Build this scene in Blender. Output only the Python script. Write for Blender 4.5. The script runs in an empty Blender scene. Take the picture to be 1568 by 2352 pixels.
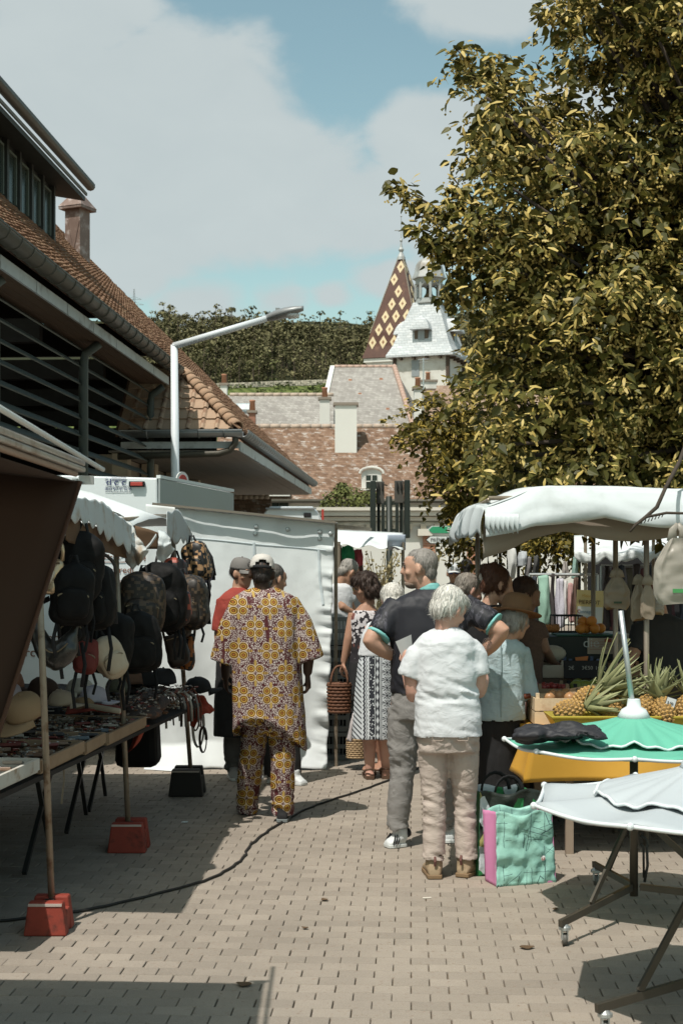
import bpy, bmesh, math, random
from mathutils import Vector, Matrix, noise, Euler
R = math.radians
random.seed(7)
SC = bpy.context.scene
COL = SC.collection
# ---------------------------------------------------------------- camera (1568 x 2352 pixel space of the photograph)
F, CX, HY, CH = 3267., 784., 1300., 1.72
cam = bpy.data.cameras.new('camera'); camo = bpy.data.objects.new('camera', cam); COL.objects.link(camo)
camo.location = (0, 0, CH); camo.rotation_euler = (R(90), 0, 0)
cam.sensor_fit = 'HORIZONTAL'; cam.sensor_width = 24; cam.lens = 50 * F / 3266.67
cam.shift_y = 124 / 1568.; cam.clip_end = 6000; cam.clip_start = .1
cam.dof.use_dof = True; cam.dof.focus_distance = 9.0; cam.dof.aperture_fstop = 8
SC.camera = camo
# ---------------------------------------------------------------- sky, sun, exposure
SUN_AZ = Vector((.52, .854)).normalized(); SUN_EL = R(62)
w = bpy.data.worlds.new('World'); SC.world = w; w.use_nodes = True
nt = w.node_tree; nt.nodes.clear()
def wn(t, **k):
 n = nt.nodes.new(t)
 for a, b in k.items(): setattr(n, a, b)
 return n
out = wn('ShaderNodeOutputWorld'); bg = wn('ShaderNodeBackground'); bg.inputs[1].default_value = .13
sky = wn('ShaderNodeTexSky'); sky.sky_type = 'NISHITA'; sky.sun_disc = False
sky.sun_elevation = SUN_EL; sky.sun_rotation = math.atan2(-SUN_AZ.x, -SUN_AZ.y); sky.air_density = 1.0; sky.dust_density = 1.4; sky.ozone_density = 1.6
tc = wn('ShaderNodeTexCoord')
mp = wn('ShaderNodeMapping'); mp.inputs['Scale'].default_value = (1, 1, 1.6); nt.links.new(tc.outputs['Generated'], mp.inputs[0])
def wmath(op, a, b=None, c=None, clamp=False):
 n = wn('ShaderNodeMath', operation=op); n.use_clamp = clamp
 for i, x in enumerate((a, b, c)):
  if x is None: continue
  if isinstance(x, (int, float)): n.inputs[i].default_value = x
  else: nt.links.new(x, n.inputs[i])
 return n.outputs[0]
def wnoise(sc, det, rough, dist=0):
 n = wn('ShaderNodeTexNoise'); n.inputs['Scale'].default_value = sc; n.inputs['Detail'].default_value = det
 n.inputs['Roughness'].default_value = rough; n.inputs['Distortion'].default_value = dist
 nt.links.new(mp.outputs[0], n.inputs['Vector']); return n.outputs[0]
n1 = wnoise(5.5, 8, .52, .3); n2 = wnoise(14, 8, .55, .25)
field = wmath('ADD', wmath('MULTIPLY', wmath('SUBTRACT', n1, .5), .5), wmath('MULTIPLY', wmath('SUBTRACT', n2, .5), .62))
acc = None
for (px, py, r, wt) in ((120, 230, 300, .5), (420, 260, 330, .55), (600, 430, 330, .5), (300, 480, 330, .5), (830, 480, 230, .45), (1010, 330, 190, .55), (1330, 270, 150, .5),
      (160, 20, 230, .42), (1150, -30, 230, .4), (650, 690, 120, .34), (460, 710, 170, .36), (880, 640, 120, .36), (330, 640, 120, .33), (760, 680, 90, .33), (1000, 560, 120, .3)):
 d = Vector(((px - CX) / F, 1, (HY - py) / F)).normalized(); d = Vector((d.x, d.y, d.z * 1.6))
 vd = wn('ShaderNodeVectorMath', operation='DISTANCE'); nt.links.new(mp.outputs[0], vd.inputs[0]); vd.inputs[1].default_value = d
 b = wmath('MULTIPLY', wmath('SUBTRACT', 1, wmath('DIVIDE', vd.outputs['Value'], r / F * 1.25), clamp=True), wt * 1.6)
 acc = b if acc is None else wmath('MAXIMUM', acc, b)
m = wmath('ADD', field, wmath('MINIMUM', acc, .5)); m = wmath('SUBTRACT', m, .10)
mr = wn('ShaderNodeMapRange', interpolation_type='SMOOTHSTEP'); mr.inputs[1].default_value = .03; mr.inputs[2].default_value = .27
nt.links.new(m, mr.inputs[0])
tint = wn('ShaderNodeMix', data_type='RGBA', blend_type='MULTIPLY'); tint.inputs[0].default_value = 1
nt.links.new(sky.outputs[0], tint.inputs[6]); tint.inputs[7].default_value = (1.52, 1.56, 1.12, 1)
cl = wn('ShaderNodeMix', data_type='RGBA'); cl.inputs[6].default_value = (4.3, 4.85, 4.95, 1); cl.inputs[7].default_value = (5.0, 5.5, 5.5, 1); nt.links.new(n2, cl.inputs[0])
mx = wn('ShaderNodeMix', data_type='RGBA'); nt.links.new(wmath('MULTIPLY', mr.outputs[0], .93), mx.inputs[0])
nt.links.new(tint.outputs[2], mx.inputs[6]); nt.links.new(cl.outputs[2], mx.inputs[7])
nt.links.new(mx.outputs[2], bg.inputs[0]); nt.links.new(bg.outputs[0], out.inputs[0])
sl = bpy.data.lights.new('sun', 'SUN'); sl.energy = 5.0; sl.angle = R(.55); sl.color = (1, .955, .885)
so = bpy.data.objects.new('sun', sl); COL.objects.link(so)
so.rotation_euler = Vector((SUN_AZ.x * math.cos(SUN_EL), SUN_AZ.y * math.cos(SUN_EL), -math.sin(SUN_EL))).to_track_quat('-Z', 'Y').to_euler()
so.location = (-8, -12, 25)
SC.view_settings.view_transform = 'Standard'; SC.view_settings.look = 'None'; SC.view_settings.exposure = -.12; SC.view_settings.gamma = 1
SC.cycles.use_denoising = True
SC.cycles.max_bounces = 7; SC.cycles.diffuse_bounces = 3; SC.cycles.glossy_bounces = 2; SC.cycles.transmission_bounces = 3; SC.cycles.transparent_max_bounces = 6
SC.cycles.sample_clamp_indirect = 6
# ---------------------------------------------------------------- helpers
def P(px, py, Y): return Vector(((px - CX) / F * Y, Y, CH + (HY - py) / F * Y))
def G(px, py, z=0.):
 Y = F * (CH - z) / (py - HY); return Vector(((px - CX) / F * Y, Y, z))
def wloc(o):
 v = Vector((0, 0, 0))
 while o is not None: v = v + o.location; o = o.parent
 return v
def tag(o, label=None, cat=None, group=None, kind=None):
 if label: o['label'] = label
 if cat: o['category'] = cat
 if group: o['group'] = group
 if kind: o['kind'] = kind
 return o
def empty(name, loc=(0, 0, 0), label=None, cat=None, group=None, kind=None):
 o = bpy.data.objects.new(name, None); COL.objects.link(o); o.location = loc; o.empty_display_size = .1
 return tag(o, label, cat, group, kind)
def link(name, me, parent=None, loc=(0, 0, 0), rot=None):
 o = bpy.data.objects.new(name, me); COL.objects.link(o); o.location = loc
 if rot is not None: o.rotation_euler = rot
 if parent is not None: o.parent = parent
 return o
def copy_tree(o, parent=None):
 c = o.copy(); COL.objects.link(c)
 if parent is not None: c.parent = parent
 for ch in list(o.children): copy_tree(ch, c)
 return c
class MB:
 def __init__(s): s.v = []; s.f = []; s.m = []; s.cm = 0
 def add(s, vs, fs):
  b = len(s.v); s.v += [Vector(v) for v in vs]
  for f in fs: s.f.append(tuple(b + i for i in f)); s.m.append(s.cm)
  return b
 def box(s, c, d, M=None, taper=1.):
  x, y, z = d[0] / 2, d[1] / 2, d[2] / 2; c = Vector(c)
  vs = [Vector((a * x * (taper if e > 0 else 1), b * y * (taper if e > 0 else 1), e * z)) for e in (-1, 1) for b in (-1, 1) for a in (-1, 1)]
  if M is not None: vs = [M @ q for q in vs]
  s.add([c + q for q in vs], [(0, 2, 3, 1), (4, 5, 7, 6), (0, 1, 5, 4), (2, 6, 7, 3), (0, 4, 6, 2), (1, 3, 7, 5)]); return s
 def hexa(s, a, b):           # bottom quad a, top quad b (both counter-clockwise)
  s.add(list(a) + list(b), [(3, 2, 1, 0), (4, 5, 6, 7), (0, 1, 5, 4), (1, 2, 6, 5), (2, 3, 7, 6), (3, 0, 4, 7)]); return s
 def beam(s, a, b, w, h=None, up=(0, 0, 1)):
  a = Vector(a); b = Vector(b); h = h or w; d = (b - a).normalized(); up = Vector(up)
  if abs(d.dot(up)) > .99: up = Vector((1, 0, 0))
  x = d.cross(up).normalized(); y = x.cross(d)
  q = lambda p: [p - x * w / 2 - y * h / 2, p + x * w / 2 - y * h / 2, p + x * w / 2 + y * h / 2, p - x * w / 2 + y * h / 2]
  s.hexa(q(a), q(b)); return s
 def rings(s, rs, caps=True, closed=True):
  n = len(rs[0]); b = s.add([p for r in rs for p in r], [])
  for i in range(len(rs) - 1):
   for j in range(n if closed else n - 1):
    k = (j + 1) % n
    s.f.append((b + i * n + j, b + i * n + k, b + (i + 1) * n + k, b + (i + 1) * n + j)); s.m.append(s.cm)
  if caps:
   s.f.append(tuple(b + j for j in range(n))[::-1]); s.m.append(s.cm)
   e = b + (len(rs) - 1) * n; s.f.append(tuple(e + j for j in range(n))); s.m.append(s.cm)
  return s
 def tube(s, pts, r, n=8, caps=True, flat=1., up=(0, 0, 1)):
  pts = [Vector(p) for p in pts]; rs = []; px = None
  for i, p in enumerate(pts):
   d = (pts[min(i + 1, len(pts) - 1)] - pts[max(i - 1, 0)]).normalized()
   u = Vector(up) if px is None else px
   if abs(d.dot(u)) > .98: u = Vector((1, 0, 0)) if abs(d.x) < .9 else Vector((0, 1, 0))
   x = (u - d * u.dot(d)).normalized(); y = d.cross(x); px = x
   rr = r[i] if isinstance(r, (list, tuple)) else r
   rs.append([p + x * math.cos(2 * math.pi * k / n) * rr + y * math.sin(2 * math.pi * k / n) * rr * flat for k in range(n)])
  return s.rings(rs, caps)
 def lathe(s, prof, n=16, c=(0, 0, 0), M=None, caps=True):
  c = Vector(c); rs = []
  for r, z in prof:
   q = [Vector((r * math.cos(2 * math.pi * k / n), r * math.sin(2 * math.pi * k / n), z)) for k in range(n)]
   if M is not None: q = [M @ p for p in q]
   rs.append([c + p for p in q])
  return s.rings(rs, caps)
 def ball(s, c, r, n=12, k=8, M=None, e=1.):
  c = Vector(c); r = Vector((r, r, r)) if isinstance(r, (int, float)) else Vector(r); rs = []
  sg = lambda a: math.copysign(abs(a) ** e, a)
  for i in range(k + 1):
   t = math.pi * (i / k - .5); t = max(-1.53, min(1.53, t))
   q = [Vector((r.x * math.cos(t) ** e * sg(math.cos(2 * math.pi * j / n)), r.y * math.cos(t) ** e * sg(math.sin(2 * math.pi * j / n)), r.z * sg(math.sin(t)))) for j in range(n)]
   if M is not None: q = [M @ p for p in q]
   rs.append([c + p for p in q])
  return s.rings(rs)
 def grid(s, fn, nu, nv, close_u=False):
  b = s.add([fn(i / nu, j / nv) for j in range(nv + 1) for i in range(nu + 1)], [])
  for j in range(nv):
   for i in range(nu):
    q = b + j * (nu + 1) + i
    s.f.append((q, q + 1, q + nu + 2, q + nu + 1)); s.m.append(s.cm)
  return s
 def prism(s, poly, d):       # polygon extruded by vector d
  n = len(poly); d = Vector(d); poly = [Vector(p) for p in poly]
  s.add(poly + [p + d for p in poly], [tuple(range(n))[::-1], tuple(range(n, 2 * n))] + [(i, (i + 1) % n, n + (i + 1) % n, n + i) for i in range(n)]); return s
 def mesh(s, name, mats, off=Vector((0, 0, 0)), smooth=False):
  me = bpy.data.meshes.new(name); me.from_pydata([v - off for v in s.v], [], s.f)
  for m_ in (mats if isinstance(mats, (list, tuple)) else [mats]): me.materials.append(m_)
  me.polygons.foreach_set('material_index', s.m)
  if smooth: me.polygons.foreach_set('use_smooth', [True] * len(s.f))
  me.update(); return me
 def build(s, name, mats, parent=None, smooth=False, world=True, bevel=0, solid=0, sub=0, angle=None):
  off = wloc(parent) if (parent is not None and world) else Vector((0, 0, 0))
  if angle is not None: smooth = True
  o = link(name, s.mesh(name, mats, off, smooth), parent)
  bm = bmesh.new(); bm.from_mesh(o.data); bmesh.ops.recalc_face_normals(bm, faces=bm.faces[:]) if not solid else None
  if angle is not None:
   for e in bm.edges:
    if len(e.link_faces) == 2 and e.calc_face_angle(0) > R(angle): e.smooth = False
  bm.to_mesh(o.data); bm.free()
  if solid:
   md = o.modifiers.new('thickness', 'SOLIDIFY'); md.thickness = solid; md.offset = 0
  if bevel:
   md = o.modifiers.new('bevel', 'BEVEL'); md.width = bevel; md.segments = 2; md.limit_method = 'ANGLE'
  if sub:
   md = o.modifiers.new('sub', 'SUBSURF'); md.levels = sub; md.render_levels = sub
  return o
def thing_mesh(mb, name, mats, label, cat, group=None, base=None, **k):
 """one-mesh thing: origin moved to its base point"""
 xs = [v.x for v in mb.v]; ys = [v.y for v in mb.v]; zs = [v.z for v in mb.v]
 base = Vector(base) if base is not None else Vector(((min(xs) + max(xs)) / 2, (min(ys) + max(ys)) / 2, min(zs)))
 mb.v = [v - base for v in mb.v]
 o = mb.build(name, mats, None, **k); o.location = base
 return tag(o, label, cat, group)
def rotz(a): return Matrix.Rotation(a, 3, 'Z')
def rotx(a): return Matrix.Rotation(a, 3, 'X')
def roty(a): return Matrix.Rotation(a, 3, 'Y')
def fbm(p, o=3): return noise.fractal(p, 1., 2., o, noise_basis='PERLIN_ORIGINAL')
# ---------------------------------------------------------------- materials
class E:                         # tiny expression wrapper over math nodes
 def __init__(s, t, k): s.t = t; s.k = k
 def op(s, o, b=None, c=None):
  n = s.t.nodes.new('ShaderNodeMath'); n.operation = o; s.t.links.new(s.k, n.inputs[0])
  for i, x in ((1, b), (2, c)):
   if x is None: continue
   if isinstance(x, E): s.t.links.new(x.k, n.inputs[i])
   else: n.inputs[i].default_value = x
  return E(s.t, n.outputs[0])
 def __add__(s, b): return s.op('ADD', b)
 def __sub__(s, b): return s.op('SUBTRACT', b)
 def __mul__(s, b): return s.op('MULTIPLY', b)
 def __truediv__(s, b): return s.op('DIVIDE', b)
 def lt(s, b): return s.op('LESS_THAN', b)
 def gt(s, b): return s.op('GREATER_THAN', b)
 def abs(s): return s.op('ABSOLUTE')
 def sin(s): return s.op('SINE')
 def sqrt(s): return s.op('SQRT')
 def fl(s): return s.op('FLOOR')
 def pp(s, p): return s.op('WRAP', p / 2, -p / 2)     # periodic, centred on 0
 def mn(s, b): return s.op('MINIMUM', b)
 def mxx(s, b): return s.op('MAXIMUM', b)
 def clamp(s): n = s.op('ADD', 0.); n.k.node.use_clamp = True; return n
def hyp(a, b): return (a * a + b * b).sqrt()
class SH:
 def __init__(s, name, rough=.7, metal=0., spec=.5):
  s.m = bpy.data.materials.new(name); s.m.use_nodes = True; s.t = s.m.node_tree
  s.b = s.t.nodes['Principled BSDF']; s.b.inputs['Roughness'].default_value = rough; s.b.inputs['Metallic'].default_value = metal
  s.b.inputs['Specular IOR Level'].default_value = spec
  s.tc = s.t.nodes.new('ShaderNodeTexCoord'); s.vec = s.tc.outputs['Object']
 def xyz(s, vec=None):
  n = s.t.nodes.new('ShaderNodeSeparateXYZ'); s.t.links.new(vec or s.vec, n.inputs[0]); return [E(s.t, n.outputs[i]) for i in range(3)]
 def map(s, scale=(1, 1, 1), rot=(0, 0, 0), vec=None):
  n = s.t.nodes.new('ShaderNodeMapping'); n.inputs['Scale'].default_value = scale; n.inputs['Rotation'].default_value = rot
  s.t.links.new(vec or s.vec, n.inputs[0]); return n.outputs[0]
 def noise(s, scale, det=4, rough=.55, vec=None, dist=0.):
  n = s.t.nodes.new('ShaderNodeTexNoise'); n.inputs['Scale'].default_value = scale; n.inputs['Detail'].default_value = det
  n.inputs['Roughness'].default_value = rough; n.inputs['Distortion'].default_value = dist
  s.t.links.new(vec or s.vec, n.inputs['Vector']); return E(s.t, n.outputs[0])
 def vor(s, scale, vec=None, feat='F1', rnd=1., outp=0):
  n = s.t.nodes.new('ShaderNodeTexVoronoi'); n.feature = feat; n.inputs['Scale'].default_value = scale; n.inputs['Randomness'].default_value = rnd
  s.t.links.new(vec or s.vec, n.inputs['Vector']); return E(s.t, n.outputs[outp])
 def brick(s, scale, w, h, mortar, vec=None):
  n = s.t.nodes.new('ShaderNodeTexBrick'); n.inputs['Scale'].default_value = scale; n.inputs['Brick Width'].default_value = w; n.inputs['Row Height'].default_value = h
  n.inputs['Mortar Size'].default_value = mortar; n.inputs['Color1'].default_value = (0, 0, 0, 1); n.inputs['Color2'].default_value = (1, 1, 1, 1)
  n.inputs['Mortar'].default_value = (.5, .5, .5, 1); n.inputs['Mortar Smooth'].default_value = .2
  s.t.links.new(vec or s.vec, n.inputs['Vector']); return E(s.t, n.outputs[0]), E(s.t, n.outputs[1])
 def remap(s, e, a, b, c=0., d=1.):
  n = s.t.nodes.new('ShaderNodeMapRange'); n.interpolation_type = 'SMOOTHSTEP'
  for i, x in enumerate((e.k, a, b, c, d)):
   if i == 0: s.t.links.new(x, n.inputs[0])
   else: n.inputs[i].default_value = x
  return E(s.t, n.outputs[0])
 def mix(s, f, a, b, mode='MIX'):
  n = s.t.nodes.new('ShaderNodeMix'); n.data_type = 'RGBA'; n.blend_type = mode
  for i, x in ((0, f), (6, a), (7, b)):
   if isinstance(x, E): s.t.links.new(x.k, n.inputs[i])
   elif isinstance(x, (int, float)): n.inputs[i].default_value = x
   elif isinstance(x, (tuple, list)): n.inputs[i].default_value = (*x, 1)
   else: s.t.links.new(x, n.inputs[i])
  return n.outputs[2]
 def rnd(s, island=False):
  if island: return E(s.t, s.t.nodes.new('ShaderNodeNewGeometry').outputs['Random Per Island'])
  return E(s.t, s.t.nodes.new('ShaderNodeObjectInfo').outputs['Random'])
 def scale(s, col, e):        # multiply a colour by a scalar expression
  n = s.t.nodes.new('ShaderNodeVectorMath'); n.operation = 'SCALE'
  if isinstance(col, (tuple, list)): n.inputs[0].default_value = col
  else: s.t.links.new(col, n.inputs[0])
  s.t.links.new(e.k, n.inputs['Scale']); return n.outputs[0]
 def bump(s, e, strength=.3, dist=.01):
  n = s.t.nodes.new('ShaderNodeBump'); n.inputs['Strength'].default_value = strength; n.inputs['Distance'].default_value = dist
  s.t.links.new(e.k, n.inputs['Height']); s.t.links.new(n.outputs[0], s.b.inputs['Normal']); return s
 def rough(s, e): s.t.links.new(e.k, s.b.inputs['Roughness']); return s
 def done(s, col):
  if isinstance(col, (tuple, list)): s.b.inputs['Base Color'].default_value = (*col, 1)
  else: s.t.links.new(col, s.b.inputs['Base Color'])
  return s.m
_mc = {}
def M(name, col, rough=.7, var=.14, vs=7., bump=.12, bs=70., metal=0., spec=.4, dirt=None, ds=3., island=0., sub=0., trans=0., bd=.006, wr=None):
 """plain surface with uneven colour, fine relief and optional dirt"""
 if name in _mc: return _mc[name]
 s = SH(name, rough, metal, spec)
 n = s.noise(vs, 5, .6); c = s.scale(col, n * (2 * var) + (1 - var))
 if dirt: c = s.mix(s.remap(s.noise(ds, 6, .65), .5, .72), c, dirt)
 if island: c = s.scale(c, s.rnd(True) * (2 * island) + (1 - island))
 if wr:
  h = (s.noise(1., 3, .55, s.map(wr[:3], (.2, .5, .1)), 1.3) - .5).abs() * 2.; h2 = (s.noise(1., 3, .55, s.map((wr[0] * 2.3, wr[1] * 2.3, wr[2] * 1.7), (.4, -.5, .3)), 1.) - .5).abs() * 2.
  s.bump(s.remap(h, 0., .5) + s.remap(h2, 0., .5) * .35, wr[3] * .42, .011)
 elif bump: s.bump(s.noise(bs, 3, .6), bump, bd)
 s.rough(n * .25 + (rough - .12))
 if sub: s.b.inputs['Subsurface Weight'].default_value = sub; s.b.inputs['Subsurface Radius'].default_value = (.02, .008, .004); s.b.inputs['Subsurface Scale'].default_value = .5
 m_ = s.done(c)
 if trans:                    # light coming through thin cloth or leaves
  t = s.t.nodes.new('ShaderNodeBsdfTranslucent'); ad = s.t.nodes.new('ShaderNodeMixShader'); ad.inputs[0].default_value = trans
  s.t.links.new(c, t.inputs[0]); o_ = s.t.nodes['Material Output']
  s.t.links.new(s.b.outputs[0], ad.inputs[1]); s.t.links.new(t.outputs[0], ad.inputs[2]); s.t.links.new(ad.outputs[0], o_.inputs[0])
 _mc[name] = m_; return m_
WHITE_CLOTH = lambda: M('white_tarpaulin', (.72, .76, .76), .85, .04, 2.5, .12, 9, dirt=(.60, .63, .63), ds=1.7, trans=.10, bd=.012, spec=.15)
GALV = lambda: M('galvanised_steel', (.48, .50, .50), .42, .2, 12, .08, 90, metal=.75)
DARK_METAL = lambda: M('dark_metal', (.035, .035, .033), .5, .25, 9, .1, 80, metal=.4)
BLACK = lambda: M('black_cloth', (.014, .014, .015), .85, .2, 9, .2, 60)
RED_BLOCK = lambda: M('red_painted_iron', (.25, .04, .024), .7, .3, 9, .3, 30, dirt=(.06, .022, .016), ds=9)
TIMBER = lambda: M('raw_timber', (.27, .185, .115), .75, .25, 14, .2, 60, dirt=(.22, .14, .08), ds=6)
_font = []
def text(body, size, mat, parent, loc, rot=(R(90), 0, 0), name='lettering', thick=.001, align='LEFT', xs=1., world=True):
 c = bpy.data.curves.new(name, 'FONT'); c.body = body; c.size = size; c.extrude = thick; c.align_x = align; c.resolution_u = 3
 t = bpy.data.objects.new(name, c); COL.objects.link(t)
 me = bpy.data.meshes.new_from_object(t.evaluated_get(bpy.context.evaluated_depsgraph_get())); bpy.data.objects.remove(t); bpy.data.curves.remove(c)
 me.name = name; me.materials.clear(); me.materials.append(mat)
 o = link(name, me, parent, Vector(loc) - (wloc(parent) if world else Vector((0, 0, 0))), rot); o.scale.x = xs
 return o
def remesh(mb, voxel, name, mats, smooth_it=4, disp=None):
 """union of overlapping closed shapes as one continuous skin; returns a mesh"""
 me = mb.mesh(name + '_src', mats if isinstance(mats, (list, tuple)) else [mats]); bm = bmesh.new(); bm.from_mesh(me); bmesh.ops.recalc_face_normals(bm, faces=bm.faces[:]); bm.to_mesh(me); bm.free()
 o = bpy.data.objects.new('tmp', me); COL.objects.link(o)
 r = o.modifiers.new('r', 'REMESH'); r.mode = 'VOXEL'; r.voxel_size = voxel; r.use_smooth_shade = True
 if smooth_it: q = o.modifiers.new('s', 'SMOOTH'); q.factor = .5; q.iterations = smooth_it
 dg = bpy.context.evaluated_depsgraph_get(); new = bpy.data.meshes.new_from_object(o.evaluated_get(dg))
 bpy.data.objects.remove(o); bpy.data.meshes.remove(me); new.name = name
 new.materials.clear()
 for m_ in (mats if isinstance(mats, (list, tuple)) else [mats]): new.materials.append(m_)
 new.polygons.foreach_set('use_smooth', [True] * len(new.polygons))
 if disp:
  nr = [v.normal.copy() for v in new.vertices]
  for v, n in zip(new.vertices, nr): v.co = v.co + n * disp(v.co, n)
 new.update(); return new
# ================================================================ ground and paving
def paver_mat(island):
 s = SH('concrete_paver' + ('_field' if island else ''), .85, spec=.25)
 wv = s.t.nodes.new('ShaderNodeNewGeometry').outputs['Position']
 r = s.rnd(island)
 n = s.noise(260, 3, .7, wv); n2 = s.noise(1.3, 5, .6, wv); n3 = s.noise(40, 3, .6, wv)
 c = s.scale((.272, .232, .190), r * .22 + .89)
 c = s.scale(c, n * 1.3 + .35); c = s.scale(c, n2 * .5 + .75)
 c = s.mix(s.remap(n3, .58, .75), c, (.21, .15, .11))
 sp = s.vor(330, wv); c = s.mix(sp.lt(.16), c, (.48, .43, .38))
 s.bump(n, .35, .004); return s.done(c)
gr = MB(); gr.box((0, 900, -.165), (3000, 2300, .25))
tag(gr.build('ground', M('asphalt_ground', (.24, .20, .165), .9, .2, .6, .3, 40)), kind='structure')
BR = R(-2.8); BL, BW = .153, .105                       # block length (across) and row depth
def brick_xy(r, k):
 x = (k + .5 * (r % 2)) * BL; y = r * BW
 return Vector((x * math.cos(BR) - y * math.sin(BR), x * math.sin(BR) + y * math.cos(BR), 0))
pv = MB(); pv.box((.2, 11.5, -.021), (11, 16.5, .014))
pave = tag(pv.build('pavement', M('joint_sand', (.18, .135, .09), .95, .3, 30, .4, 120)), kind='structure')
def brick_geo(mb, c, dz, tx, ty, a=BR, g=.0026):
 lx, ly, ch = BL / 2 - g, BW / 2 - .0006, .0026
 q = []
 for (e, z) in ((0, -.014), (0, -ch), (ch, 0)):
  for sx, sy in ((-1, -1), (1, -1), (1, 1), (-1, 1)):
   x, y = sx * (lx - e), sy * (ly - e * .4)
   q.append(c + Vector((x * math.cos(a) - y * math.sin(a), x * math.sin(a) + y * math.cos(a), z + dz + x * tx + y * ty)))
 fs = [(8, 9, 10, 11)]
 for l in (0, 4):
  fs += [(l + i, l + (i + 1) % 4, l + 4 + (i + 1) % 4, l + 4 + i) for i in range(4)]
 mb.add(q, fs)
fld = MB(); cand = []
rb = random.Random(3)
for r in range(38, 190):
 for k in range(-60, 60):
  c = brick_xy(r, k)
  if c.y < 4.6 or abs(c.x) > c.y * .26 + .5 or c.y > 17.5: continue
  px = CX + c.x / c.y * F; py = HY + CH / c.y * F
  vis = 10 < px < 1558 and py < 2348
  cand.append((c.y if vis else c.y + 100, c))
cand.sort(key=lambda t: t[0])
b0 = []
for i in range(3):
 m_ = MB(); brick_geo(m_, Vector((0, 0, 0)), 0, (i - 1) * .004, (i - 1) * .006, 0, (.0012, .0022, .0031)[i]); b0.append(m_.mesh('paving_block', paver_mat(False)))
for i, (d, c) in enumerate(cand):
 dz = rb.uniform(-.0012, .0012)
 if i < 300: link('paving_block', b0[rb.randrange(3)], pave, (c.x, c.y, dz), (0, 0, BR))
 else: brick_geo(fld, c, dz, rb.uniform(-.006, .006), rb.uniform(-.008, .008), g=rb.uniform(.0008, .0032))
tag(fld.build('paving_field', paver_mat(True), pave), 'rows of pale beige paving blocks running back under the stalls', kind='stuff')
# power cable across the paving
cp = [(-30, 2119), (40, 2112), (110, 2103), (200, 2090), (300, 2068), (430, 2035), (490, 2015), (535, 1990), (560, 1968), (572, 1945), (600, 1920), (640, 1893), (700, 1860), (760, 1838), (830, 1815), (895, 1791), (960, 1765), (1010, 1740)]
pts = [G(x, y, .009) for x, y in cp]; cur = []
for i in range(len(pts) - 1):
 p0, p1, p2, p3 = pts[max(i - 1, 0)], pts[i], pts[i + 1], pts[min(i + 2, len(pts) - 1)]
 for t in (0, .25, .5, .75):
  q = .5 * ((2 * p1) + (p2 - p0) * t + (2 * p0 - 5 * p1 + 4 * p2 - p3) * t * t + (3 * p1 - p0 - 3 * p2 + p3) * t ** 3)
  q.x += .006 * math.sin(i * 3.1 + t * 9); cur.append(q)
mb = MB(); mb.tube(cur + [pts[-1]], .0075, 8)
thing_mesh(mb, 'power_cable', M('cable_rubber', (.02, .018, .016), .6), 'black power cable snaking across the paving between the two stalls', 'cable', smooth=True)
# litter
rl = random.Random(5)
for i, (px, py, L, kind) in enumerate(((424, 1891, .02, 0), (980, 2066, .022, 1), (1355, 2092, .02, 0), (560, 2265, .03, 2), (745, 2070, .02, 2), (700, 2135, .015, 2), (1210, 2180, .03, 2), (1275, 2092, .016, 2))):
 g = G(px, py); mb = MB(); a = rl.uniform(0, 3)
 if kind == 1: mb.tube([g + Vector((-L, 0, .005)), g + Vector((L, .01, .005))], .004, 6)
 elif kind == 0:
  mb.grid(lambda u, v: g + Vector(((u - .5) * L * 2, (v - .5) * L * 1.6, .004 + .006 * math.sin(u * 7 + v * 4) ** 2)), 4, 3)
 else:
  mb.grid(lambda u, v: g + rotz(a) @ Vector(((u - .5) * L * 2.2, (v - .5) * L * 2 * math.sin(math.pi * min(.95, u + .05)), .003 + .009 * abs(u - .5) + .008 * abs(v - .5))), 5, 3)
 nm = ('scrap_of_paper', 'cigarette_end', 'fallen_leaf')[kind]
 lb = {424: 'white scrap of paper on the shaded paving left of the patterned trousers', 980: 'white cigarette end lying on the open sunlit paving', 1355: 'white scrap of paper beside the parasol shadow',
          560: 'curled brown leaf on the paving above the bottom left shadow', 745: 'tiny dark leaf on the sunlit paving right of the cable', 700: 'small brown leaf in the middle of the sunlit paving',
          1210: 'brown leaf on the paving below the parasol castor', 1275: 'small leaf beside the castor wheel of the parasol stand'}[px]
 thing_mesh(mb, nm, M(nm, ((.6, .62, .62), (.6, .55, .48), (.10, .06, .03))[kind], .8), lb, ('paper', 'cigarette', 'leaf')[kind], solid=.0015 if kind != 1 else 0)
# ================================================================ market hall on the left (big tiled roof, louvres, wing)
TH = R(3.5); UO = Vector((-1.68, 23, 0)); UU = Vector((math.sin(TH), math.cos(TH), 0)); VV = Vector((-math.cos(TH), math.sin(TH), 0))
def B(u, v, z): return UO + UU * u + VV * v + Vector((0, 0, z))
EZ = 3.92
hall = empty('market_hall', B(0, 4, 0), 'long market hall with steep brown tiled roof, slatted side and deep eaves', 'building')
def tile_mat(island, nm='roof_tile'):
 s = SH(nm + ('_field' if island else ''), .85, spec=.2); wv = s.t.nodes.new('ShaderNodeNewGeometry').outputs['Position']
 r = s.rnd(island); n = s.noise(9, 5, .6, wv); n2 = s.noise(.9, 4, .6, wv)
 c = s.mix(r, (.15, .078, .045), (.28, .17, .105)); c = s.scale(c, n * .7 + .6); c = s.scale(c, n2 * .7 + .62)
 c = s.mix(s.remap(n, .6, .74), c, (.30, .24, .15)); s.bump(n, .3, .01); return s.done(c)
TILE, TILEF = tile_mat(False), tile_mat(True)
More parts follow.
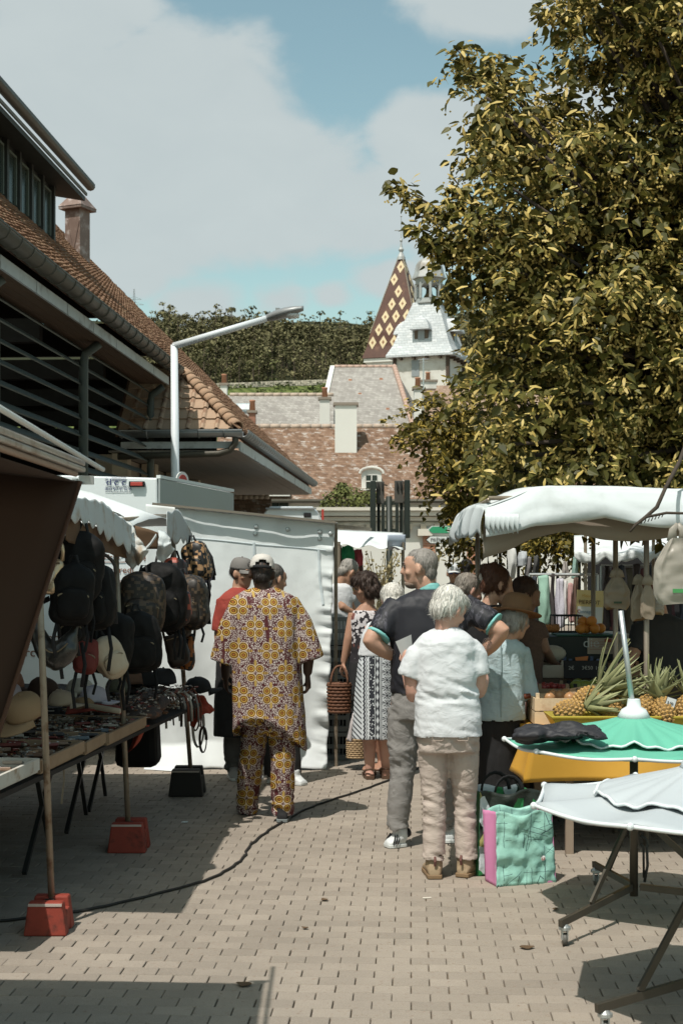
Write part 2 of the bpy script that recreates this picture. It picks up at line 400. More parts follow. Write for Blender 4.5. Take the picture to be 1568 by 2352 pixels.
# roof tiles : local x along u, y up the slope, z normal
TW, TE = .215, .165
def tile_mesh(mb, o, ax, ay, az, w=TW, e=TE, th=.026, lift=.03):
 hx = w / 2 - .014
 q = [o + ax * sx * hx + ay * y + az * z for sx, y, z in ((-1, -.02, lift), (1, -.02, lift), (1, e, .004), (-1, e, .004), (-1, -.02, lift + th), (1, -.02, lift + th), (1, e, .012), (-1, e, .012))]
 q += [o - ax * hx * .15 + az * (lift + th * 1.6) - ay * .02, o - ax * hx * .15 + az * .022 + ay * e]
 mb.add(q, [(0, 1, 5, 8, 4), (4, 8, 9, 7), (8, 5, 6, 9), (1, 2, 6, 5), (0, 4, 7, 3)])
s45 = Vector((0, 0, 1)); RY = (VV + s45).normalized(); RN = (s45 - VV).normalized()
roof_mb = MB(); rd = random.Random(11); near = []
for j in range(0, 78):
 v = j * TE / math.sqrt(2)
 for i in range(-64, 66):
  u = (i + .5 * (j % 2)) * TW
  if u > 14.05 or u < -13 or v > 9.0: continue
  if u < 0 and v < 1.05: continue
  if 0 <= u < 1.0 and u < v < 1.05: continue
  p = B(u, v, EZ + v); px = CX + p.x / p.y * F
  if px < -120: continue
  if -12 < u < 1.1 and 3.2 < v < 5.5: continue            # under the dormer
  dz = rd.uniform(-.006, .01)
  near.append((p.y if px > 6 else 99, p + RN * dz, u, v))
near.sort(key=lambda t: t[0])
tm = MB(); tile_mesh(tm, Vector((0, 0, 0)), Vector((1, 0, 0)), Vector((0, 1, 0)), Vector((0, 0, 1))); tmesh = tm.mesh('roof_tile', TILE)
base = MB()
# roof deck under the tiles, in strips that leave no coplanar overlap
def deck(u0, u1, v0, v1): base.hexa([B(u0, v0, EZ + v0 - .16), B(u1, v0, EZ + v0 - .16), B(u1, v1, EZ + v1 - .16), B(u0, v1, EZ + v1 - .16)], [B(u0, v0, EZ + v0 - .01), B(u1, v0, EZ + v0 - .01), B(u1, v1, EZ + v1 - .01), B(u0, v1, EZ + v1 - .01)])
deck(-14, 14, 1.08, 9); deck(1.06, 14, 0.02, 1.08)
base.hexa([B(.02, .02, EZ - .12), B(1.06, .02, EZ - .12), B(1.06, 1.07, EZ + .8), B(1.05, 1.07, EZ + .8)], [B(.02, .02, EZ - .02), B(1.06, .02, EZ - .02), B(1.06, 1.07, EZ + 1.03), B(1.05, 1.07, EZ + 1.03)])
base.hexa([B(-14, 9, EZ + 8.8), B(14, 9, EZ + 8.8), B(14, 17, EZ + .8), B(-14, 17, EZ + .8)], [B(-14, 9, EZ + 9), B(14, 9, EZ + 9), B(14, 17, EZ + 1), B(-14, 17, EZ + 1)])
roof = base.build('roof', M('roof_boarding', (.10, .06, .04), .9), hall)
Rm = Matrix((UU, RY, RN)).transposed()
for i, (d, p, u, v) in enumerate(near):
 if i < 300: link('roof_tile', tmesh, roof, p - wloc(roof), Rm.to_euler())
 else: tile_mesh(roof_mb, p, UU, RY, RN)
tag(roof_mb.build('tile_field', TILEF, roof), 'weathered brown roof tiles', kind='stuff')
# verge edge along the far gable
mb = MB()
for k in range(70):
 v = k * .135; p = B(14.12, v, EZ + v + .03); mb.box(p + RN * rd.uniform(.0, .03), (.14, .2, .05), Matrix((UU, RY, RN)).transposed())
mb.build('verge', TILE, roof)
# wing front hip with big interlocking tiles (each its own piece) and ridge tiles
HYy = (UU + s45).normalized(); HN = (s45 - UU).normalized(); VR = -VV
big = MB(); w_, e_ = .235, .27
def bigtile(mb):
 n = 8; pr = []
 for k in range(n + 1):
  x = -w_ / 2 + w_ * k / n; z = .012 + (.035 * math.sin(math.pi * (k - 5) / 3) if k >= 5 else .0)
  pr.append((x, z))
 for y0, y1, l0, l1 in ((-.03, e_, .03, .0),):
  top = [Vector((x, y0, z + l0)) for x, z in pr], [Vector((x, y1, z + l1)) for x, z in pr]
  bot = [Vector((x, y0, z + l0 - .022)) for x, z in pr]
  b = mb.add(top[0] + top[1] + bot, [])
  m = n + 1
  for k in range(n):
   mb.f.append((b + k, b + k + 1, b + m + k + 1, b + m + k)); mb.m.append(0)
   mb.f.append((b + 2 * m + k, b + 2 * m + k + 1, b + k + 1, b + k)); mb.m.append(0)
bigtile(big); bmesh_t = big.mesh('hip_tile', M('pale_clay_tile', (.36, .25, .17), .85, .3, 5, .3, 30, dirt=(.20, .10, .06), ds=6))
Hm = Matrix((VR, HYy, HN)).transposed()
for j in range(6):
 u = j * e_ / math.sqrt(2)
 for i in range(9):
  v = .06 + (i + .5) * w_
  if v < u + .05: continue
  if v > 1.9: continue
  link('hip_tile', bmesh_t, roof, B(u, v, EZ + u + .01) - wloc(roof), Hm.to_euler())
hb = MB(); hb.hexa([B(.03, .0, EZ - .1), B(.03, 2.0, EZ - .1), B(1.3, 2.0, EZ + 1.12), B(1.3, 1.3, EZ + 1.12)], [B(.0, .0, EZ - .01), B(.0, 2.0, EZ - .01), B(1.3, 2.0, EZ + 1.28), B(1.3, 1.3, EZ + 1.28)])
hb.build('hip_deck', M('roof_boarding', (.1, .06, .04)), roof)
d = (UU + VV + s45).normalized(); sx = (UU - VV).normalized()
rt = MB()
rr = []
for q, rad in ((-.02, .105), (.16, .082)):
 rr.append([Vector((math.cos(math.pi * k / 8) * rad, q, math.sin(math.pi * k / 8) * rad)) for k in range(9)])
rt.rings(rr, caps=False, closed=False)
rtm = rt.mesh('ridge_tile', M('ridge_clay', (.34, .22, .14), .85, .3, 6, .3, 25, dirt=(.16, .10, .07), ds=7), smooth=True)
nz = d.cross(-sx); Rr = Matrix((sx, d, sx.cross(d))).transposed()
for k in range(11):
 t = .05 + k * .16; p = B(0, 0, EZ + .02) + d * t
 if t * d.z > 1.05: break
 o = link('ridge_tile', rtm, roof, p - wloc(roof), Rr.to_euler()); md = o.modifiers.new('t', 'SOLIDIFY'); md.thickness = .02
# gutters with brackets
ZINC = M('weathered_zinc', (.075, .068, .052), .55, .25, 6, .1, 50, metal=.25)
ZINC2 = M('grey_zinc', (.26, .27, .27), .45, .15, 6, .1, 50, metal=.6)
def gutter(a, b, mat, r=.10, step=.42):
 mb = MB(); d = (b - a).normalized(); x = Vector((d.y, -d.x, 0)); rr = []
 for q in (a, b): rr.append([q + x * math.cos(math.pi + math.pi * k / 10) * r + Vector((0, 0, math.sin(math.pi + math.pi * k / 10) * r)) for k in range(11)])
 mb.rings(rr, caps=False, closed=False); g = mb.build('gutter', mat, hall, smooth=True, solid=.012)
 hm = MB(); n = int((b - a).length / step)
 for i in range(n + 1):
  c = a + d * (i * step + .03); hm.tube([c + x * math.cos(math.pi + math.pi * k / 8) * (r + .012) + Vector((0, 0, math.sin(math.pi + math.pi * k / 8) * (r + .012))) for k in range(9)], .011, 5)
 hm.tube([a + x * r + Vector((0, 0, .01)), b + x * r + Vector((0, 0, .01))], .016, 6)
 hm.build('gutter_bracket', mat, g)
gutter(B(-13, .98, EZ + 1.0), B(.02, .98, EZ + 1.0), ZINC)
gutter(B(-.1, 1.9, EZ - .03), B(-.1, -.1, EZ - .03), ZINC2, .09)
gutter(B(-.1, -.1, EZ - .03), B(14.1, -.1, EZ - .03), ZINC2, .09, .3)
# fascias and soffits
FAS = M('pale_fascia', (.40, .43, .42), .6, .2, 4, .1, 40, dirt=(.2, .2, .19))
SOF = M('soffit_boards', (.095, .06, .036), .8, .3, 5, .2, 40)
mb = MB()
for k in range(10):
 u0 = -13 + k * 1.3; mb.box(B(u0 + .64, 1.13, EZ + .80), (.03, 1.27, .13), rotz(-TH))
mb.build('fascia_board', FAS, hall)
mb = MB()
for k in range(4): mb.hexa([B(-13, 1.12 + k * .125, EZ + .76), B(0, 1.12 + k * .125, EZ + .76), B(0, 1.235 + k * .125, EZ + .76), B(-13, 1.235 + k * .125, EZ + .76)], [B(-13, 1.12 + k * .125, EZ + .8), B(0, 1.12 + k * .125, EZ + .8), B(0, 1.235 + k * .125, EZ + .8), B(-13, 1.235 + k * .125, EZ + .8)])
mb.build('soffit', SOF, hall)
mb = MB(); mb.box(B(.0, .93, EZ - .24), (1.95, .03, .11), rotz(-TH)); mb.box(B(7.05, -.03, EZ - .26), (.03, 14.0, .16), rotz(-TH)); mb.build('fascia_board', FAS, hall)
mb = MB()
for k in range(9): mb.hexa([B(.03, .01 + k * .235, EZ - .35), B(14, .01 + k * .235, EZ - .35), B(14, .235 + k * .235, EZ - .35), B(.03, .235 + k * .235, EZ - .35)], [B(.03, .01 + k * .235, EZ - .32), B(14, .01 + k * .235, EZ - .32), B(14, .235 + k * .235, EZ - .32), B(.03, .235 + k * .235, EZ - .32)])
mb.build('soffit', M('grey_soffit_boards', (.22, .19, .16), .8, .25, 5, .2, 40), hall)
mb = MB(); mb.tube([B(-.02, 1.95, EZ - .42), B(-.02, 1.0, EZ - .40), B(-.02, .30, EZ - .38), B(-.03, .12, EZ - .33), B(-.06, .03, EZ - .22), B(-.08, .02, EZ - .1)], .055, 10); mb.build('downpipe', ZINC, hall, smooth=True)
# walls, posts, louvres
WALLM = M('hall_wall', (.30, .25, .19), .85, .2, 3, .2, 30)
mb = MB(); mb.hexa([B(.3, 2.12, 0), B(13.6, 2.12, 0), B(13.6, 2.4, 0), B(.3, 2.4, 0)], [B(.3, 2.12, EZ - .36), B(13.6, 2.12, EZ - .36), B(13.6, 2.4, EZ - .36), B(.3, 2.4, EZ - .36)])
mb.build('wall', WALLM, hall)
mb = MB(); mb.box(B(-6.5, 1.7, .95), (.2, 13, 1.9), rotz(-TH)); mb.build('wall', WALLM, hall)
for k in range(6):
 u = 0.25 + k * 2.4; m2 = MB(); m2.box(B(u, 1.95, (EZ - .36) / 2), (.25, .3, EZ - .36), rotz(-TH)); m2.build('pillar', M('pale_pillar', (.45, .38, .28), .8), hall)
LOUV = M('green_grey_louvre', (.06, .07, .06), .6, .2, 5, .1, 40)
for k in range(14):
 z = 4.62 - k * .228
 for a, b in ((-13, -4.34), (-4.30, 0.2)):
  m2 = MB(); c = B((a + b) / 2, 1.55, z); m2.box(c, (.17, b - a, .018), rotz(-TH) @ roty(R(38))); m2.build('louvre_slat', LOUV, hall)
for u in (-4.32, -8.6, -12.6, .2):
 m2 = MB(); m2.tube([B(u, 1.46, 0), B(u, 1.46, 4.4), B(u, 1.44, 4.52), B(u, 1.25, EZ + .74)], .06, 10); m2.build('post', LOUV, hall, smooth=True)
for u in (-2.2, -6.4, -10.6):
 m2 = MB(); m2.box(B(u, 2.0, 2.3), (.08, .12, 4.6), rotz(-TH)); m2.build('post', LOUV, hall)
# far side of the hall: wall with openings, so light shows between the slats
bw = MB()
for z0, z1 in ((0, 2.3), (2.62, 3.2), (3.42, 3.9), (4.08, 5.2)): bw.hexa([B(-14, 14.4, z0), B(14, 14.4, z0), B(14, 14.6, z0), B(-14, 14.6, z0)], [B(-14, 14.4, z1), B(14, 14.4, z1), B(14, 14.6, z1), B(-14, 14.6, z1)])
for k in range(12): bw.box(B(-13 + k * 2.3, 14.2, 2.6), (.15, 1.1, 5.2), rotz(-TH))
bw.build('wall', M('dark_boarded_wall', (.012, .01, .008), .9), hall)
gw = MB()
for z0, z1 in ((0, 5.1), (5.35, 6.0), (6.2, 6.9), (7.15, 8.0), (8.15, 12.4)):
 def gx(z): return max(2.45, z - EZ + .5), min(14.3, 17.5 - (z - EZ))
 (a0, a1), (b0_, b1_) = gx(z0), gx(z1); gw.hexa([B(13.5, a0, z0), B(13.6, a0, z0), B(13.6, a1, z0), B(13.5, a1, z0)], [B(13.5, b0_, z1), B(13.6, b0_, z1), B(13.6, b1_, z1), B(13.5, b1_, z1)])
for k in range(9): gw.box(B(13.4, 2.8 + k * 1.4, 3), (.9, .12, 6.0), rotz(-TH))
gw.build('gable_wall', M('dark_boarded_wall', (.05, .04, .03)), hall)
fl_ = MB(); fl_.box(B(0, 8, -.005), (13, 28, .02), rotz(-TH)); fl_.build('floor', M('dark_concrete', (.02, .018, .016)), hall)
mb = MB()
for k in range(7): mb.beam(B(-12 + k * 3.6, 1.9, 4.75), B(-12 + k * 3.6, 14.3, 4.75), .16, .3)
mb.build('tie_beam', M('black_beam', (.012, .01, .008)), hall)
# dormer
DG = M('dormer_grey_green', (.035, .038, .033), .6, .15, 4, .1, 30)
dm = MB(); dv, du = 3.25, .95
dm.hexa([B(-12, dv, EZ + dv - .1), B(du, dv, EZ + dv - .1), B(du, 5.2, EZ + dv - .1), B(-12, 5.2, EZ + dv - .1)], [B(-12, dv, 8.1), B(du, dv, 8.1), B(du, 5.2, 8.1), B(-12, 5.2, 8.1)])
dorm = dm.build('dormer', DG, hall)
m2 = MB(); m2.hexa([B(-12, dv - .42, 8.02), B(du + .42, dv - .42, 8.02), B(du + .42, 5.6, 8.5), B(-12, 5.6, 8.5)], [B(-12, dv - .42, 8.10), B(du + .42, dv - .42, 8.10), B(du + .42, 5.6, 8.62), B(-12, 5.6, 8.62)]); m2.build('dormer_roof', DG, dorm)
m2 = MB(); m2.box(B(-5.3, dv - .45, 8.13), (.03, 13.3, .05), rotz(-TH)); m2.build('fascia_board', M('dormer_fascia', (.17, .18, .17)), dorm)
a, b = B(-12, dv - .52, 8.27), B(du + .4, dv - .52, 8.27); m2 = MB(); m2.tube([a, b], .085, 10); m2.build('gutter', ZINC, dorm, smooth=True)
for k in range(8):
 u = .62 - k * .66; m2 = MB(); m2.box(B(u, dv - .04, 7.62), (.1, .1, .96), rotz(-TH)); m2.build('mullion', DG, dorm)
 m2 = MB(); m2.box(B(u - .33, dv - .01, 7.58), (.03, .42, .7), rotz(-TH)); m2.build('pane', M('window_glass', (.03, .04, .034), .25, .1, 3, 0, spec=.25), dorm)
 m2 = MB(); m2.box(B(u - .33, dv - .035, 7.96), (.05, .44, .04), rotz(-TH)); m2.box(B(u - .13, dv - .035, 7.6), (.05, .035, .74), rotz(-TH)); m2.build('window_frame', M('frame_pale_grey', (.10, .12, .10)), dorm)
m2 = MB(); m2.tube([B(-2.75, dv - .12, 7.2), B(-2.75, dv - .12, 8.2)], .05, 10); m2.build('downpipe', ZINC, dorm, smooth=True)
m2 = MB(); m2.hexa([B(-12, dv - .1, EZ + dv - .10), B(3.2, dv - .1, EZ + dv - .10), B(3.2, dv + .02, EZ + dv + .03), B(-12, dv + .02, EZ + dv + .03)], [B(-12, dv - .1, EZ + dv - .04), B(3.2, dv - .1, EZ + dv - .04), B(3.2, dv + .02, EZ + dv + .08), B(-12, dv + .02, EZ + dv + .08)]); m2.build('flashing', ZINC2, dorm)
# metal chimney
ch = empty('copper_flue', P(178, 585, 31.9), 'rusty copper clad chimney with pyramid cap on the hall roof', 'chimney'); c0 = ch.location
COP = M('tarnished_copper', (.20, .14, .115), .6, .3, 4, .15, 20, metal=.3, dirt=(.45, .40, .38), ds=4)
m2 = MB(); m2.box(c0 + Vector((0, 0, .05)), (.40, .40, 1.9), rotz(-R(24))); m2.build('shaft', COP, ch, bevel=.01)
m2 = MB(); m2.prism([c0 + rotz(-R(24)) @ Vector((x, -.202, z)) for x, z in ((-.16, .75), (-.02, .1), (.02, .1), (-.12, .75))], rotz(-R(24)) @ Vector((0, -.012, 0))); m2.prism([c0 + rotz(-R(24)) @ Vector((x, -.202, z)) for x, z in ((.16, .75), (.02, .1), (.05, .1), (.19, .7))], rotz(-R(24)) @ Vector((0, -.012, 0))); m2.build('fold', COP, ch)
m2 = MB(); m2.box(c0 + Vector((0, 0, 1.02)), (.60, .60, .06), rotz(-R(24))); Mz = rotz(-R(24)); q = [c0 + Mz @ Vector((x * .31, y * .31, 1.05)) for x, y in ((-1, -1), (1, -1), (1, 1), (-1, 1))]; m2.add(q + [c0 + Vector((0, 0, 1.5))], [(0, 1, 4), (1, 2, 4), (2, 3, 4), (3, 0, 4)]); m2.build('cap', COP, ch)
m2 = MB(); m2.box(c0 + Vector((0, -.1, -.02)), (.62, .5, .03), rotz(-TH) @ roty(R(45))); m2.build('flashing', ZINC2, ch)
# ================================================================ houses, towers and hill behind the market
def course_mat(nm, c1, c2, row, wid, lich=None, lo=.5, hi=.7, var=.5, mort=(.1, .07, .05)):
 s = SH(nm, .9, spec=.15); x, y, z = s.xyz()
 cb = s.t.nodes.new('ShaderNodeCombineXYZ'); s.t.links.new((x + y * .35).k, cb.inputs[0]); s.t.links.new((z + s.noise(3, 2) * .05).k, cb.inputs[1])
 v = cb.outputs[0]; f, fac = s.brick(1., wid, row, row * .07, v)
 n = s.noise(2.2, 5, .65, v); n3 = s.noise(.35, 3, .6, v)
 c = s.mix(f, c1, c2); c = s.scale(c, n * var + (1 - var / 2)); c = s.scale(c, n3 * .5 + .75)
 if lich:
  rn = s.noise(1., 4, .7, s.map((3.2, 7.5, 1), vec=v)); c = s.mix(s.remap(rn, lo, hi), c, lich)
 c = s.mix(fac * .7, c, mort); s.bump(fac * -1. + f * .3, .5, .02); return s.done(c)
BROWN_T = course_mat('old_brown_tiles', (.135, .078, .05), (.255, .165, .115), .088, .17, (.44, .40, .36), .52, .68)
GREY_T = course_mat('pale_grey_tiles', (.25, .23, .21), (.35, .33, .30), .11, .2, (.46, .44, .41), .56, .75, .3, (.17, .15, .13))
GREY_D = course_mat('dull_brown_tiles', (.22, .14, .10), (.34, .25, .19), .11, .2, (.36, .32, .28), .56, .75, .4)
PLAST = M('white_render_wall', (.66, .65, .60), .85, .08, .8, .15, 12, dirt=(.48, .46, .42), ds=.7)
PLAST2 = M('stained_render', (.62, .60, .55), .85, .12, .6, .15, 8, dirt=(.42, .38, .32), ds=.5)
SLATE = course_mat('pale_slate', (.44, .47, .48), (.56, .58, .59), .16, .3, (.62, .63, .62), .5, .75, .25, (.3, .31, .31))
LEADM = M('lead_sheet', (.36, .37, .36), .55, .25, .9, .1, 6, metal=.2, dirt=(.24, .22, .19), ds=.8)
DARKW = M('dark_opening', (.012, .012, .012), .6)
CLAYP = M('clay_pot', (.42, .2, .12), .8)
def chimney(name, x0, x1, yt, yb, Y, dep, label, pots=0, mat=None, extra=.0):
 a, b = P(x0, yt, Y), P(x1, yb, Y); o = empty(name, ((a.x + b.x) / 2, Y + dep / 2, b.z - extra), label, 'chimney')
 mb = MB(); mb.box(((a.x + b.x) / 2, Y + dep / 2, (a.z + b.z - extra) / 2), (b.x - a.x, dep, a.z - b.z + extra)); mb.build('shaft', mat or PLAST, o)
 mb = MB(); mb.box(((a.x + b.x) / 2, Y + dep / 2, a.z + .05), (b.x - a.x + .14, dep + .14, .1)); mb.build('cap', M('chimney_cap', (.24, .2, .16)), o)
 for k in range(pots):
  mb = MB(); mb.lathe([(.13, 0), (.11, .38), (.13, .4), (.13, .45)], 10, ((a.x + b.x) / 2 + (k - (pots - 1) / 2) * .4, Y + dep / 2, a.z + .1)); mb.build('pot', CLAYP, o, smooth=True)
 return o
# ---- long house with the old brown roof
h1 = empty('brown_roof_house', (3, 56, 0), 'long white house under a broad mossy brown tiled roof', 'house')
xl, xr = P(500, 0, 54).x, 15
zE, yE, zR, yR = 4.25, 53.7, 7.38, 58
mb = MB(); mb.hexa([(xl, 54.1, 0), (xr, 54.1, 0), (xr, 62, 0), (xl, 62, 0)], [(xl, 54.1, 4.35), (xr, 54.1, 4.35), (xr, 62, 4.35), (xl, 62, 4.35)]); mb.build('wall', PLAST, h1)
mb = MB(); mb.hexa([(xl - .3, yE, zE - .14), (xr, yE, zE - .14), (xr, yR, zR - .14), (xl - .3, yR, zR - .14)], [(xl - .3, yE, zE), (xr, yE, zE), (xr, yR, zR), (xl - .3, yR, zR)])
mb.hexa([(xl - .3, yR, zR - .14), (xr, yR, zR - .14), (xr, 62.4, zE - .14), (xl - .3, 62.4, zE - .14)], [(xl - .3, yR + .001, zR), (xr, yR + .001, zR), (xr, 62.4, zE), (xl - .3, 62.4, zE)]); rf = mb.build('roof', BROWN_T, h1)
mb = MB(); rdd = random.Random(2)
for k in range(48): mb.tube([(xl - .3 + k * .42, yR, zR + .02 + rdd.uniform(-.01, .02)), (xl + .1 + k * .42, yR, zR + .03)], .11, 8)
mb.build('ridge', M('ridge_clay_pale', (.42, .33, .26)), rf, smooth=True)
mb = MB(); mb.tube([(xl, yE - .1, zE - .08), (xr, yE - .1, zE - .08)], .07, 8); mb.build('gutter', M('weathered_zinc', (.16, .15, .13)), h1, smooth=True)
def roofz(Y): return zE + (Y - yE) * (zR - zE) / (yR - yE)
def roof_dormer(px, pw, py0, py1):
 Y = 54.3; a, b = P(px - pw / 2, py0, Y), P(px + pw / 2, py1, Y); c = (a.x + b.x) / 2; w_ = b.x - a.x
 d = MB(); n = 8; arch = [(-w_ / 2, b.z), (w_ / 2, b.z), (w_ / 2, a.z - .18)] + [(w_ / 2 * math.cos(math.pi * k / n), a.z - .18 + .2 * math.sin(math.pi * k / n)) for k in range(1, n)] + [(-w_ / 2, a.z - .18)]
 d.prism([(c + x, Y, z) for x, z in arch], (0, 2.0, 0)); o = d.build('roof_window', PLAST, h1)
 d = MB(); d.tube([(c + (w_ / 2 + .07) * math.cos(math.pi * k / n), Y - .06, a.z - .16 + .24 * math.sin(math.pi * k / n)) for k in range(n + 1)], .05, 6); d.build('hood', PLAST, o)
 ww, wh = w_ * .55, (a.z - b.z) * .6; d = MB(); d.box((c, Y - .004, b.z + wh / 2 + .12), (ww, .05, wh)); d.build('pane', M('window_glass', (.05, .06, .055)), o)
 d = MB(); d.box((c, Y - .045, b.z + wh / 2 + .12), (.04, .03, wh)); d.box((c, Y - .046, b.z + wh * .55 + .12), (ww, .03, .04)); d.box((c, Y - .05, b.z + .08), (w_ * 1.1, .12, .07)); d.build('window_frame', PLAST, o)
roof_dormer(853, 46, 1078, 1130); roof_dormer(1031, 42, 1076, 1133); roof_dormer(1290, 46, 1078, 1130)
for px in (630, 652):
 a = P(px, 1126, 54); mb = MB(); mb.box((a.x, 54.06, a.z - .45), (.34, .08, .5)); mb.build('window', M('window_glass', (.05, .06, .055)), h1)
mb = MB(); c = P(640, 1132, 53.8); mb.box(c, (.85, .35, .26)); mb.build('skylight', PLAST, h1)
chimney('white_chimney', 769, 819, 930, 1034, 56.4, .75, 'broad white rendered chimney standing on the brown tiled roof', extra=.5)
# ---- grey roofs behind
h2 = empty('grey_roof_house', (-3, 66, 0), 'low house with a long pale grey tiled roof left of the hipped roof', 'house')
def gable(o, mat, x0, x1, ye, ze, yr, zr, wall=PLAST):
 mb = MB(); mb.hexa([(x0, ye + .3, 0), (x1, ye + .3, 0), (x1, 2 * yr - ye, 0), (x0, 2 * yr - ye, 0)], [(x0, ye + .3, ze), (x1, ye + .3, ze), (x1, 2 * yr - ye, ze), (x0, 2 * yr - ye, ze)]); mb.build('wall', wall, o)
 mb = MB(); mb.prism([(x0 - .1, ye, ze), (x0 - .1, yr, zr), (x0 - .1, 2 * yr - ye, ze)], (x1 - x0 + .2, 0, 0)); return mb.build('roof', mat, o)
a = P(528, 908, 66); b = P(762, 908, 66); r2 = gable(h2, GREY_T, a.x, b.x, 60.5, 6.2, 66, a.z)
mb = MB()
for k in range(12): mb.tube([(a.x + k * .4, 66, a.z + .02), (a.x + .39 + k * .4, 66, a.z + .03)], .1, 8)
mb.build('ridge', M('ridge_clay_pale', (.42, .33, .26)), r2, smooth=True)
c = P(560, 938, 63); mb = MB(); mb.box(c, (.66, .2, .42), rotx(R(-32))); sk = mb.build('skylight', M('frame_blue_grey', (.35, .42, .45)), h2); mb = MB(); mb.box(c + Vector((0, -.11, .05)), (.5, .05, .3), rotx(R(-32))); mb.build('pane', M('pale_glass', (.5, .53, .54), .2), sk)
chimney('white_chimney', 734, 757, 917, 985, 61.5, .6, 'narrow white chimney with clay pot on the long grey roof', 1, extra=1.)
chimney('brick_chimney', 571, 586, 948, 970, 58.6, .5, 'short brick chimney stub showing above the hall roof slope', 1, mat=M('chimney_brick', (.3, .14, .09)), extra=2.2)
chimney('white_chimney', 506, 521, 884, 935, 68.5, .5, 'small white chimney above the left end of the grey roof', 1, extra=3.0)
h3 = empty('hip_roof_house', (2, 70, 0), 'tall house with steep pale hipped roof and white gable edge', 'house')
TL, TR, BR_, BL_, RB = P(768, 842, 72), P(905, 842, 72), P(950, 985, 65), P(736, 985, 65), P(953, 930, 76)
mb = MB(); mb.add([TL, TR, BR_, BL_], [(0, 1, 2, 3)]); mb.add([TR, RB, BR_ + Vector((.001, 0, 0))], [(0, 1, 2)]); mb.add([TL, BL_, P(742, 985, 79)], [(0, 1, 2)]); mb.add([TL, P(742, 985, 79), RB, TR], [(0, 1, 2, 3)]); r3 = mb.build('roof', GREY_T, h3)
mb = MB(); n = 22
for k in range(n): p, q = TR.lerp(BR_, k / n), TR.lerp(BR_, (k + 1.05) / n); mb.tube([p + Vector((0, -.02, .02)), q + Vector((0, -.02, .06))], .13, 7)
for k in range(9): p, q = TL.lerp(TR, k / 9), TL.lerp(TR, (k + 1) / 9); mb.tube([p, q], .1, 7)
mb.build('ridge', M('ridge_pink_clay', (.42, .29, .23)), r3, smooth=True)
mb = MB(); mb.beam(TL + Vector((-.1, -.05, 0)), BL_ + Vector((-.1, -.05, 0)), .22, .12); mb.build('verge', PLAST, r3)
mb = MB(); mb.hexa([(BL_.x + .2, 65.4, 0), (BR_.x - .2, 65.4, 0), (RB.x - .2, 78.5, 0), (BL_.x + .2, 78.5, 0)], [(BL_.x + .2, 65.4, BL_.z + .02), (BR_.x - .2, 65.4, BL_.z + .02), (RB.x - .2, 76, BL_.z + .02), (BL_.x + .2, 78.5, BL_.z + .02)]); mb.build('wall', PLAST, h3)
for (px, py) in ((804, 873), (875, 871), (826, 905), (890, 940)):
 c = P(px, py, 72 - (py - 842) / 143 * 7 - .1); mb = MB(); mb.box(c, (.16, .16, .12)); mb.build('vent_tile', CLAYP, r3)
chimney('white_chimney', 951, 969, 893, 985, 63.5, .7, 'tall thin white chimney right of the hipped roof', 1, extra=1.5)
h4 = empty('far_brown_house', (5, 78, 0), 'house with brown tiled roof below the bell tower', 'house')
a = P(968, 885, 78); gable(h4, GREY_D, a.x, a.x + 14, 72, 6.5, 78, a.z)
chimney('roof_stack', 965, 1002, 876, 892, 76, .8, 'low wide chimney with clay pot at the foot of the bell tower', 1)
# television mast
mb = MB(); mb.tube([P(972, 985, 62), P(972, 822, 62)], .03, 6); mb.tube([P(960, 826, 62), P(984, 824, 62)], .02, 5); mb.tube([P(962, 832, 62), P(982, 831, 62)], .015, 5)
thing_mesh(mb, 'television_mast', GALV(), 'thin aerial mast rising in front of the bell tower', 'aerial')
# ---- bell tower with lantern
TY = 85.; mpp = TY / F; bc = P(985, 0, TY); bell = empty('bell_tower', (bc.x, TY, 0), 'pale slated bell tower with open lantern and lead dome', 'tower')
Zt = lambda py: CH + (HY - py) * mpp
Mt = rotz(R(-20))
def sq(hw, z, dx=0): return [Vector((bc.x + dx, TY, 0)) + Mt @ Vector((x * hw, y * hw, 0)) + Vector((0, 0, z)) for x, y in ((-1, -1), (1, -1), (1, 1), (-1, 1))]
mb = MB(); mb.hexa(sq(1.62, 0), sq(1.62, Zt(828))); mb.build('shaft', PLAST2, bell)
mb = MB(); mb.hexa(sq(2.05, Zt(826) - .05), sq(2.05, Zt(823))); mb.rings([sq(2.05, Zt(823)), sq(1.72, Zt(800)), sq(1.35, Zt(760)), sq(1.02, Zt(725)), sq(.76, Zt(698))]); rb_ = mb.build('roof', SLATE, bell)
mb = MB()
for c in sq(1.62, 0):
 mb.box((c.x, c.y, Zt(850)), (.2, .2, 1.3), Mt)
for k in (-1.2, -.4, .4, 1.2):
 p = Vector((bc.x, TY, Zt(831))) + Mt @ Vector((k, -1.75, 0)); mb.box(p, (.14, .5, .13), Mt)
 p = Vector((bc.x, TY, Zt(831))) + Mt @ Vector((1.75, k, 0)); mb.box(p, (.5, .14, .13), Mt)
mb.build('timber_bracket', M('dark_oak', (.07, .045, .03)), bell)
p = Vector((bc.x, TY, Zt(853))) + Mt @ Vector((-.35, -1.63, 0)); mb = MB(); mb.box(p, (.46, .06, .95), Mt); mb.build('window', M('grey_pane', (.25, .27, .28), .3), bell)
def octo(r, z): return [Vector((bc.x + r * math.cos(R(45 * k + 22.5 - 20)), TY + r * math.sin(R(45 * k + 22.5 - 20)), z)) for k in range(8)]
mb = MB(); mb.rings([octo(.98, Zt(700)), octo(.98, Zt(697))]); mb.rings([octo(.80, Zt(697)), octo(.80, Zt(688))]); mb.rings([octo(.80, Zt(652)), octo(.85, Zt(640))]); lan = mb.build('lantern', LEADM, bell)
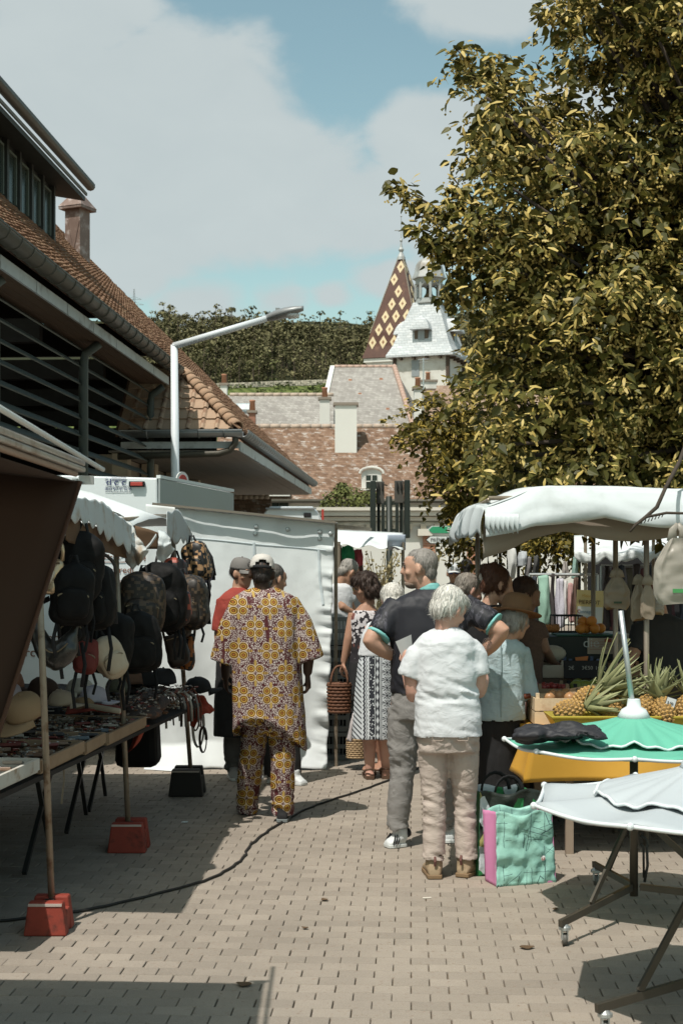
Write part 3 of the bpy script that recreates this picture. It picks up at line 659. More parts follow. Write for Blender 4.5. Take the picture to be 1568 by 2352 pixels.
for k in range(8):
 a, b = octo(.80, Zt(688))[k], octo(.80, Zt(652))[k]; m2 = MB(); m2.tube([a, b], .085, 6); m2.build('lantern_post', LEADM, lan)
 a2, b2 = octo(.78, Zt(657))[k], octo(.78, Zt(657))[(k + 1) % 8]; pts_ = [a2.lerp(b2, t / 8) + Vector((0, 0, .24 * math.sin(math.pi * t / 8) ** .7 - .12)) for t in range(9)]
 m2 = MB(); m2.tube(pts_, .06, 5); m2.build('arch', LEADM, lan)
m2 = MB(); m2.lathe([(.02, .55), (.16, .5), (.2, .2), (.33, 0)], 12, (bc.x, TY, Zt(682)), caps=True); m2.build('bell', M('bronze', (.12, .09, .05), .5, metal=.6), lan, smooth=True)
mb = MB(); mb.rings([octo(r, Zt(y)) for r, y in ((1.02, 641), (1.0, 637), (.9, 628), (.85, 618), (.78, 608), (.62, 599), (.4, 592), (.2, 588), (.08, 583), (.05, 577))]); dome = mb.build('dome', LEADM, bell, angle=30)
mb = MB(); mb.ball((bc.x + .02, TY, Zt(574)), .16, 10, 8); mb.tube([(bc.x, TY, Zt(572)), (bc.x, TY, Zt(538))], .025, 5); mb.prism([(bc.x, TY, Zt(550)), (bc.x + .45, TY, Zt(552)), (bc.x + .5, TY, Zt(545)), (bc.x, TY, Zt(542))], (0, .02, 0)); mb.build('weathervane', LEADM, dome)
for ang in (0, 90, -90):
 Md = rotz(R(-20 + ang)); o_ = Vector((bc.x, TY, 0)); m2 = MB(); hw = .42
 q = [o_ + Md @ Vector((x, y, 0)) for x, y in ((-hw, -1.6), (hw, -1.6), (hw, -.7), (-hw, -.7))]
 m2.hexa([p + Vector((0, 0, Zt(797))) for p in q], [p + Vector((0, 0, Zt(764))) for p in q]); dd = m2.build('dormer', M('oak_cheek', (.12, .085, .06)), bell)
 m2 = MB(); rr = []
 for s_, zz in ((1.3, 767), (1.25, 763), (1.0, 752), (.7, 744), (.3, 738), (.04, 734)):
  rr.append([o_ + Md @ Vector((x * s_ * hw * 1.1, -1.25 + (y + 1.25) * (.5 + .5 * s_) if y < -1.25 else y, 0)) + Vector((0, 0, Zt(zz))) for x, y in ((-1, -1.95), (1, -1.95), (1, -.4), (-1, -.4))])
 m2.rings(rr); m2.build('dormer_roof', SLATE, dd)
 n = 8; m2 = MB(); pr = [(-.2, -.3), (.2, -.3), (.2, .25)] + [(.2 * math.cos(math.pi * k / n), .25 + .25 * math.sin(math.pi * k / n)) for k in range(1, n)] + [(-.2, .25)]
 m2.prism([o_ + Md @ Vector((x, -1.6, 0)) + Vector((0, 0, Zt(782) + z)) for x, z in pr], Md @ Vector((0, -.03, 0))); m2.build('window', M('grey_pane', (.25, .27, .28), .3), dd)
# ---- spire with coloured glazed tiles
SY = 110.; sp_ = SY / F; sc_ = P(921, 0, SY); spire = empty('tiled_spire', (sc_.x, SY, 0), 'steep church spire of dark glazed tiles with cream diamond pattern', 'spire')
Zs = lambda py: CH + (HY - py) * sp_
zb, zt = Zs(829), Zs(588)
def corner(k, R_):
 a = math.atan2(-2.63, 1.18) + k * math.pi / 2; return Vector((sc_.x + R_ * math.cos(a), SY + R_ * math.sin(a), 0))
DKT = M('glazed_brown_tile', (.075, .03, .018), .45, .3, 3, .3, 14, spec=.3, dirt=(.13, .06, .035), ds=1.2)
mb = MB(); prof = [(3.35, zb), (2.95, zb + .9), (2.62, zb + 2.0), (.18, zt)]
mb.rings([[corner(k, r) + Vector((0, 0, z)) for k in range(4)] for r, z in prof]); body = mb.build('spire_roof', DKT, spire)
CRM = M('cream_glazed_tile', (.58, .47, .29), .45, .12, 4, .2, 14, spec=.3); RDT = M('red_brown_glazed_tile', (.20, .085, .03), .45)
H0 = zb + 1.2; Hs = zt - H0
for face in (-1, 0):
 def fp(s_, t):                                   # s across (m), t up from H0
  z = H0 + t; f = (z - (zb + 2.0)) / (zt - zb - 2.0); r = 2.62 + (.18 - 2.62) * f if z > zb + 2 else 2.95 + (2.62 - 2.95) * (z - zb - .9) / 1.1
  a, b = corner(face, r), corner(face + 1, r); c = (a + b) / 2; d = (b - a).normalized(); nn = Vector((d.y, -d.x, 0));
  return c + d * s_ + nn * .0 + Vector((0, 0, z)), (a - b).length / 2, (nn + Vector((0, 0, .25))).normalized()
 for row in range(9):
  t = row * 1.0;
  for col in range(-4, 5):
   s_ = (col + (.5 if row % 2 else 0)) * .86 + (.1 if face else -.1)
   c, hw, nn = fp(s_, t)
   if abs(s_) > hw + .12: continue
   def dia(k, e): return [fp(s_ - .31 * k, t)[0] + nn * e, fp(s_, t - .52 * k)[0] + nn * e, fp(s_ + .31 * k, t)[0] + nn * e, fp(s_, t + .52 * k)[0] + nn * e]
   def clip(q): return q
   if abs(s_) > hw - .2: continue
   m2 = MB(); m2.prism(dia(1, .01), nn * .03); dm_ = m2.build('tile_diamond', CRM, body)
   m2 = MB(); m2.prism(dia(.30, .04), nn * .012); m2.build('tile_diamond_heart', RDT, dm_)
   m2 = MB(); m2.prism(dia(.14, .052), nn * .012); m2.build('tile_diamond_dot', CRM, dm_) if False else None
 c, hw, nn = fp(0, 8.15);
 m2 = MB()
 for k in (-.8, .0, .8): m2.prism([fp(k * hw - .17, 8.7)[0] + nn * .02, fp(k * hw, 8.15)[0] + nn * .02, fp(k * hw + .17, 8.7)[0] + nn * .02], nn * .03)
for k in (-1, 0, 1):
 m2 = MB(); n = 60
 for i in range(n):
  f = i / n; z = zb + 2 + (zt - zb - 2) * f; r = 2.62 + (.18 - 2.62) * f + .03; p = corner(k, r) + Vector((0, 0, z)); m2.ball(p, .05, 6, 4)
 m2.build('ridge_beads', M('ridge_pale', (.4, .35, .28)), body)
for (px, py) in ((894, 642), (921, 641), (884, 685), (876, 773)):
 pass
mb = MB(); mb.lathe([(.35, 0), (.3, .25), (.12, .6), (.22, .8), (.1, 1.0), (.05, 1.4), (.12, 1.5), (.04, 1.7)], 8, (sc_.x, SY, zt - .3)); mb.tube([(sc_.x, SY, zt + 1.2), (sc_.x, SY, zt + 3.1)], .03, 6); mb.tube([(sc_.x - .5, SY, zt + 2.0), (sc_.x + .5, SY, zt + 2.0)], .035, 6); mb.ball((sc_.x, SY, zt + 3.1), .07); mb.build('cross', LEADM, spire)
mb = MB(); mb.rings([[corner(k, r) + Vector((0, 0, z)) for k in range(4)] for r, z in ((2.8, 0), (2.8, zb - .75), (2.95, zb - .7), (2.95, zb - .4), (3.2, zb - .3), (3.2, zb - .02))]); mb.build('tower_wall', PLAST, spire)
mb = MB()
for k in range(26):
 p = corner(-1, 3.02).lerp(corner(0, 3.02), k / 25.); mb.box((p.x, p.y, zb - .55), (.1, .1, .14))
mb.build('dentil', M('stone_shadow', (.4, .37, .32)), spire)
# ---- white annex with bracketed cornice
AY = 42.; an = empty('white_annex', (6, 44, 0), 'single storey white building with stone cornice and brick quoins behind the signs', 'building')
x0, x1 = P(738, 0, AY).x, 16; zc = P(0, 1166, AY).z
mb = MB(); mb.hexa([(x0, AY, 0), (x1, AY, 0), (x1, 50, 0), (x0, 50, 0)], [(x0, AY, zc - .3), (x1, AY, zc - .3), (x1, 50, zc - .3), (x0, 50, zc - .3)]); mb.build('wall', PLAST, an)
mb = MB()
for dz, h, pr in ((-.48, .10, .06), (-.33, .12, .20), (-.18, .14, .34), (-.05, .10, .42)): mb.hexa([(x0 - pr, AY - pr, zc + dz - h / 2), (x1, AY - pr, zc + dz - h / 2), (x1, 50, zc + dz - h / 2), (x0 - pr, 50, zc + dz - h / 2)], [(x0 - pr, AY - pr, zc + dz + h / 2 - .003), (x1, AY - pr, zc + dz + h / 2 - .003), (x1, 50, zc + dz + h / 2 - .003), (x0 - pr, 50, zc + dz + h / 2 - .003)])
mb.build('cornice', M('cornice_stone', (.64, .60, .52), .85, .12, 1.5, .2, 10), an)
for k in range(26):
 x = x0 + .2 + k * .4
 m2 = MB(); m2.box((x, AY - .09, zc - .56), (.17, .17, .16)); m2.build('bracket', M('bracket_stone', (.5, .44, .35)), an)
QB = course_mat('quoin_brick', (.34, .14, .08), (.42, .22, .14), .07, .22, None, var=.3, mort=(.5, .45, .4))
for px in (985, 1086):
 a = P(px, 0, AY - .02); m2 = MB(); m2.box((a.x, AY - .02, 1.3), (.36, .1, 2.6)); m2.build('quoin', QB, an)
a = P(975, 1223, AY); m2 = MB(); m2.box((a.x, AY - .1, a.z), (.42, .24, .2)); m2.build('corbel', M('cornice_stone', (.64, .6, .52)), an)
mb = MB(); mb.box((P(660, 0, 46).x, 46, 1.4), (4.4, .3, 2.8)); thing_mesh(mb, 'garden_wall', PLAST, 'white wall left of the bracketed cornice building', 'wall')
# tile coped wall behind the hall wing
tw = empty('tile_coped_wall', (P(575, 0, 33).x, 33, 0), 'low wall with brown tile coping under the hall eaves', 'wall'); a, b = P(520, 1140, 33), P(618, 1140, 33)
mb = MB(); mb.box(((a.x + b.x) / 2, 33, a.z / 2 - .1), (b.x - a.x, .3, a.z - .2)); mb.build('wall', M('rough_stone', (.26, .2, .15)), tw)
mb = MB(); mb.hexa([(a.x, 32.6, a.z - .42), (b.x + .05, 32.6, a.z - .42), (b.x + .05, 33.4, a.z - .42), (a.x, 33.4, a.z - .42)], [(a.x, 32.97, a.z - .05), (b.x + .05, 32.97, a.z - .05), (b.x + .05, 33.03, a.z - .05), (a.x, 33.03, a.z - .05)]); mb.build('coping', BROWN_T, tw)
mb = MB()
for k in range(8): mb.tube([(a.x + k * .125, 33, a.z - .04), (a.x + .12 + k * .125, 33, a.z - .03)], .07, 7)
mb.build('ridge', M('ridge_clay_pale', (.42, .33, .26)), tw, smooth=True)
# ---- hill, vineyard, wood
def hz(x, y):
 if y < 125: return -.03
 t = y - 125
 z = .0008 * t * t if t < 150 else 18 + .247 * (t - 150) * 1.0
 z = z + (0 if y < 420 else (y - 420) * -.02)
 return z - abs(x + 20) * .012 * min(1, t / 200) + 1.5 * math.sin(x * .03) * min(1, t / 200) + (2.6 * math.sin(x * .055 + y * .02) * max(0, min(1, (y - 450) / 60)))
hill = MB(); hill.grid(lambda u, v: (lambda x, y: Vector((x, y, hz(x, y))))(-600 + 1200 * u, 118 + 640 * v), 60, 80)
s = SH('vineyard', .9, spec=.1); wv = s.t.nodes.new('ShaderNodeNewGeometry').outputs['Position']; x, y, z = s.xyz(wv)
st = (x * 2.2 + y * .5 + s.noise(.05, 3, .6, wv) * 3).sin() * .5 + .5
c = s.mix(st, (.06, .085, .022), (.12, .14, .045)); c = s.scale(c, s.noise(.25, 5, .7, wv) * 1.0 + .5)
c = s.mix(s.remap(y + s.noise(.08, 3, .6, wv) * 12., 440., 450.), c, (.028, .03, .014))
tag(hill.build('hill', s.done(c), smooth=True), kind='structure')
LFC = M('wood_foliage', (.11, .115, .05), .95, .5, .07, 0, spec=.05, island=.55)
LFC2 = M('pine_foliage', (.125, .115, .06), .95, .5, .07, 0, spec=.05, island=.5)
BARK = M('pine_bark', (.10, .075, .055), .9, .3, 1, .1, 10)
def leaf_quads(mb, c, r, n, sz, rnd, squash=.7):
 for _ in range(n):
  while True:
   d = Vector((rnd.uniform(-1, 1), rnd.uniform(-1, 1), rnd.uniform(-1, 1)))
   if .25 < d.length < 1: break
  p = c + Vector((d.x * r, d.y * r, d.z * r * squash)); nn = (d.normalized() + Vector((rnd.uniform(-.6, .6), rnd.uniform(-.6, .6), rnd.uniform(-.2, .9)))).normalized()
  t = nn.orthogonal().normalized(); t = Matrix.Rotation(rnd.uniform(0, 6.3), 3, nn) @ t; b = nn.cross(t); k = sz * rnd.uniform(.6, 1.3)
  mb.add([p - t * k, p - b * k * .7, p + t * k, p + b * k * .8 + nn * k * .3], [(0, 1, 2, 3)])
def far_tree(rnd, kind, h):
 fo, tr = MB(), MB()
 lean = Vector((rnd.uniform(-.04, .04), rnd.uniform(-.04, .04), 1))
 tr.tube([Vector((0, 0, -.6)), lean * h * .5, lean * h * .93], [h * .016, h * .012, h * .004], 5)
 if kind == 0:                       # pine: bare stem, layered top
  for _ in range(14):
   z = h * rnd.uniform(.42, 1.0); r = h * .20 * (1.25 - z / h) + h * .05; a = rnd.uniform(0, 6.3); q = r * rnd.uniform(.3, 1.1)
   leaf_quads(fo, lean * z + Vector((math.cos(a) * q, math.sin(a) * q, 0)), r * .85, 14, h * .030, rnd, .45)
 else:
  for _ in range(9):
   z = h * rnd.uniform(.2, .85); a = rnd.uniform(0, 6.3); q = h * rnd.uniform(.05, .24)
   leaf_quads(fo, lean * z + Vector((math.cos(a) * q, math.sin(a) * q, 0)), h * .2, 18, h * .04, rnd, .8)
 return fo, tr
rw = random.Random(21); wood, woodt = MB(), MB(); protos = [far_tree(rw, 0, 13), far_tree(rw, 0, 15), far_tree(rw, 0, 14), far_tree(rw, 1, 9), far_tree(rw, 1, 11)]
def forest_spot(rnd):
 y = 443 + 140 * rnd.random() ** 1.15; return Vector((rnd.uniform(-.17, .14) * y, y + rnd.gauss(0, 4), 0))
def put(src, dst, M4):
 b = len(dst.v); dst.v += [M4 @ v for v in src.v]; dst.f += [tuple(b + i for i in f) for f in src.f]; dst.m += src.m
spots = []
for i in range(820):
 p = forest_spot(rw); p.z = hz(p.x, p.y) - .3; low = p.y < 470
 k = rw.choice((3, 4, 3, 4, 0)) if low else rw.choice((0, 1, 2, 0, 1, 2, 4)); s_ = rw.uniform(.55, 1.0) if rw.random() < .6 else rw.uniform(1.0, 1.4)
 spots.append((p.y, p, k, s_))
spots.sort(key=lambda t: t[0])
shared = [(protos[k][0].mesh('crown', LFC2 if k < 3 else LFC), protos[k][1].mesh('trunk', BARK)) for k in range(5)]
for i, (yy, p, k, s_) in enumerate(spots):
 Mx = Matrix.Translation(p) @ Matrix.Rotation(rw.uniform(0, 6.3), 4, 'Z') @ Matrix.Scale(s_, 4)
 if i % 14 == 0 and 330 < CX + p.x / p.y * F < 900:
  o = empty('pine_tree' if k < 3 else 'broadleaf_tree', p, 'tree standing in the dark wood on the hill behind the roofs', 'tree', 'trees of the hill wood'); o.rotation_euler = (0, 0, rw.uniform(0, 6)); o.scale = (s_,) * 3
  link('crown', shared[k][0], o); link('trunk', shared[k][1], o)
 else: put(protos[k][0], wood, Mx); put(protos[k][1], woodt, Mx)
wo = tag(wood.build('hillside_wood', LFC2), 'dark mixed wood covering the hill behind the roofs', 'wood', kind='stuff')
woodt.build('trunks', BARK, wo, world=False)
# hedge and vine rows, dry stone wall
vy = MB()
for i in range(260):
 y = rw.uniform(375, 437); x = rw.uniform(-.1, .1) * y; leaf_quads(vy, Vector((x, y, hz(x, y) + .6)), rw.uniform(.8, 1.8), 10, .5, rw, .6)
tag(vy.build('vine_rows', M('vine_leaves', (.10, .12, .035), .9, .3, .1, 0, island=.4)), 'green vine rows and bushes below the wood', 'vines', kind='stuff')
mb = MB(); x = -46.
while x < 14:
 L = rw.uniform(.5, 1.1)
 for k in range(3): mb.box((x + L / 2 + rw.uniform(-.1, .1), 438 + rw.uniform(-.2, .2), hz(x, 438) + .3 + k * .55), (L * .96, .8, .5))
 x += L
thing_mesh(mb, 'dry_stone_wall', M('pale_limestone', (.42, .38, .31), .9, .25, .5, .2, 3, island=.3), 'pale dry stone wall along the lower edge of the wood', 'wall')
# pylon
p = P(308, 716, 590); mb = MB(); hgt = 9.5
for sx, sy in ((-1, -1), (1, -1), (1, 1), (-1, 1)): mb.tube([p + Vector((sx * 1.2, sy * 1.2, -14)), p + Vector((sx * .15, sy * .15, hgt))], .09, 4)
for z, w_ in ((3, 4.0), (5.2, 3.0)): mb.tube([p + Vector((-w_, 0, z)), p + Vector((w_, 0, z))], .1, 4); mb.tube([p + Vector((-w_, 0, z)), p + Vector((0, 0, z + 1.2)), p + Vector((w_, 0, z))], .07, 4)
thing_mesh(mb, 'electricity_pylon', M('pylon_steel', (.3, .33, .34)), 'faint lattice pylon above the hall roof on the skyline', 'pylon')
# ---- street lamp
LY = 20.; lp = P(403, 0, LY); lamp = empty('street_lamp', (lp.x, LY, 0), 'white street lamp post with long slanting arm and flat lantern', 'street lamp')
LW = M('lamp_white_paint', (.62, .66, .68), .4, .06, 5, .05, 40)
zt_ = P(0, 792, LY).z; mb = MB(); mb.tube([(lp.x, LY, 0), (lp.x, LY, 2.5), (P(400, 0, LY).x, LY, zt_)], [.075, .062, .05], 14); mb.build('post', LW, lamp, smooth=True)
a, b = P(398, 795, LY), P(612, 731, LY - .1); mb = MB(); mb.tube([a, b], [.05, .045], 12); mb.build('arm', LW, lamp, smooth=True)
hd = MB(); c0 = P(602, 733, LY); c1 = P(697, 708, LY - .3); dxx = (c1 - c0); n = 14; rr = []
for i in range(n + 1):
 t = i / n; c = c0 + dxx * t; wd = .12 * math.sin(math.pi * min(.97, max(.06, t))) ** .6; ht = .035 + .045 * math.sin(math.pi * min(.98, max(.02, t)))
 rr.append([c + Vector((.1 * math.sin(a_) * 0, math.cos(a_) * wd * 1.3, math.sin(a_) * (ht if math.sin(a_) > 0 else ht * .85))) for a_ in [2 * math.pi * k / 14 for k in range(14)]])
hd.rings(rr); lh = hd.build('lantern', M('lamp_grey', (.26, .27, .27), .45, .1, 5, .05, 40, metal=.3), lamp, smooth=True)
hd = MB(); c = c0 + dxx * .72; hd.ball(c + Vector((0, 0, -.05)), (.11, .1, .05)); hd.build('lens', M('lamp_lens', (.6, .62, .62), .2), lh, smooth=True)
hd = MB(); hd.box(c0 + dxx * .38 + Vector((0, 0, .085)), (.06, .05, .03)); hd.build('sensor', M('lamp_grey', (.26, .27, .27)), lh)
# small round traffic sign behind the trailer
sg = empty('round_sign', (P(417, 0, 19).x, 19, 0), 'small round red rimmed sign showing above the trailer', 'sign'); c = P(417, 1104, 19)
mb = MB(); mb.tube([(c.x, 19, 0), (c.x, 19, c.z)], .025, 8); mb.build('post', GALV(), sg)
mb = MB(); mb.lathe([(.12, 0), (.12, .02)], 20, c, rotz(R(55)) @ rotx(R(90))); mb.build('plate', M('sign_white', (.6, .62, .6)), sg)
mb = MB(); mb.lathe([(.08, 0), (.08, .006)], 20, c + rotz(R(55)) @ Vector((0, -.021, 0)), rotz(R(55)) @ rotx(R(90))); mb.build('red_disc', M('sign_red', (.4, .06, .05)), sg)
# ---- dark green double frame on a post
FY = 19.; fr = empty('signal_frame', (P(893, 0, FY).x, FY, 0), 'dark green post carrying two tall boxed frames seen from behind', 'sign frame'); DGN = M('dark_green_paint', (.02, .027, .022), .5, .2, 5, .1, 40)
mb = MB(); mb.tube([(P(896, 0, FY).x, FY, 0), (P(893, 0, FY).x, FY, P(0, 1140, FY).z)], .042, 12); mb.build('post', DGN, fr, smooth=True)
for side, (xa, xb, xc, yt, yb) in enumerate(((850, 862, 882, 1106, 1232), (905, 924, 940, 1104, 1236))):
 za, zb_ = P(0, yt, FY).z, P(0, yb, FY).z
 def slab(x0_, x1_, z0, z1, y0, th):
  m2 = MB(); a_, b_ = P(x0_, 0, FY).x, P(x1_, 0, FY).x; m2.box(((a_ + b_) / 2, y0, (z0 + z1) / 2), (b_ - a_, th, z1 - z0)); return m2
 if side == 0:
  slab(850, 862, zb_, za, FY - .02, .34).build('side_panel', DGN, fr, bevel=.006); slab(864, 882, za - .3, za - .0, FY + .02, .1).build('hood', M('frame_brown_grey', (.075, .07, .06)), fr, bevel=.006)
  slab(866, 873, zb_, za - .3, FY + .05, .08).build('rail', DGN, fr); slab(876, 883, zb_, za - .3, FY + .02, .14).build('rail', DGN, fr)
 else:
  slab(928, 940, zb_, za, FY - .02, .34).build('side_panel', DGN, fr, bevel=.006); slab(906, 926, za - .3, za - .0, FY + .02, .1).build('hood', M('frame_brown_grey', (.075, .07, .06)), fr, bevel=.006)
  slab(908, 915, zb_, za - .3, FY + .02, .14).build('rail', DGN, fr); slab(918, 926, zb_, za - .3, FY + .05, .08).build('rail', DGN, fr)
 for k, xx in enumerate(((868, 878) if side == 0 else (911, 920))):
  slab(xx - 1.5, xx + 1.5, za - .11, za - .02, FY - .05, .03).build('clip', DARK_METAL(), fr)
 for yy in (1156, 1218):
  z_ = P(0, yy, FY).z; slab(*((882, 891) if side == 0 else (897, 908)), z_ - .02, z_ + .02, FY, .03).build('bracket', DGN, fr)
# ---- road signs
RY_ = 30.; rs = empty('direction_signpost', (P(1047, 0, RY_).x, RY_, 0), 'post with green and white arrow direction boards behind the queue', 'road sign')
mb = MB(); mb.tube([(P(1047, 0, RY_).x, RY_ + .06, 0), (P(1047, 0, RY_).x, RY_ + .06, P(0, 1190, RY_).z)], .05, 10); mb.build('post', M('sign_post_cream', (.55, .52, .42)), rs)
def arrow(x0_, x1_, y0, y1, mat, nm, e=0.):
 a_, b_ = P(x0_, y0, RY_), P(x1_, y1, RY_); zm = (a_.z + b_.z) / 2; k = (a_.z - b_.z) * .55
 m2 = MB(); m2.prism([(a_.x + e * 2, RY_ - e, zm), (a_.x + k + e, RY_ - e, b_.z + e), (b_.x - e, RY_ - e, b_.z + e), (b_.x - e, RY_ - e, a_.z - e), (a_.x + k + e, RY_ - e, a_.z - e)], (0, -.015 if e else .03, 0)); return m2.build(nm, mat, rs)
SW, SG, SK = M('sign_white', (.6, .62, .6), .45, .05), M('sign_green', (.03, .27, .13), .45, .06), M('sign_black', (.02, .02, .02))
arrow(981, 1062, 1208, 1226, SW, 'white_border'); arrow(981, 1062, 1208, 1226, SG, 'green_board', .014)
arrow(977, 1118, 1231, 1249, SK, 'black_border'); arrow(977, 1118, 1231, 1249, SW, 'white_board', .012)
text('B', .15, M('sign_white', (.6, .62, .6)), rs, P(1026, 1222.5, RY_ - .04)); text('EAUNE', .15, M('sign_white', (.6, .62, .6)), rs, P(1037, 1222.5, RY_ - .04))
text('PRÊMEAUX-PRISSEY', .105, SK, rs, P(988, 1244, RY_ - .04), xs=1.02)
a_ = P(1038, 1199, RY_); m2 = MB(); m2.box(a_, (.2, .03, .13)); m2.build('yellow_plate', M('sign_yellow', (.62, .36, .05)), rs); text('D', .1, SK, rs, P(1034, 1203, RY_ - .03))
# ---- white van roof behind the tent
VY = 25.; van = empty('white_van', (P(670, 0, VY).x, VY + 2, 0), 'white van whose roof shows above the tent wall', 'van')
x0_, x1_ = P(604, 0, VY).x, P(733, 0, VY).x; zt_ = P(0, 1164, VY).z; WPN = M('white_vehicle_paint', (.64, .68, .69), .3, .03, 3, .02, 40, spec=.5)
mb = MB(); rr = []
for y_, k in ((VY, .0), (VY + .1, .03), (VY + 4.5, .05)):
 rr.append([Vector((x, y_, z)) for x, z in ((x0_ - .05, .4), (x1_ + .05, .4), (x1_ + .05, zt_ - .5), (x1_ - .02, zt_ - .12 + k), (x1_ - .12, zt_ - .02 + k), (x0_ + .12, zt_ - .02 + k), (x0_ + .02, zt_ - .12 + k), (x0_ - .05, zt_ - .5))])
mb.rings(rr); mb.build('body', WPN, van, angle=40)
m2 = MB(); m2.box((P(706, 0, VY).x, VY - .01, P(0, 1183, VY).z), (.13, .03, .08)); m2.build('roof_lamp', BLACK(), van, bevel=.01)
m2 = MB(); m2.box((x1_ + .06, VY + .05, P(0, 1184, VY).z), (.04, .08, .22)); m2.build('tail_lamp', M('lamp_red', (.4, .05, .04), .3), van)
m2 = MB(); m2.box(((x0_ + x1_) / 2, VY - .02, zt_ - .03), (x1_ - x0_ - .1, .06, .03)); m2.build('rear_trim', M('trim_grey', (.25, .26, .26)), van)
for sx in (x0_ + .05, x1_ - .05):
 for yy in (VY + .7, VY + 3.6):
  m2 = MB(); m2.lathe([(.2, -.1), (.33, -.1), (.33, .1), (.2, .1)], 18, (sx, yy, .33), roty(R(90))); m2.build('wheel', BLACK(), van)
# ================================================================ lime trees on the right
s = SH('lime_leaf', .5, spec=.35); r = s.rnd(True); c = s.mix(r, (.032, .042, .012), (.075, .085, .02)); GL = s.done(c)
def leafm(nm, c1, c2, island, tr=.25):
 s = SH(nm, .5, spec=.3); c = s.mix(s.rnd(island), c1, c2); s.done(c)
 t = s.t.nodes.new('ShaderNodeBsdfTranslucent'); ad = s.t.nodes.new('ShaderNodeMixShader'); ad.inputs[0].default_value = tr
 s.t.links.new(c, t.inputs[0]); s.t.links.new(s.b.outputs[0], ad.inputs[1]); s.t.links.new(t.outputs[0], ad.inputs[2]); s.t.links.new(ad.outputs[0], s.t.nodes['Material Output'].inputs[0]); return s.m
LEAF, LEAF1 = leafm('lime_leaf', (.045, .047, .011), (.155, .138, .03), True), leafm('lime_leaf_single', (.045, .047, .011), (.155, .138, .03), False)
BRACT = leafm('lime_bract', (.40, .29, .07), (.62, .48, .17), True)
LEAFY, BRACTY = leafm('far_lime_leaf', (.06, .055, .010), (.14, .11, .02), True), leafm('far_lime_bract', (.34, .24, .04), (.46, .34, .08), True)
TBARK = M('lime_bark', (.055, .042, .032), .9, .3, 8, .4, 20)
def leaf_geo(mb, p, d, n, L):
 """pointed heart shaped leaf, slightly folded; d = tip direction, n = face normal"""
 d = d.normalized(); n = (n - d * n.dot(d)).normalized(); b = d.cross(n); k = L * .40
 mb.add([p, p + d * L * .12 + b * k * .75 + n * L * .10, p + d * L * .42 + b * k + n * L * .12, p + d * L * .8 + b * k * .42 + n * L * .03, p + d * L * 1.02 - n * L * .08,
   p + d * L * .8 - b * k * .42 + n * L * .03, p + d * L * .42 - b * k + n * L * .12, p + d * L * .12 - b * k * .75 + n * L * .10], [(0, 1, 2, 3, 4), (0, 4, 5, 6, 7)])
def bract_geo(mb, p, d, n, L):
 d = d.normalized(); n = (n - d * n.dot(d)).normalized(); b = d.cross(n); k = L * .16
 mb.add([p - b * k * .4, p + b * k * .4, p + d * L * .5 + b * k + n * L * .06, p + d * L * .5 - b * k + n * L * .06, p + d * L + b * k * .5 - n * L * .05, p + d * L - b * k * .5 - n * L * .05], [(0, 1, 2, 3), (3, 2, 4, 5)])
def flower_geo(mb, p, r, rnd):
 for _ in range(3):
  q = p + Vector((rnd.uniform(-r, r), rnd.uniform(-r, r), rnd.uniform(-r, 0))); k = .009
  mb.add([q + Vector((k, 0, 0)), q + Vector((0, k, 0)), q + Vector((-k, 0, 0)), q + Vector((0, 0, k)), q + Vector((0, 0, -k))], [(0, 1, 3), (1, 2, 3), (2, 0, 3), (1, 0, 4), (2, 1, 4), (0, 2, 4)])
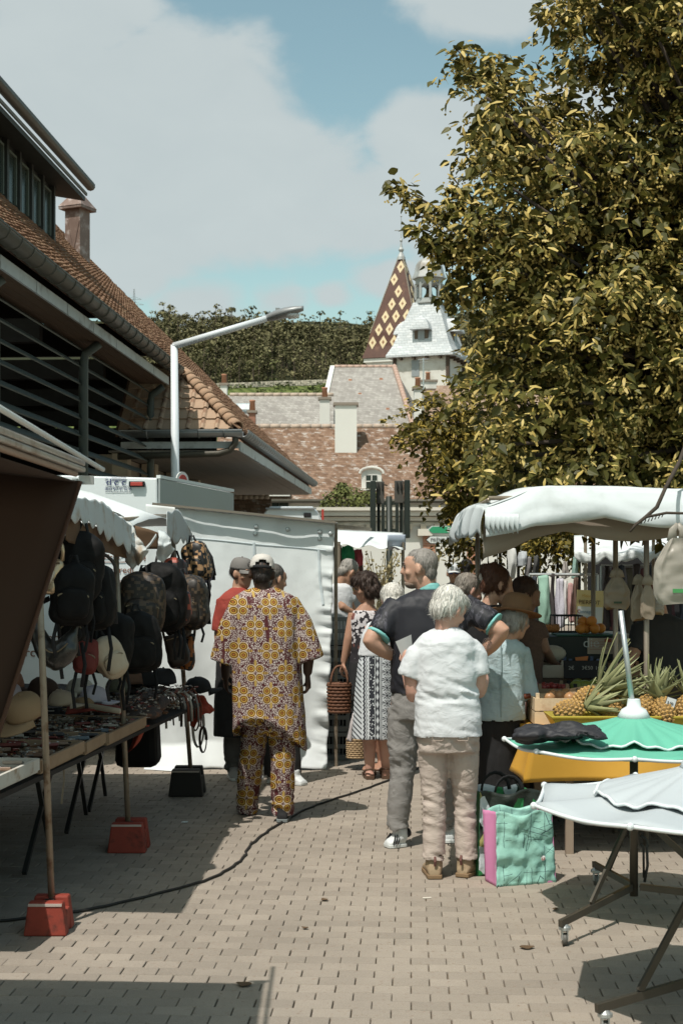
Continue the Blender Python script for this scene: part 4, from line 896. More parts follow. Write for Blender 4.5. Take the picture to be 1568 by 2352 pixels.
def lime_tree(name, label, base, blobs, twigs, nleaf, nbr, LL, lm, bm_, seed, trunk_h, singles=0, limb_to=None):
 rnd = random.Random(seed); t = empty(name, base, label, 'tree'); base = Vector(base); top = base + Vector((.1, .1, trunk_h))
 mb = MB(); mb.tube([base - Vector((0, 0, .05)), base + Vector((.03, 0, .3)), base + (top - base) * .5, top, top + Vector((-.1, 0, trunk_h * .8))], [.24, .19, .17, .15, .05], 12)
 for c, r, w_ in blobs:
  m_ = top.lerp(c, .45) + Vector((0, 0, .25)); mb.tube([top + Vector((0, 0, rnd.uniform(-.3, trunk_h * .5))), m_, c], [.055, .035, .01], 6)
 for a, b, r in twigs:
  mb.tube([a, a.lerp(b, .5) + Vector((0, 0, .04)), b], [.012, .008, .003], 5)
 mb.build('trunk', TBARK, t, smooth=True)
 lv, br, fl = MB(), MB(), MB(); tot = sum(w_ for _, _, w_ in blobs); recs = []
 def sample2():
  """leaf on the outer shell of one pad: dense above and outside, fringe drooping below"""
  q = rnd.uniform(0, tot)
  for c, r, w_ in blobs:
   q -= w_
   if q <= 0: break
  d = Vector((rnd.gauss(0, 1), rnd.gauss(0, 1) - .3, rnd.gauss(0, 1) + .15)).normalized(); k = rnd.uniform(.25, 1) ** .38
  k *= .86 + .45 * fbm(c * 1.7 + d * 1.9, 3)
  return c + Vector((d.x * r[0], d.y * r[1], d.z * r[2])) * k, d
 # sprays: leaves hang in rows on short twigs
 nspr = nleaf // 9; nb = nbr / max(1, nleaf)
 def spray(p, d, m):
  out = (d + Vector((rnd.uniform(-.5, .5), rnd.uniform(-.5, .5), rnd.uniform(-.7, .3)))).normalized()
  up = Vector((0, 0, 1)); sd = out.cross(up).normalized() if abs(out.z) < .95 else Vector((1, 0, 0))
  for k in range(m):
   q = p + out * (k * LL * .5) - up * (k * k * LL * .022) + sd * (LL * .28 * (1 if k % 2 else -1))
   dd = (out * .6 + sd * (1 if k % 2 else -1) * .8 + Vector((rnd.uniform(-.4, .4), rnd.uniform(-.4, .4), rnd.uniform(-.9, -.1)))); nn = Vector((rnd.uniform(-.7, .7), rnd.uniform(-.8, .3), rnd.uniform(.3, 1)))
   recs.append((q, dd, nn, LL * rnd.uniform(.7, 1.2)))
   if rnd.random() < nb:
    q2 = q + Vector((rnd.uniform(-.03, .03), rnd.uniform(-.05, .01), rnd.uniform(-.02, .03))); bract_geo(br, q2, Vector((rnd.uniform(-.8, .8), rnd.uniform(-.6, .4), rnd.uniform(-1., .25))), Vector((rnd.uniform(-.6, .6), -.6, rnd.uniform(.2, 1))), LL * rnd.uniform(.6, 1.05))
    if rnd.random() < .5: flower_geo(fl, q2 + Vector((0, 0, -LL * .6)), .03, rnd)
 for _ in range(nspr): p, d = sample2(); spray(p, d, 9)
 for a, b, r in twigs:
  n = int((b - a).length / (LL * .22))
  for k in range(n):
   p = a.lerp(b, (k + .5) / n) + Vector((rnd.uniform(-r, r), rnd.uniform(-r, r), rnd.uniform(-r, r))) * (1 - .7 * k / n); spray(p, (b - a).normalized() + Vector((rnd.uniform(-.7, .7), rnd.uniform(-.7, .7), rnd.uniform(-.8, .5))), 3 if k < n - 2 else 2)
 recs.sort(key=lambda q: q[0].y if (0 < CX + q[0].x / q[0].y * F < 1560 and 0 < HY - (q[0].z - CH) / q[0].y * F < 2300) else 99)
 if singles:
  m1 = MB(); leaf_geo(m1, Vector((0, 0, 0)), Vector((0, 1, 0)), Vector((0, 0, 1)), 1.); lm1 = m1.mesh('leaf', LEAF1, smooth=False)
  for q, d, n, L in recs[:singles]:
   d = d.normalized(); n = (n - d * n.dot(d)).normalized(); o = link('leaf', lm1, t, q - base, Matrix((d.cross(n), d, n)).transposed().to_euler()); o.scale = (L,) * 3
 for q, d, n, L in recs[singles:]: leaf_geo(lv, q, d, n, L)
 f = tag(lv.build('foliage', lm, t), kind='stuff'); tag(br.build('bracts', bm_, t, smooth=True), 'pale yellow flower bracts', kind='stuff'); tag(fl.build('blossom', bm_, t), kind='stuff')
 return t
def blob(px, py, rx, ry, Y, rd=None, w_=None):
 k = Y / F; r = (rx * k, (rd or (rx + ry) / 2 * k * 1.0), ry * k); return (P(px, py, Y), r, w_ or (r[0] * r[2]) ** .9 * 1.)
# crown pads scattered through the crown volume
def inside(poly, x, y):
 c = False
 for (x1, y1), (x2, y2) in zip(poly, poly[1:] + poly[:1]):
  if (y1 > y) != (y2 > y) and x < (x2 - x1) * (y - y1) / (y2 - y1) + x1: c = not c
 return c
CROWN = [[(1285, -260), (1262, 30), (1285, 95), (1335, 140), (1395, 205), (1440, 240), (1900, 260), (1900, -260)],
         [(1048, 102), (1110, 130), (1190, 195), (1232, 270), (1290, 225), (1400, 262), (1900, 200), (1900, 1120), (1110, 1112), (1085, 1040), (1100, 930), (1110, 840), (1075, 760), (1130, 700), (1060, 690), (1100, 640), (1060, 590), (1010, 530), (1040, 470), (1095, 400), (1105, 330), (1085, 240), (1060, 170)]]
rc = random.Random(12); bl = []; got = []
for tries in range(6000):
 px, py = rc.uniform(1040, 1800), rc.uniform(-240, 1110); rx = rc.uniform(48, 100); ry = rx * rc.uniform(.5, .72)
 if px < 1200: rx *= .62; ry *= .75
 if not any(inside(pl, px - rx * .85, py) and inside(pl, px + rx * .6, py) and inside(pl, px, py - ry * .8) and inside(pl, px, py + ry * .7) for pl in CROWN): continue
 lay = len(got) % 3; Y = (9.35, 9.85, 10.45)[lay] + rc.uniform(-.15, .15)
 if any(l2 == lay and ((px - x2) / (rx + r2)) ** 2 + ((py - y2) / (ry + q2)) ** 2 < .62 for x2, y2, r2, q2, l2 in got): continue
 got.append((px, py, rx, ry, lay)); bl.append(blob(px, py, rx, ry, Y, (rx + ry) * .5 * Y / F * .9))
 if len(bl) >= 210: break
bl += [blob(1560, 620, 300, 520, 11.3, .5, 1.6), blob(1760, 500, 250, 640, 11.2, 1.2, 1.0)]
tw = [(P(1100, 560, 9.4), P(898, 418, 9.3), .05), (P(1090, 590, 9.4), P(950, 520, 9.3), .06), (P(1100, 200, 9.4), P(1045, 108, 9.3), .05), (P(1190, 330, 9.5), P(1130, 140, 9.5), .05), (P(1150, 660, 9.6), P(1012, 682, 9.5), .05), (P(1100, 470, 9.4), P(1030, 432, 9.3), .05),
      (P(1330, 90, 9.4), P(1245, 20, 9.3), .06), (P(1330, 330, 9.8), P(1285, 218, 9.7), .05), (P(1390, 160, 9.8), P(1300, 140, 9.7), .05), (P(1150, 600, 9.5), P(985, 560, 9.4), .05), (P(1080, 620, 9.5), P(1030, 650, 9.4), .04)]
lime_tree('lime_tree', 'big flowering lime tree with pale bracts overhanging the fruit stall on the right', (3.9, 11.2, 0), bl, tw, 36000, 27000, .076, LEAF, BRACT, 4, 2.4, singles=300)
bl2 = [blob(1010, 960, 62, 52, 15.5), blob(990, 1010, 45, 42, 15.3), blob(1060, 1000, 80, 70, 15.6), blob(1060, 1090, 60, 55, 15.8), blob(1090, 1150, 75, 50, 15.8), blob(1140, 1060, 110, 90, 16), blob(1105, 880, 45, 60, 16), blob(1250, 1180, 120, 60, 16.2), blob(1180, 1230, 150, 30, 16.2, .9), blob(1330, 1240, 140, 25, 16.2, .9), blob(1300, 1100, 160, 110, 16.6), blob(1480, 1260, 120, 22, 16.2, .9)]
lime_tree('lime_tree', 'second more golden lime tree behind the fruit stall, left of the big one', (4.3, 17.2, 0), bl2, [(P(1000, 960, 15.4), P(945, 985, 15.3), .05), (P(1060, 1130, 15.7), P(1020, 1190, 15.7), .05)], 7500, 4200, .075, LEAFY, BRACTY, 9, 2.3)
# shrub on the annex terrace
sh = empty('terrace_shrub', P(795, 1172, 44), 'bushy yellow green shrub above the annex cornice', 'shrub'); mb = MB(); rs_ = random.Random(3)
for px, py, r in ((765, 1150, .38), (800, 1140, .45), (835, 1148, .4), (782, 1130, .3), (812, 1158, .4), (750, 1160, .25), (785, 1120, .18), (850, 1140, .3)): leaf_quads(mb, P(px, py, 44), r, 190, .055, rs_, .9)
mb.build('foliage', M('shrub_leaves', (.10, .11, .03), .8, .2, 2, 0, island=.5), sh)
mb = MB(); b_ = P(795, 1176, 44)
for px, py in ((765, 1150), (800, 1140), (835, 1148)): mb.tube([b_, P(px, py, 44)], [.04, .015], 6)
mb.build('stem', TBARK, sh)
# ================================================================ left side: near awning, bag stall, trailer, tent wall, stall behind it
def cloth_grid(mb, rows, nu, nv, wr=.0, fr=(3, 3, 3), seed=0.):
 """rows: list of polylines (Vectors) bottom..top interpolated smoothly"""
 def poly(pl, t):
  k = min(int(t * (len(pl) - 1)), len(pl) - 2); f = t * (len(pl) - 1) - k; return pl[k].lerp(pl[k + 1], f)
 def fn(u, v):
  k = min(int(v * (len(rows) - 1)), len(rows) - 2); f = v * (len(rows) - 1) - k
  p = poly(rows[k], u).lerp(poly(rows[k + 1], u), f)
  if wr: n = fbm(Vector((p.x * fr[0] + seed, p.y * fr[1], p.z * fr[2])), 3); p = p + Vector((n * wr * .5, -n * wr, n * wr * .3))
  return p
 return mb.grid(fn, nu, nv)
WC = WHITE_CLOTH()
# ---- near awning at the left edge
aw = empty('brown_awning', (-2.4, 4.9, 0), 'dark brown awning with aluminium rail cutting in at the left edge', 'awning')
BRC = M('brown_awning_cloth', (.040, .022, .014), .85, .12, 2, .2, 14)
AL = M('dull_aluminium', (.48, .45, .41), .42, .12, 5, .06, 30, metal=.6, dirt=(.30, .22, .16), ds=5)
mb = MB(); mb.box((-.915, 3.75, 2.077), (.05, 2.40, .022)); mb.box((-.905, 3.75, 2.054), (.036, 2.38, .018)); mb.build('rail', AL, aw, bevel=.006)
mb = MB(); mb.tube([(-.905, 2.55, 2.033), (-.905, 4.84, 2.033)], .010, 10); mb.build('roller', M('brown_roller', (.30, .20, .14), .5), aw, smooth=True)
mb = MB(); mb.tube([(-.87, 2.6, 2.155), (-.865, 5.16, 2.07)], .0085, 8); mb.build('rod', M('white_rod', (.6, .62, .6), .4), aw, smooth=True)
mb = MB(); mb.box((-.89, 4.965, 2.02), (.05, .02, .03)); mb.box((-.93, 4.97, 2.015), (.02, .015, .02)); mb.build('end_cap', GALV(), aw)
mb = MB(); mb.grid(lambda u, v: Vector((-.92 - 2.6 * u, 2.5 + 2.44 * v, 2.012 + .3 * u - .03 * math.sin(math.pi * v) * u)), 10, 8); mb.build('roof_cloth', BRC, aw, solid=.004, smooth=True)
E0, E1 = Vector((-.905, 4.93, 2.015)), Vector((-1.52, 4.93, .12))
mb = MB(); mb.grid(lambda u, v: E0.lerp(E1, v) + Vector((-(2.6 + E1.x * v * .0) * u * (1 - .25 * v), .035 * math.sin(u * 16 + v * 2) * (.2 + v), (.29 * u) * (1 - v))), 26, 14); mb.build('end_curtain', BRC, aw, solid=.003, smooth=True)
mb = MB(); mb.tube([E0 + Vector((0, .004, 0)), E1 + Vector((0, .004, 0))], .008, 6); mb.build('hem', M('brown_hem', (.075, .035, .02), .8), aw, smooth=True)
for y in (2.6, 4.7):
 mb = MB(); mb.tube([(-3.45, y, 0), (-3.45, y, 2.3)], .02, 8); mb.build('pole', GALV(), aw)
# ---- bag stall frame and roof
st = empty('bag_stall', (-2.3, 8.8, 0), 'market stall with ragged white awning hung with bags on the left', 'market stall')
poles = [((-1.372, 6.75, .05), (-1.458, 6.79, 2.06)), ((-1.285, 8.6, .05), (-1.375, 8.62, 2.0)), ((-1.13, 10.75, .05), (-1.285, 10.75, 2.1)), ((-3.35, 6.75, .0), (-3.35, 6.75, 2.05)), ((-3.3, 8.7, .0), (-3.3, 8.7, 2.05)), ((-3.2, 10.75, .0), (-3.2, 10.75, 2.1))]
PST = M('worn_pole_steel', (.30, .25, .19), .5, .3, 10, .15, 60, metal=.5, dirt=(.16, .10, .06), ds=14)
for a, b in poles:
 mb = MB(); mb.tube([a, Vector(a).lerp(Vector(b), .6), b], .0165, 10); mb.build('pole', PST, st, smooth=True)
mb = MB()
for i, j in ((0, 1), (1, 2), (3, 4), (4, 5), (0, 3), (1, 4), (2, 5)): mb.tube([poles[i][1], poles[j][1]], .012, 8)
mb.build('rail', PST, st, smooth=True)
def sag(p, k): return p + Vector((0, 0, -k))
r1 = MB();
def roof1(u, v):           # u: right->left, v: front->back
 X = -1.36 + .04 * v - 2.1 * u; Y = 6.1 + 2.55 * v; z = 2.06 - .05 * v + .10 * math.sin(math.pi * min(1, u * 1.0)) ** .8 + .02 * math.sin(v * 9) * (1 - u); return Vector((X, Y, z))
r1.grid(roof1, 14, 14); r1.build('awning_cloth', WC, st, smooth=True, solid=.003)
r2 = MB()
def roof2(u, v):
 X = -1.32 + .14 * v - 2.1 * u; Y = 8.68 + 2.15 * v; ed = min(1, v / .45) if v < .5 else min(1, (1 - v) / .45)
 z = 1.95 + .26 * ed ** .8 * min(1, .25 + u * 3) + .07 * v + .012 * fbm(Vector((X * 4, Y * 4, 0))); return Vector((X, Y, z))
r2.grid(roof2, 18, 18); r2.build('awning_cloth', WC, st, smooth=True, solid=.003)
RAG = M('ragged_valance', (.56, .60, .60), .6, .06, 3, .2, 12, dirt=(.36, .27, .18), ds=5, trans=.18, bd=.02)
def valance(px0, px1, top, bot, Yf, teeth, deep, nm='valance', nu=90, nv=10, mat=None, jag=6):
 mb = MB()
 def fn(u, v):
  x = px0 + (px1 - px0) * u
  def li(pl):
   for (xa, ya), (xb, yb) in zip(pl, pl[1:]):
    if xa <= x <= xb: return ya + (yb - ya) * (x - xa) / (xb - xa)
   return pl[-1][1] if x > pl[-1][0] else pl[0][1]
  yt = li(top) + jag * noise.noise(Vector((x * .09, 3, 1))); yb = li(bot); f = (u * teeth + .22 * math.sin(u * 9 + px0)) % 1.; tooth = deep * (1 - abs(2 * f - 1) ** 1.4) * (.75 + .5 * noise.noise(Vector((int(u * teeth + .22 * math.sin(u * 9 + px0)) * 1.7, px0, 0))))
  py = yt + (yb + tooth - deep - yt) * v if v < 1 else yb + tooth - deep
  Y = Yf(u) - .05 * math.sin(math.pi * v * .5) + .02 * math.sin(u * teeth * 6.28 + 1) * v + .02 * noise.noise(Vector((u * 6, v * 2, 0)))
  return P(x, py, Y)
 mb.grid(fn, nu, nv); return mb.build(nm, mat or RAG, st, smooth=True, solid=.003)
valance(140, 302, [(140, 1136), (185, 1144), (232, 1150), (262, 1176), (302, 1208)], [(140, 1200), (170, 1208), (215, 1222), (262, 1258), (302, 1284)], lambda u: 6.75 + 1.85 * u, 8, 24)
valance(383, 441, [(383, 1176), (408, 1168), (422, 1190), (441, 1225)], [(383, 1256), (412, 1256), (441, 1262)], lambda u: 9.7 + 1.1 * u, 4, 22, nu=50)
# front edge of the second roof: torn flaps and brown underside seen through the tear
def flap(pts_t, pts_b, Y, nm, mat=None, wr=.05):
 mb = MB(); cloth_grid(mb, [[P(x, y, Y - .03) for x, y in pts_b], [P((a[0] + b[0]) / 2, (a[1] + b[1]) / 2, Y - .09) for a, b in zip(pts_t, pts_b)], [P(x, y, Y) for x, y in pts_t]], 14, 14, wr, (7, 7, 7), Y); return mb.build(nm, mat or RAG, st, smooth=True, solid=.003)
flap([(286, 1196), (300, 1200), (306, 1216)], [(288, 1288), (304, 1310), (337, 1272)], 8.66, 'torn_flap'); flap([(304, 1218), (318, 1240), (332, 1260)], [(303, 1272), (318, 1300), (338, 1268)], 8.62, 'torn_flap')
flap([(362, 1218), (376, 1222), (386, 1232)], [(364, 1282), (378, 1290), (402, 1262)], 8.9, 'torn_flap'); flap([(330, 1262), (345, 1246), (358, 1226)], [(333, 1268), (347, 1252), (360, 1232)], 8.75, 'torn_strip', wr=.01)
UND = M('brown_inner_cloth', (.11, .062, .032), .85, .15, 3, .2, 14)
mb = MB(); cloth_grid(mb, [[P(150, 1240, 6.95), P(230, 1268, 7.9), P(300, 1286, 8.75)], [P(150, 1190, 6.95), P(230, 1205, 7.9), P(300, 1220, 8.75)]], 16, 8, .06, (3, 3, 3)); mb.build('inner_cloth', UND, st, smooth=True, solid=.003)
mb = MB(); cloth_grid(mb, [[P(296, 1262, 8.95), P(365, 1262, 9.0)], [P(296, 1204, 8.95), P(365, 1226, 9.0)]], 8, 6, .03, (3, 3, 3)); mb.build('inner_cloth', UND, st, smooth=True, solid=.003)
mb = MB(); cloth_grid(mb, [[Vector((-3.46, 5.6, 0)), Vector((-3.46, 10.8, 0))], [Vector((-3.46, 5.6, 2.05)), Vector((-3.46, 10.8, 2.05))]], 20, 10, .05, (2, 2, 2)); mb.build('back_cloth', BLACK(), st, smooth=True, solid=.003)  # dark sheet added out of view to block fill light under the stall
# weights
def weight(c, s, label, mat=None):
 o = empty('pole_weight', c, label, 'weight', 'red iron pole weights'); m = mat or RED_BLOCK(); w_, d_, h_ = .20 * s, .22 * s, .155 * s
 mb = MB(); c = Vector(c)
 mb.box(c + Vector((0, -.07 * s, h_ / 2)), (w_, .075 * s, h_), taper=.8); mb.box(c + Vector((0, .07 * s, h_ / 2)), (w_, .075 * s, h_), taper=.8); mb.box(c + Vector((-.055 * s, 0, h_ * .35)), (.07 * s, .09 * s, h_ * .7)); mb.box(c + Vector((.055 * s, 0, h_ * .35)), (.07 * s, .09 * s, h_ * .7)); mb.build('block', m, o, bevel=.008)
 mb = MB(); mb.lathe([(.024, 0), (.024, h_ * .95)], 10, c); mb.build('socket', DARK_METAL(), o)
 mb = MB(); mb.box(c + Vector((0, -.099 * s, h_ * .93)), (w_ * .78, .012, .012)); mb.build('rim', M('worn_edge', (.45, .38, .34)), o)
 return o
weight((-1.375, 6.70, 0), 1.0, 'red iron weight at the foot of the nearest stall pole')
weight((-1.285, 8.62, 0), 1.15, 'red iron weight in deep shade at the middle stall pole'); weight((-1.16, 10.72, 0), 1.3, 'dark iron weight at the far stall pole by the tent wall', M('dark_iron_block', (.02, .017, .015), .7))
# trestle table with wooden trays
tb = empty('trestle_table', (-2.2, 8.4, 0), 'long trestle table of the bag stall covered in small goods', 'table')
TT = lambda y: -1.545 + (y - 6.4) * .132          # right edge of the table
mb = MB(); mb.hexa([(TT(6.1), 6.1, .66), (TT(10.4), 10.4, .70), (-3.4, 10.4, .72), (-3.4, 6.1, .68)], [(TT(6.1), 6.1, .685), (TT(10.4), 10.4, .72), (-3.4, 10.4, .75), (-3.4, 6.1, .715)]); mb.build('table_top', M('dark_table_cloth', (.025, .02, .017), .9), tb)
for y in (6.6, 8.2, 9.4, 10.2):
 for a, b in (((-1.75, y - .35, .02), (-1.7, y + .35, .66)), ((-1.75, y + .35, .02), (-1.7, y - .35, .66)), ((-3.1, y - .35, .02), (-3.1, y + .35, .66)), ((-3.1, y + .35, .02), (-3.1, y - .35, .66))):
  mb = MB(); mb.beam(a, b, .025, .025); mb.build('leg', DARK_METAL(), tb)
def tray(y0, y1, depth, label, mat, h=.056):
 o = empty('wooden_tray', (TT(y0), y0, .70), label, 'tray', 'shallow wooden trays on the bag stall')
 a, b = Vector((TT(y0), y0, .70)), Vector((TT(y1), y1, .715)); l = Vector((-depth, .0, .02)); up = Vector((0, 0, h)); t = .018
 mb = MB(); mb.hexa([a, b, b + l, a + l], [a + Vector((0, 0, .012)), b + Vector((0, 0, .012)), b + l + Vector((0, 0, .012)), a + l + Vector((0, 0, .012))]); mb.build('base', mat, o)
 for p, q in ((a, b), (a + l, b + l), (a, a + l), (b, b + l)):
  mb = MB(); mb.beam(p + up / 2 + Vector((0, 0, .012)), q + up / 2 + Vector((0, 0, .012)), t, h); mb.build('side_board', mat, o)
 return a, b, l
PALEW = M('white_painted_wood', (.50, .48, .43), .7, .15, 9, .2, 40, dirt=(.30, .22, .15), ds=9)
TR = [tray(6.02, 6.92, .95, 'white painted wooden tray nearest the camera, full of wallets', PALEW), tray(6.96, 7.62, 1.0, 'second bare wood tray of the bag stall, holding purses and wallets', TIMBER()), tray(7.66, 8.0, 1.0, 'third narrow worn tray of small trinkets', TIMBER()), tray(8.06, 8.85, 1.05, 'fourth wooden tray of jewellery and watches by the middle pole', TIMBER())]
# ---- market trailer
tr = empty('market_trailer', (-2.4, 14, 0), 'white market trailer with printed place names and red lamp behind the bags', 'trailer')
fx0, fx1 = -3.45, P(361, 0, 13).x; far = P(531, 0, 15.2).x; zt_ = P(0, 1090, 13).z
VP_ = M('trailer_white_paint', (.70, .75, .76), .35, .03, 2, .03, 30, spec=.5)
mb = MB(); mb.hexa([(fx0, 13, .45), (fx1, 13, .45), (far, 15.2, .45), (fx0 + .5, 15.6, .45)], [(fx0, 13, zt_ + .02), (fx1, 13, zt_ - .03), (far, 15.2, zt_ - .05), (fx0 + .5, 15.6, zt_)]); mb.build('body', VP_, tr, bevel=.015)
for x, y in ((fx0 + .3, 13.5), (fx1 - .3, 13.6), (-2.0, 15)):
 mb = MB(); mb.lathe([(.14, -.08), (.3, -.08), (.3, .08), (.14, .08)], 20, (x, y, .3), roty(R(90))); mb.build('wheel', BLACK(), tr, angle=40)
a0, a1 = Vector((fx1 + .012, 12.99, 0)), Vector((far + .012, 15.19, 0)); up = Vector((0, 0, 1))
mb = MB(); mb.hexa([a0 + up * (zt_ - .26), a1 + up * (zt_ - .28), a1 + up * (zt_ - .28) + Vector((.015, 0, 0)), a0 + up * (zt_ - .26) + Vector((.015, 0, 0))], [a0 + up * (zt_ - .04), a1 + up * (zt_ - .06), a1 + up * (zt_ - .06) + Vector((.015, 0, 0)), a0 + up * (zt_ - .04) + Vector((.015, 0, 0))]); mb.build('side_window', M('grey_plastic_panel', (.33, .37, .37), .35, .1, 2, .05, 20), tr)
mb = MB(); mb.beam(a0 + up * (zt_ - .29), a1 + up * (zt_ - .31), .05, .04); mb.beam(a0 + up * (zt_ - .02), a1 + up * (zt_ - .03), .04, .03); mb.build('trim', VP_, tr)
c = P(315, 1112, 13); mb = MB(); mb.box((c.x, 12.985, c.z), (.145, .03, .05)); lo = mb.build('lamp_housing', BLACK(), tr, bevel=.006); mb = MB(); mb.box((c.x, 12.965, c.z), (.11, .02, .036)); mb.build('red_lens', M('lamp_red', (.4, .05, .04), .25), lo, bevel=.004)
NAVY, BRN, GRY = M('navy_print', (.05, .06, .16)), M('brown_print', (.19, .075, .04), .7), M('grey_print', (.28, .31, .34))
yf = 12.993
text('d', .085, NAVY, tr, P(243, 1114, yf), xs=1.25); text('c', .085, NAVY, tr, P(261, 1114, yf), xs=1.3); text('c', .085, NAVY, tr, P(278, 1114, yf), xs=1.3)
mb = MB()
for k in range(3):
 a = P(256, 1096.5 + k * 3.2, yf); b = P(290, 1096.5 + k * 3.2, yf); mb.box(((a.x + b.x) / 2, yf, a.z), (b.x - a.x, .002, .004))
 a = P(241, 1097.5 + k * 3.2, yf); b = P(248, 1097.5 + k * 3.2, yf); mb.box(((a.x + b.x) / 2, yf, a.z), (b.x - a.x, .002, .003))
mb.build('logo_stripes', NAVY, tr)
text('de cock construct bvba', .026, GRY, tr, P(242, 1118.5, yf)); text('0032 477 61 52 35', .034, NAVY, tr, P(241, 1125.5, yf), xs=.95); text('www.decockconstruct.be', .022, GRY, tr, P(241, 1130.5, yf), xs=1.05)
text('Nuits-St-Georges', .085, BRN, tr, P(205, 1283, yf)); text('Mercredi', .085, BRN, tr, P(228, 1316, yf)); text("Côte d'Or", .085, BRN, tr, P(238, 1343, yf)); text('Jeudi', .085, BRN, tr, P(232, 1392, yf))
text('de Dijon', .115, BRN, tr, P(33, 1474, yf), xs=1.03); text('O Arc Ville', .115, BRN, tr, P(4, 1508, yf), xs=1.03)
mb = MB()
for y_, xa, xb in ((1291, 200, 288), (1352, 225, 300)): a, b = P(xa, y_, yf), P(xb, y_, yf); mb.box(((a.x + b.x) / 2, yf, a.z), (b.x - a.x, .002, .007))
mb.build('rule', BRN, tr)
mb = MB(); a = P(353, 1340, 12.98); mb.box((a.x, 12.98, 1.3), (.05, .03, 1.7)); mb.build('door_edge', M('trim_grey', (.25, .26, .26)), tr)
# ---- tent side wall
tn = empty('market_tent', (-1.2, 12.1, 0), 'white tarpaulin tent with plain side wall facing the walkway', 'tent')
def wall(u, v):      # v 0 bottom, 1 top
 xb = 335 + (749 - 335) * u; xt = 335 + (768 - 335) * u; px = xb + (xt - xb) * v ** .8
 yt = 1158 + 45 * u; yb = 1767 - 4 * u + 5 * math.sin(u * 13); py = yb + (yt - yb) * v
 e = max(0, (u - .9) / .1); dY = .05 * e * fbm(Vector((v * 22, u * 3, 2)), 3) + .035 * fbm(Vector((u * 2.2, v * 1.6, 1)), 2) + .006 * fbm(Vector((u * 9, v * 7, 5)), 3) - .22 * max(0, .10 - v) * 6 * (1 + .5 * math.sin(u * 10)) + .02 * math.sin(u * 24) * (1 - v)
 p = P(px + 1.5 * e * math.sin(v * 47), py, 12.1); p.y += dY; p.z = max(p.z, .006); return p
mb = MB(); mb.grid(wall, 90, 110); mb.build('side_wall', WC, tn, smooth=True, solid=.004)
def onw(px, py, off=-.012):
 v = .5
 for _ in range(4): u = (px - 335) / (414 + 19 * max(0, v) ** .8); v = (1767 - py) / (609 - 45 * u)
 return wall(min(1, u), min(1, max(0, v))) + Vector((0, off, 0))
HEM = M('tent_hem', (.50, .56, .58), .6, .08, 4, .1, 20)
mb = MB(); mb.tube([wall(.16 + .8 * k / 40, .888) + Vector((0, -.004, 0)) for k in range(41)], .005, 6); mb.build('seam', HEM, tn)
for px, y0, y1 in ((583, 1246, 1300), (732, 1262, 1390)):
 mb = MB(); mb.tube([*[onw(px + (10 * t * t if px > 700 else t), y0 + (y1 - y0) * t, -.008) for t in (0, .2, .4, .6, .8, 1)]], .011, 6, flat=.25); mb.build('strap', HEM, tn)
mb = MB()
for px, py in ((588, 1209), (586, 1226), (734, 1222), (734, 1238), (758, 1226), (660, 1216)): mb.lathe([(.018, 0), (.02, .006), (.012, .008)], 12, onw(px, py, -.006), rotx(R(90)))
mb.build('eyelet', GALV(), tn, smooth=True)
mb = MB(); mb.beam(P(350, 1157, 12.03), P(771, 1200, 12.03), .03, .02); mb.build('edge_tape', M('grey_brown_tape', (.17, .15, .12)), tn)
mb = MB(); a, b = P(400, 1166, 12.06), P(775, 1203, 12.06); mb.grid(lambda u, v: a.lerp(b, u) + Vector((0, .35 * v, .01 - .02 * v)), 12, 8); mb.build('roof_cloth', WC, tn, smooth=True, solid=.004)
for p in (P(771, 1203, 12.2), P(400, 1160, 12.25)):
 mb = MB(); mb.tube([(p.x, p.y, 0), (p.x, p.y, p.z - .02)], .016, 8); mb.build('pole', PST, tn)
mb = MB(); a, b = P(768, 1208, 12.15), P(850, 1216, 14.4); mb.beam(a, b, .03, .03); mb.build('rafter', PST, tn)
# ---- stall behind the tent
s2 = empty('back_stall', (.2, 14.6, 0), 'white awning stall behind the tent wall with green and pink cloths', 'market stall')
def aw2(u, v):
 px = 752 + (925 - 752) * u; py = 1252 - 36 * v + 8 * u + 4 * math.sin(u * 20) * (1 - v); return P(px, py, 13.6 + 1.4 * v)
mb = MB(); mb.grid(aw2, 24, 8); mb.build('awning_cloth', WC, s2, smooth=True, solid=.004)
mb = MB(); mb.grid(lambda u, v: P(889 + 42 * u, 1258 - 30 * v + (6 * abs(math.sin(u * 8)) if v < .1 else 0), 13.55 + .35 * u - .05 * math.sin(v * 3)), 16, 8); mb.build('corner_valance', M('bluish_vinyl', (.52, .57, .66), .3, .06, 6, .3, 15, trans=.15), s2, smooth=True, solid=.003)
for px, Y in ((778, 13.5), (925, 13.8), (925, 15.2), (778, 15.2)):
 mb = MB(); x = P(px, 0, Y).x; mb.tube([(x, Y, 0), (x, Y, 1.95)], .016, 8); mb.build('pole', PST, s2)
def hung(nm, px0, px1, y0, y1, Y, mat, label, cat='cloth', group=None, wr=.05, seed=0, taper=.0):
 mb = MB(); w_ = (px1 - px0)
 cloth_grid(mb, [[P(px0 - taper * w_, y1, Y), P((px0 + px1) / 2, y1 + 3, Y - .04), P(px1 + taper * w_, y1 - 2, Y)], [P(px0, (y0 + y1) / 2, Y), P((px0 + px1) / 2, (y0 + y1) / 2, Y - .05), P(px1, (y0 + y1) / 2, Y)], [P(px0 + w_ * .1, y0, Y), P((px0 + px1) / 2, y0 - 2, Y), P(px1 - w_ * .1, y0, Y)]], 14, 16, wr, (14, 4, 2.5), seed)
 return thing_mesh(mb, nm, mat, label, cat, group, smooth=True, solid=.004)
hung('green_net', 784, 812, 1254, 1291, 14.0, M('green_net', (.03, .30, .13), .7, .2, 20, .3, 50, trans=.2), 'bright green net hanging under the back awning')
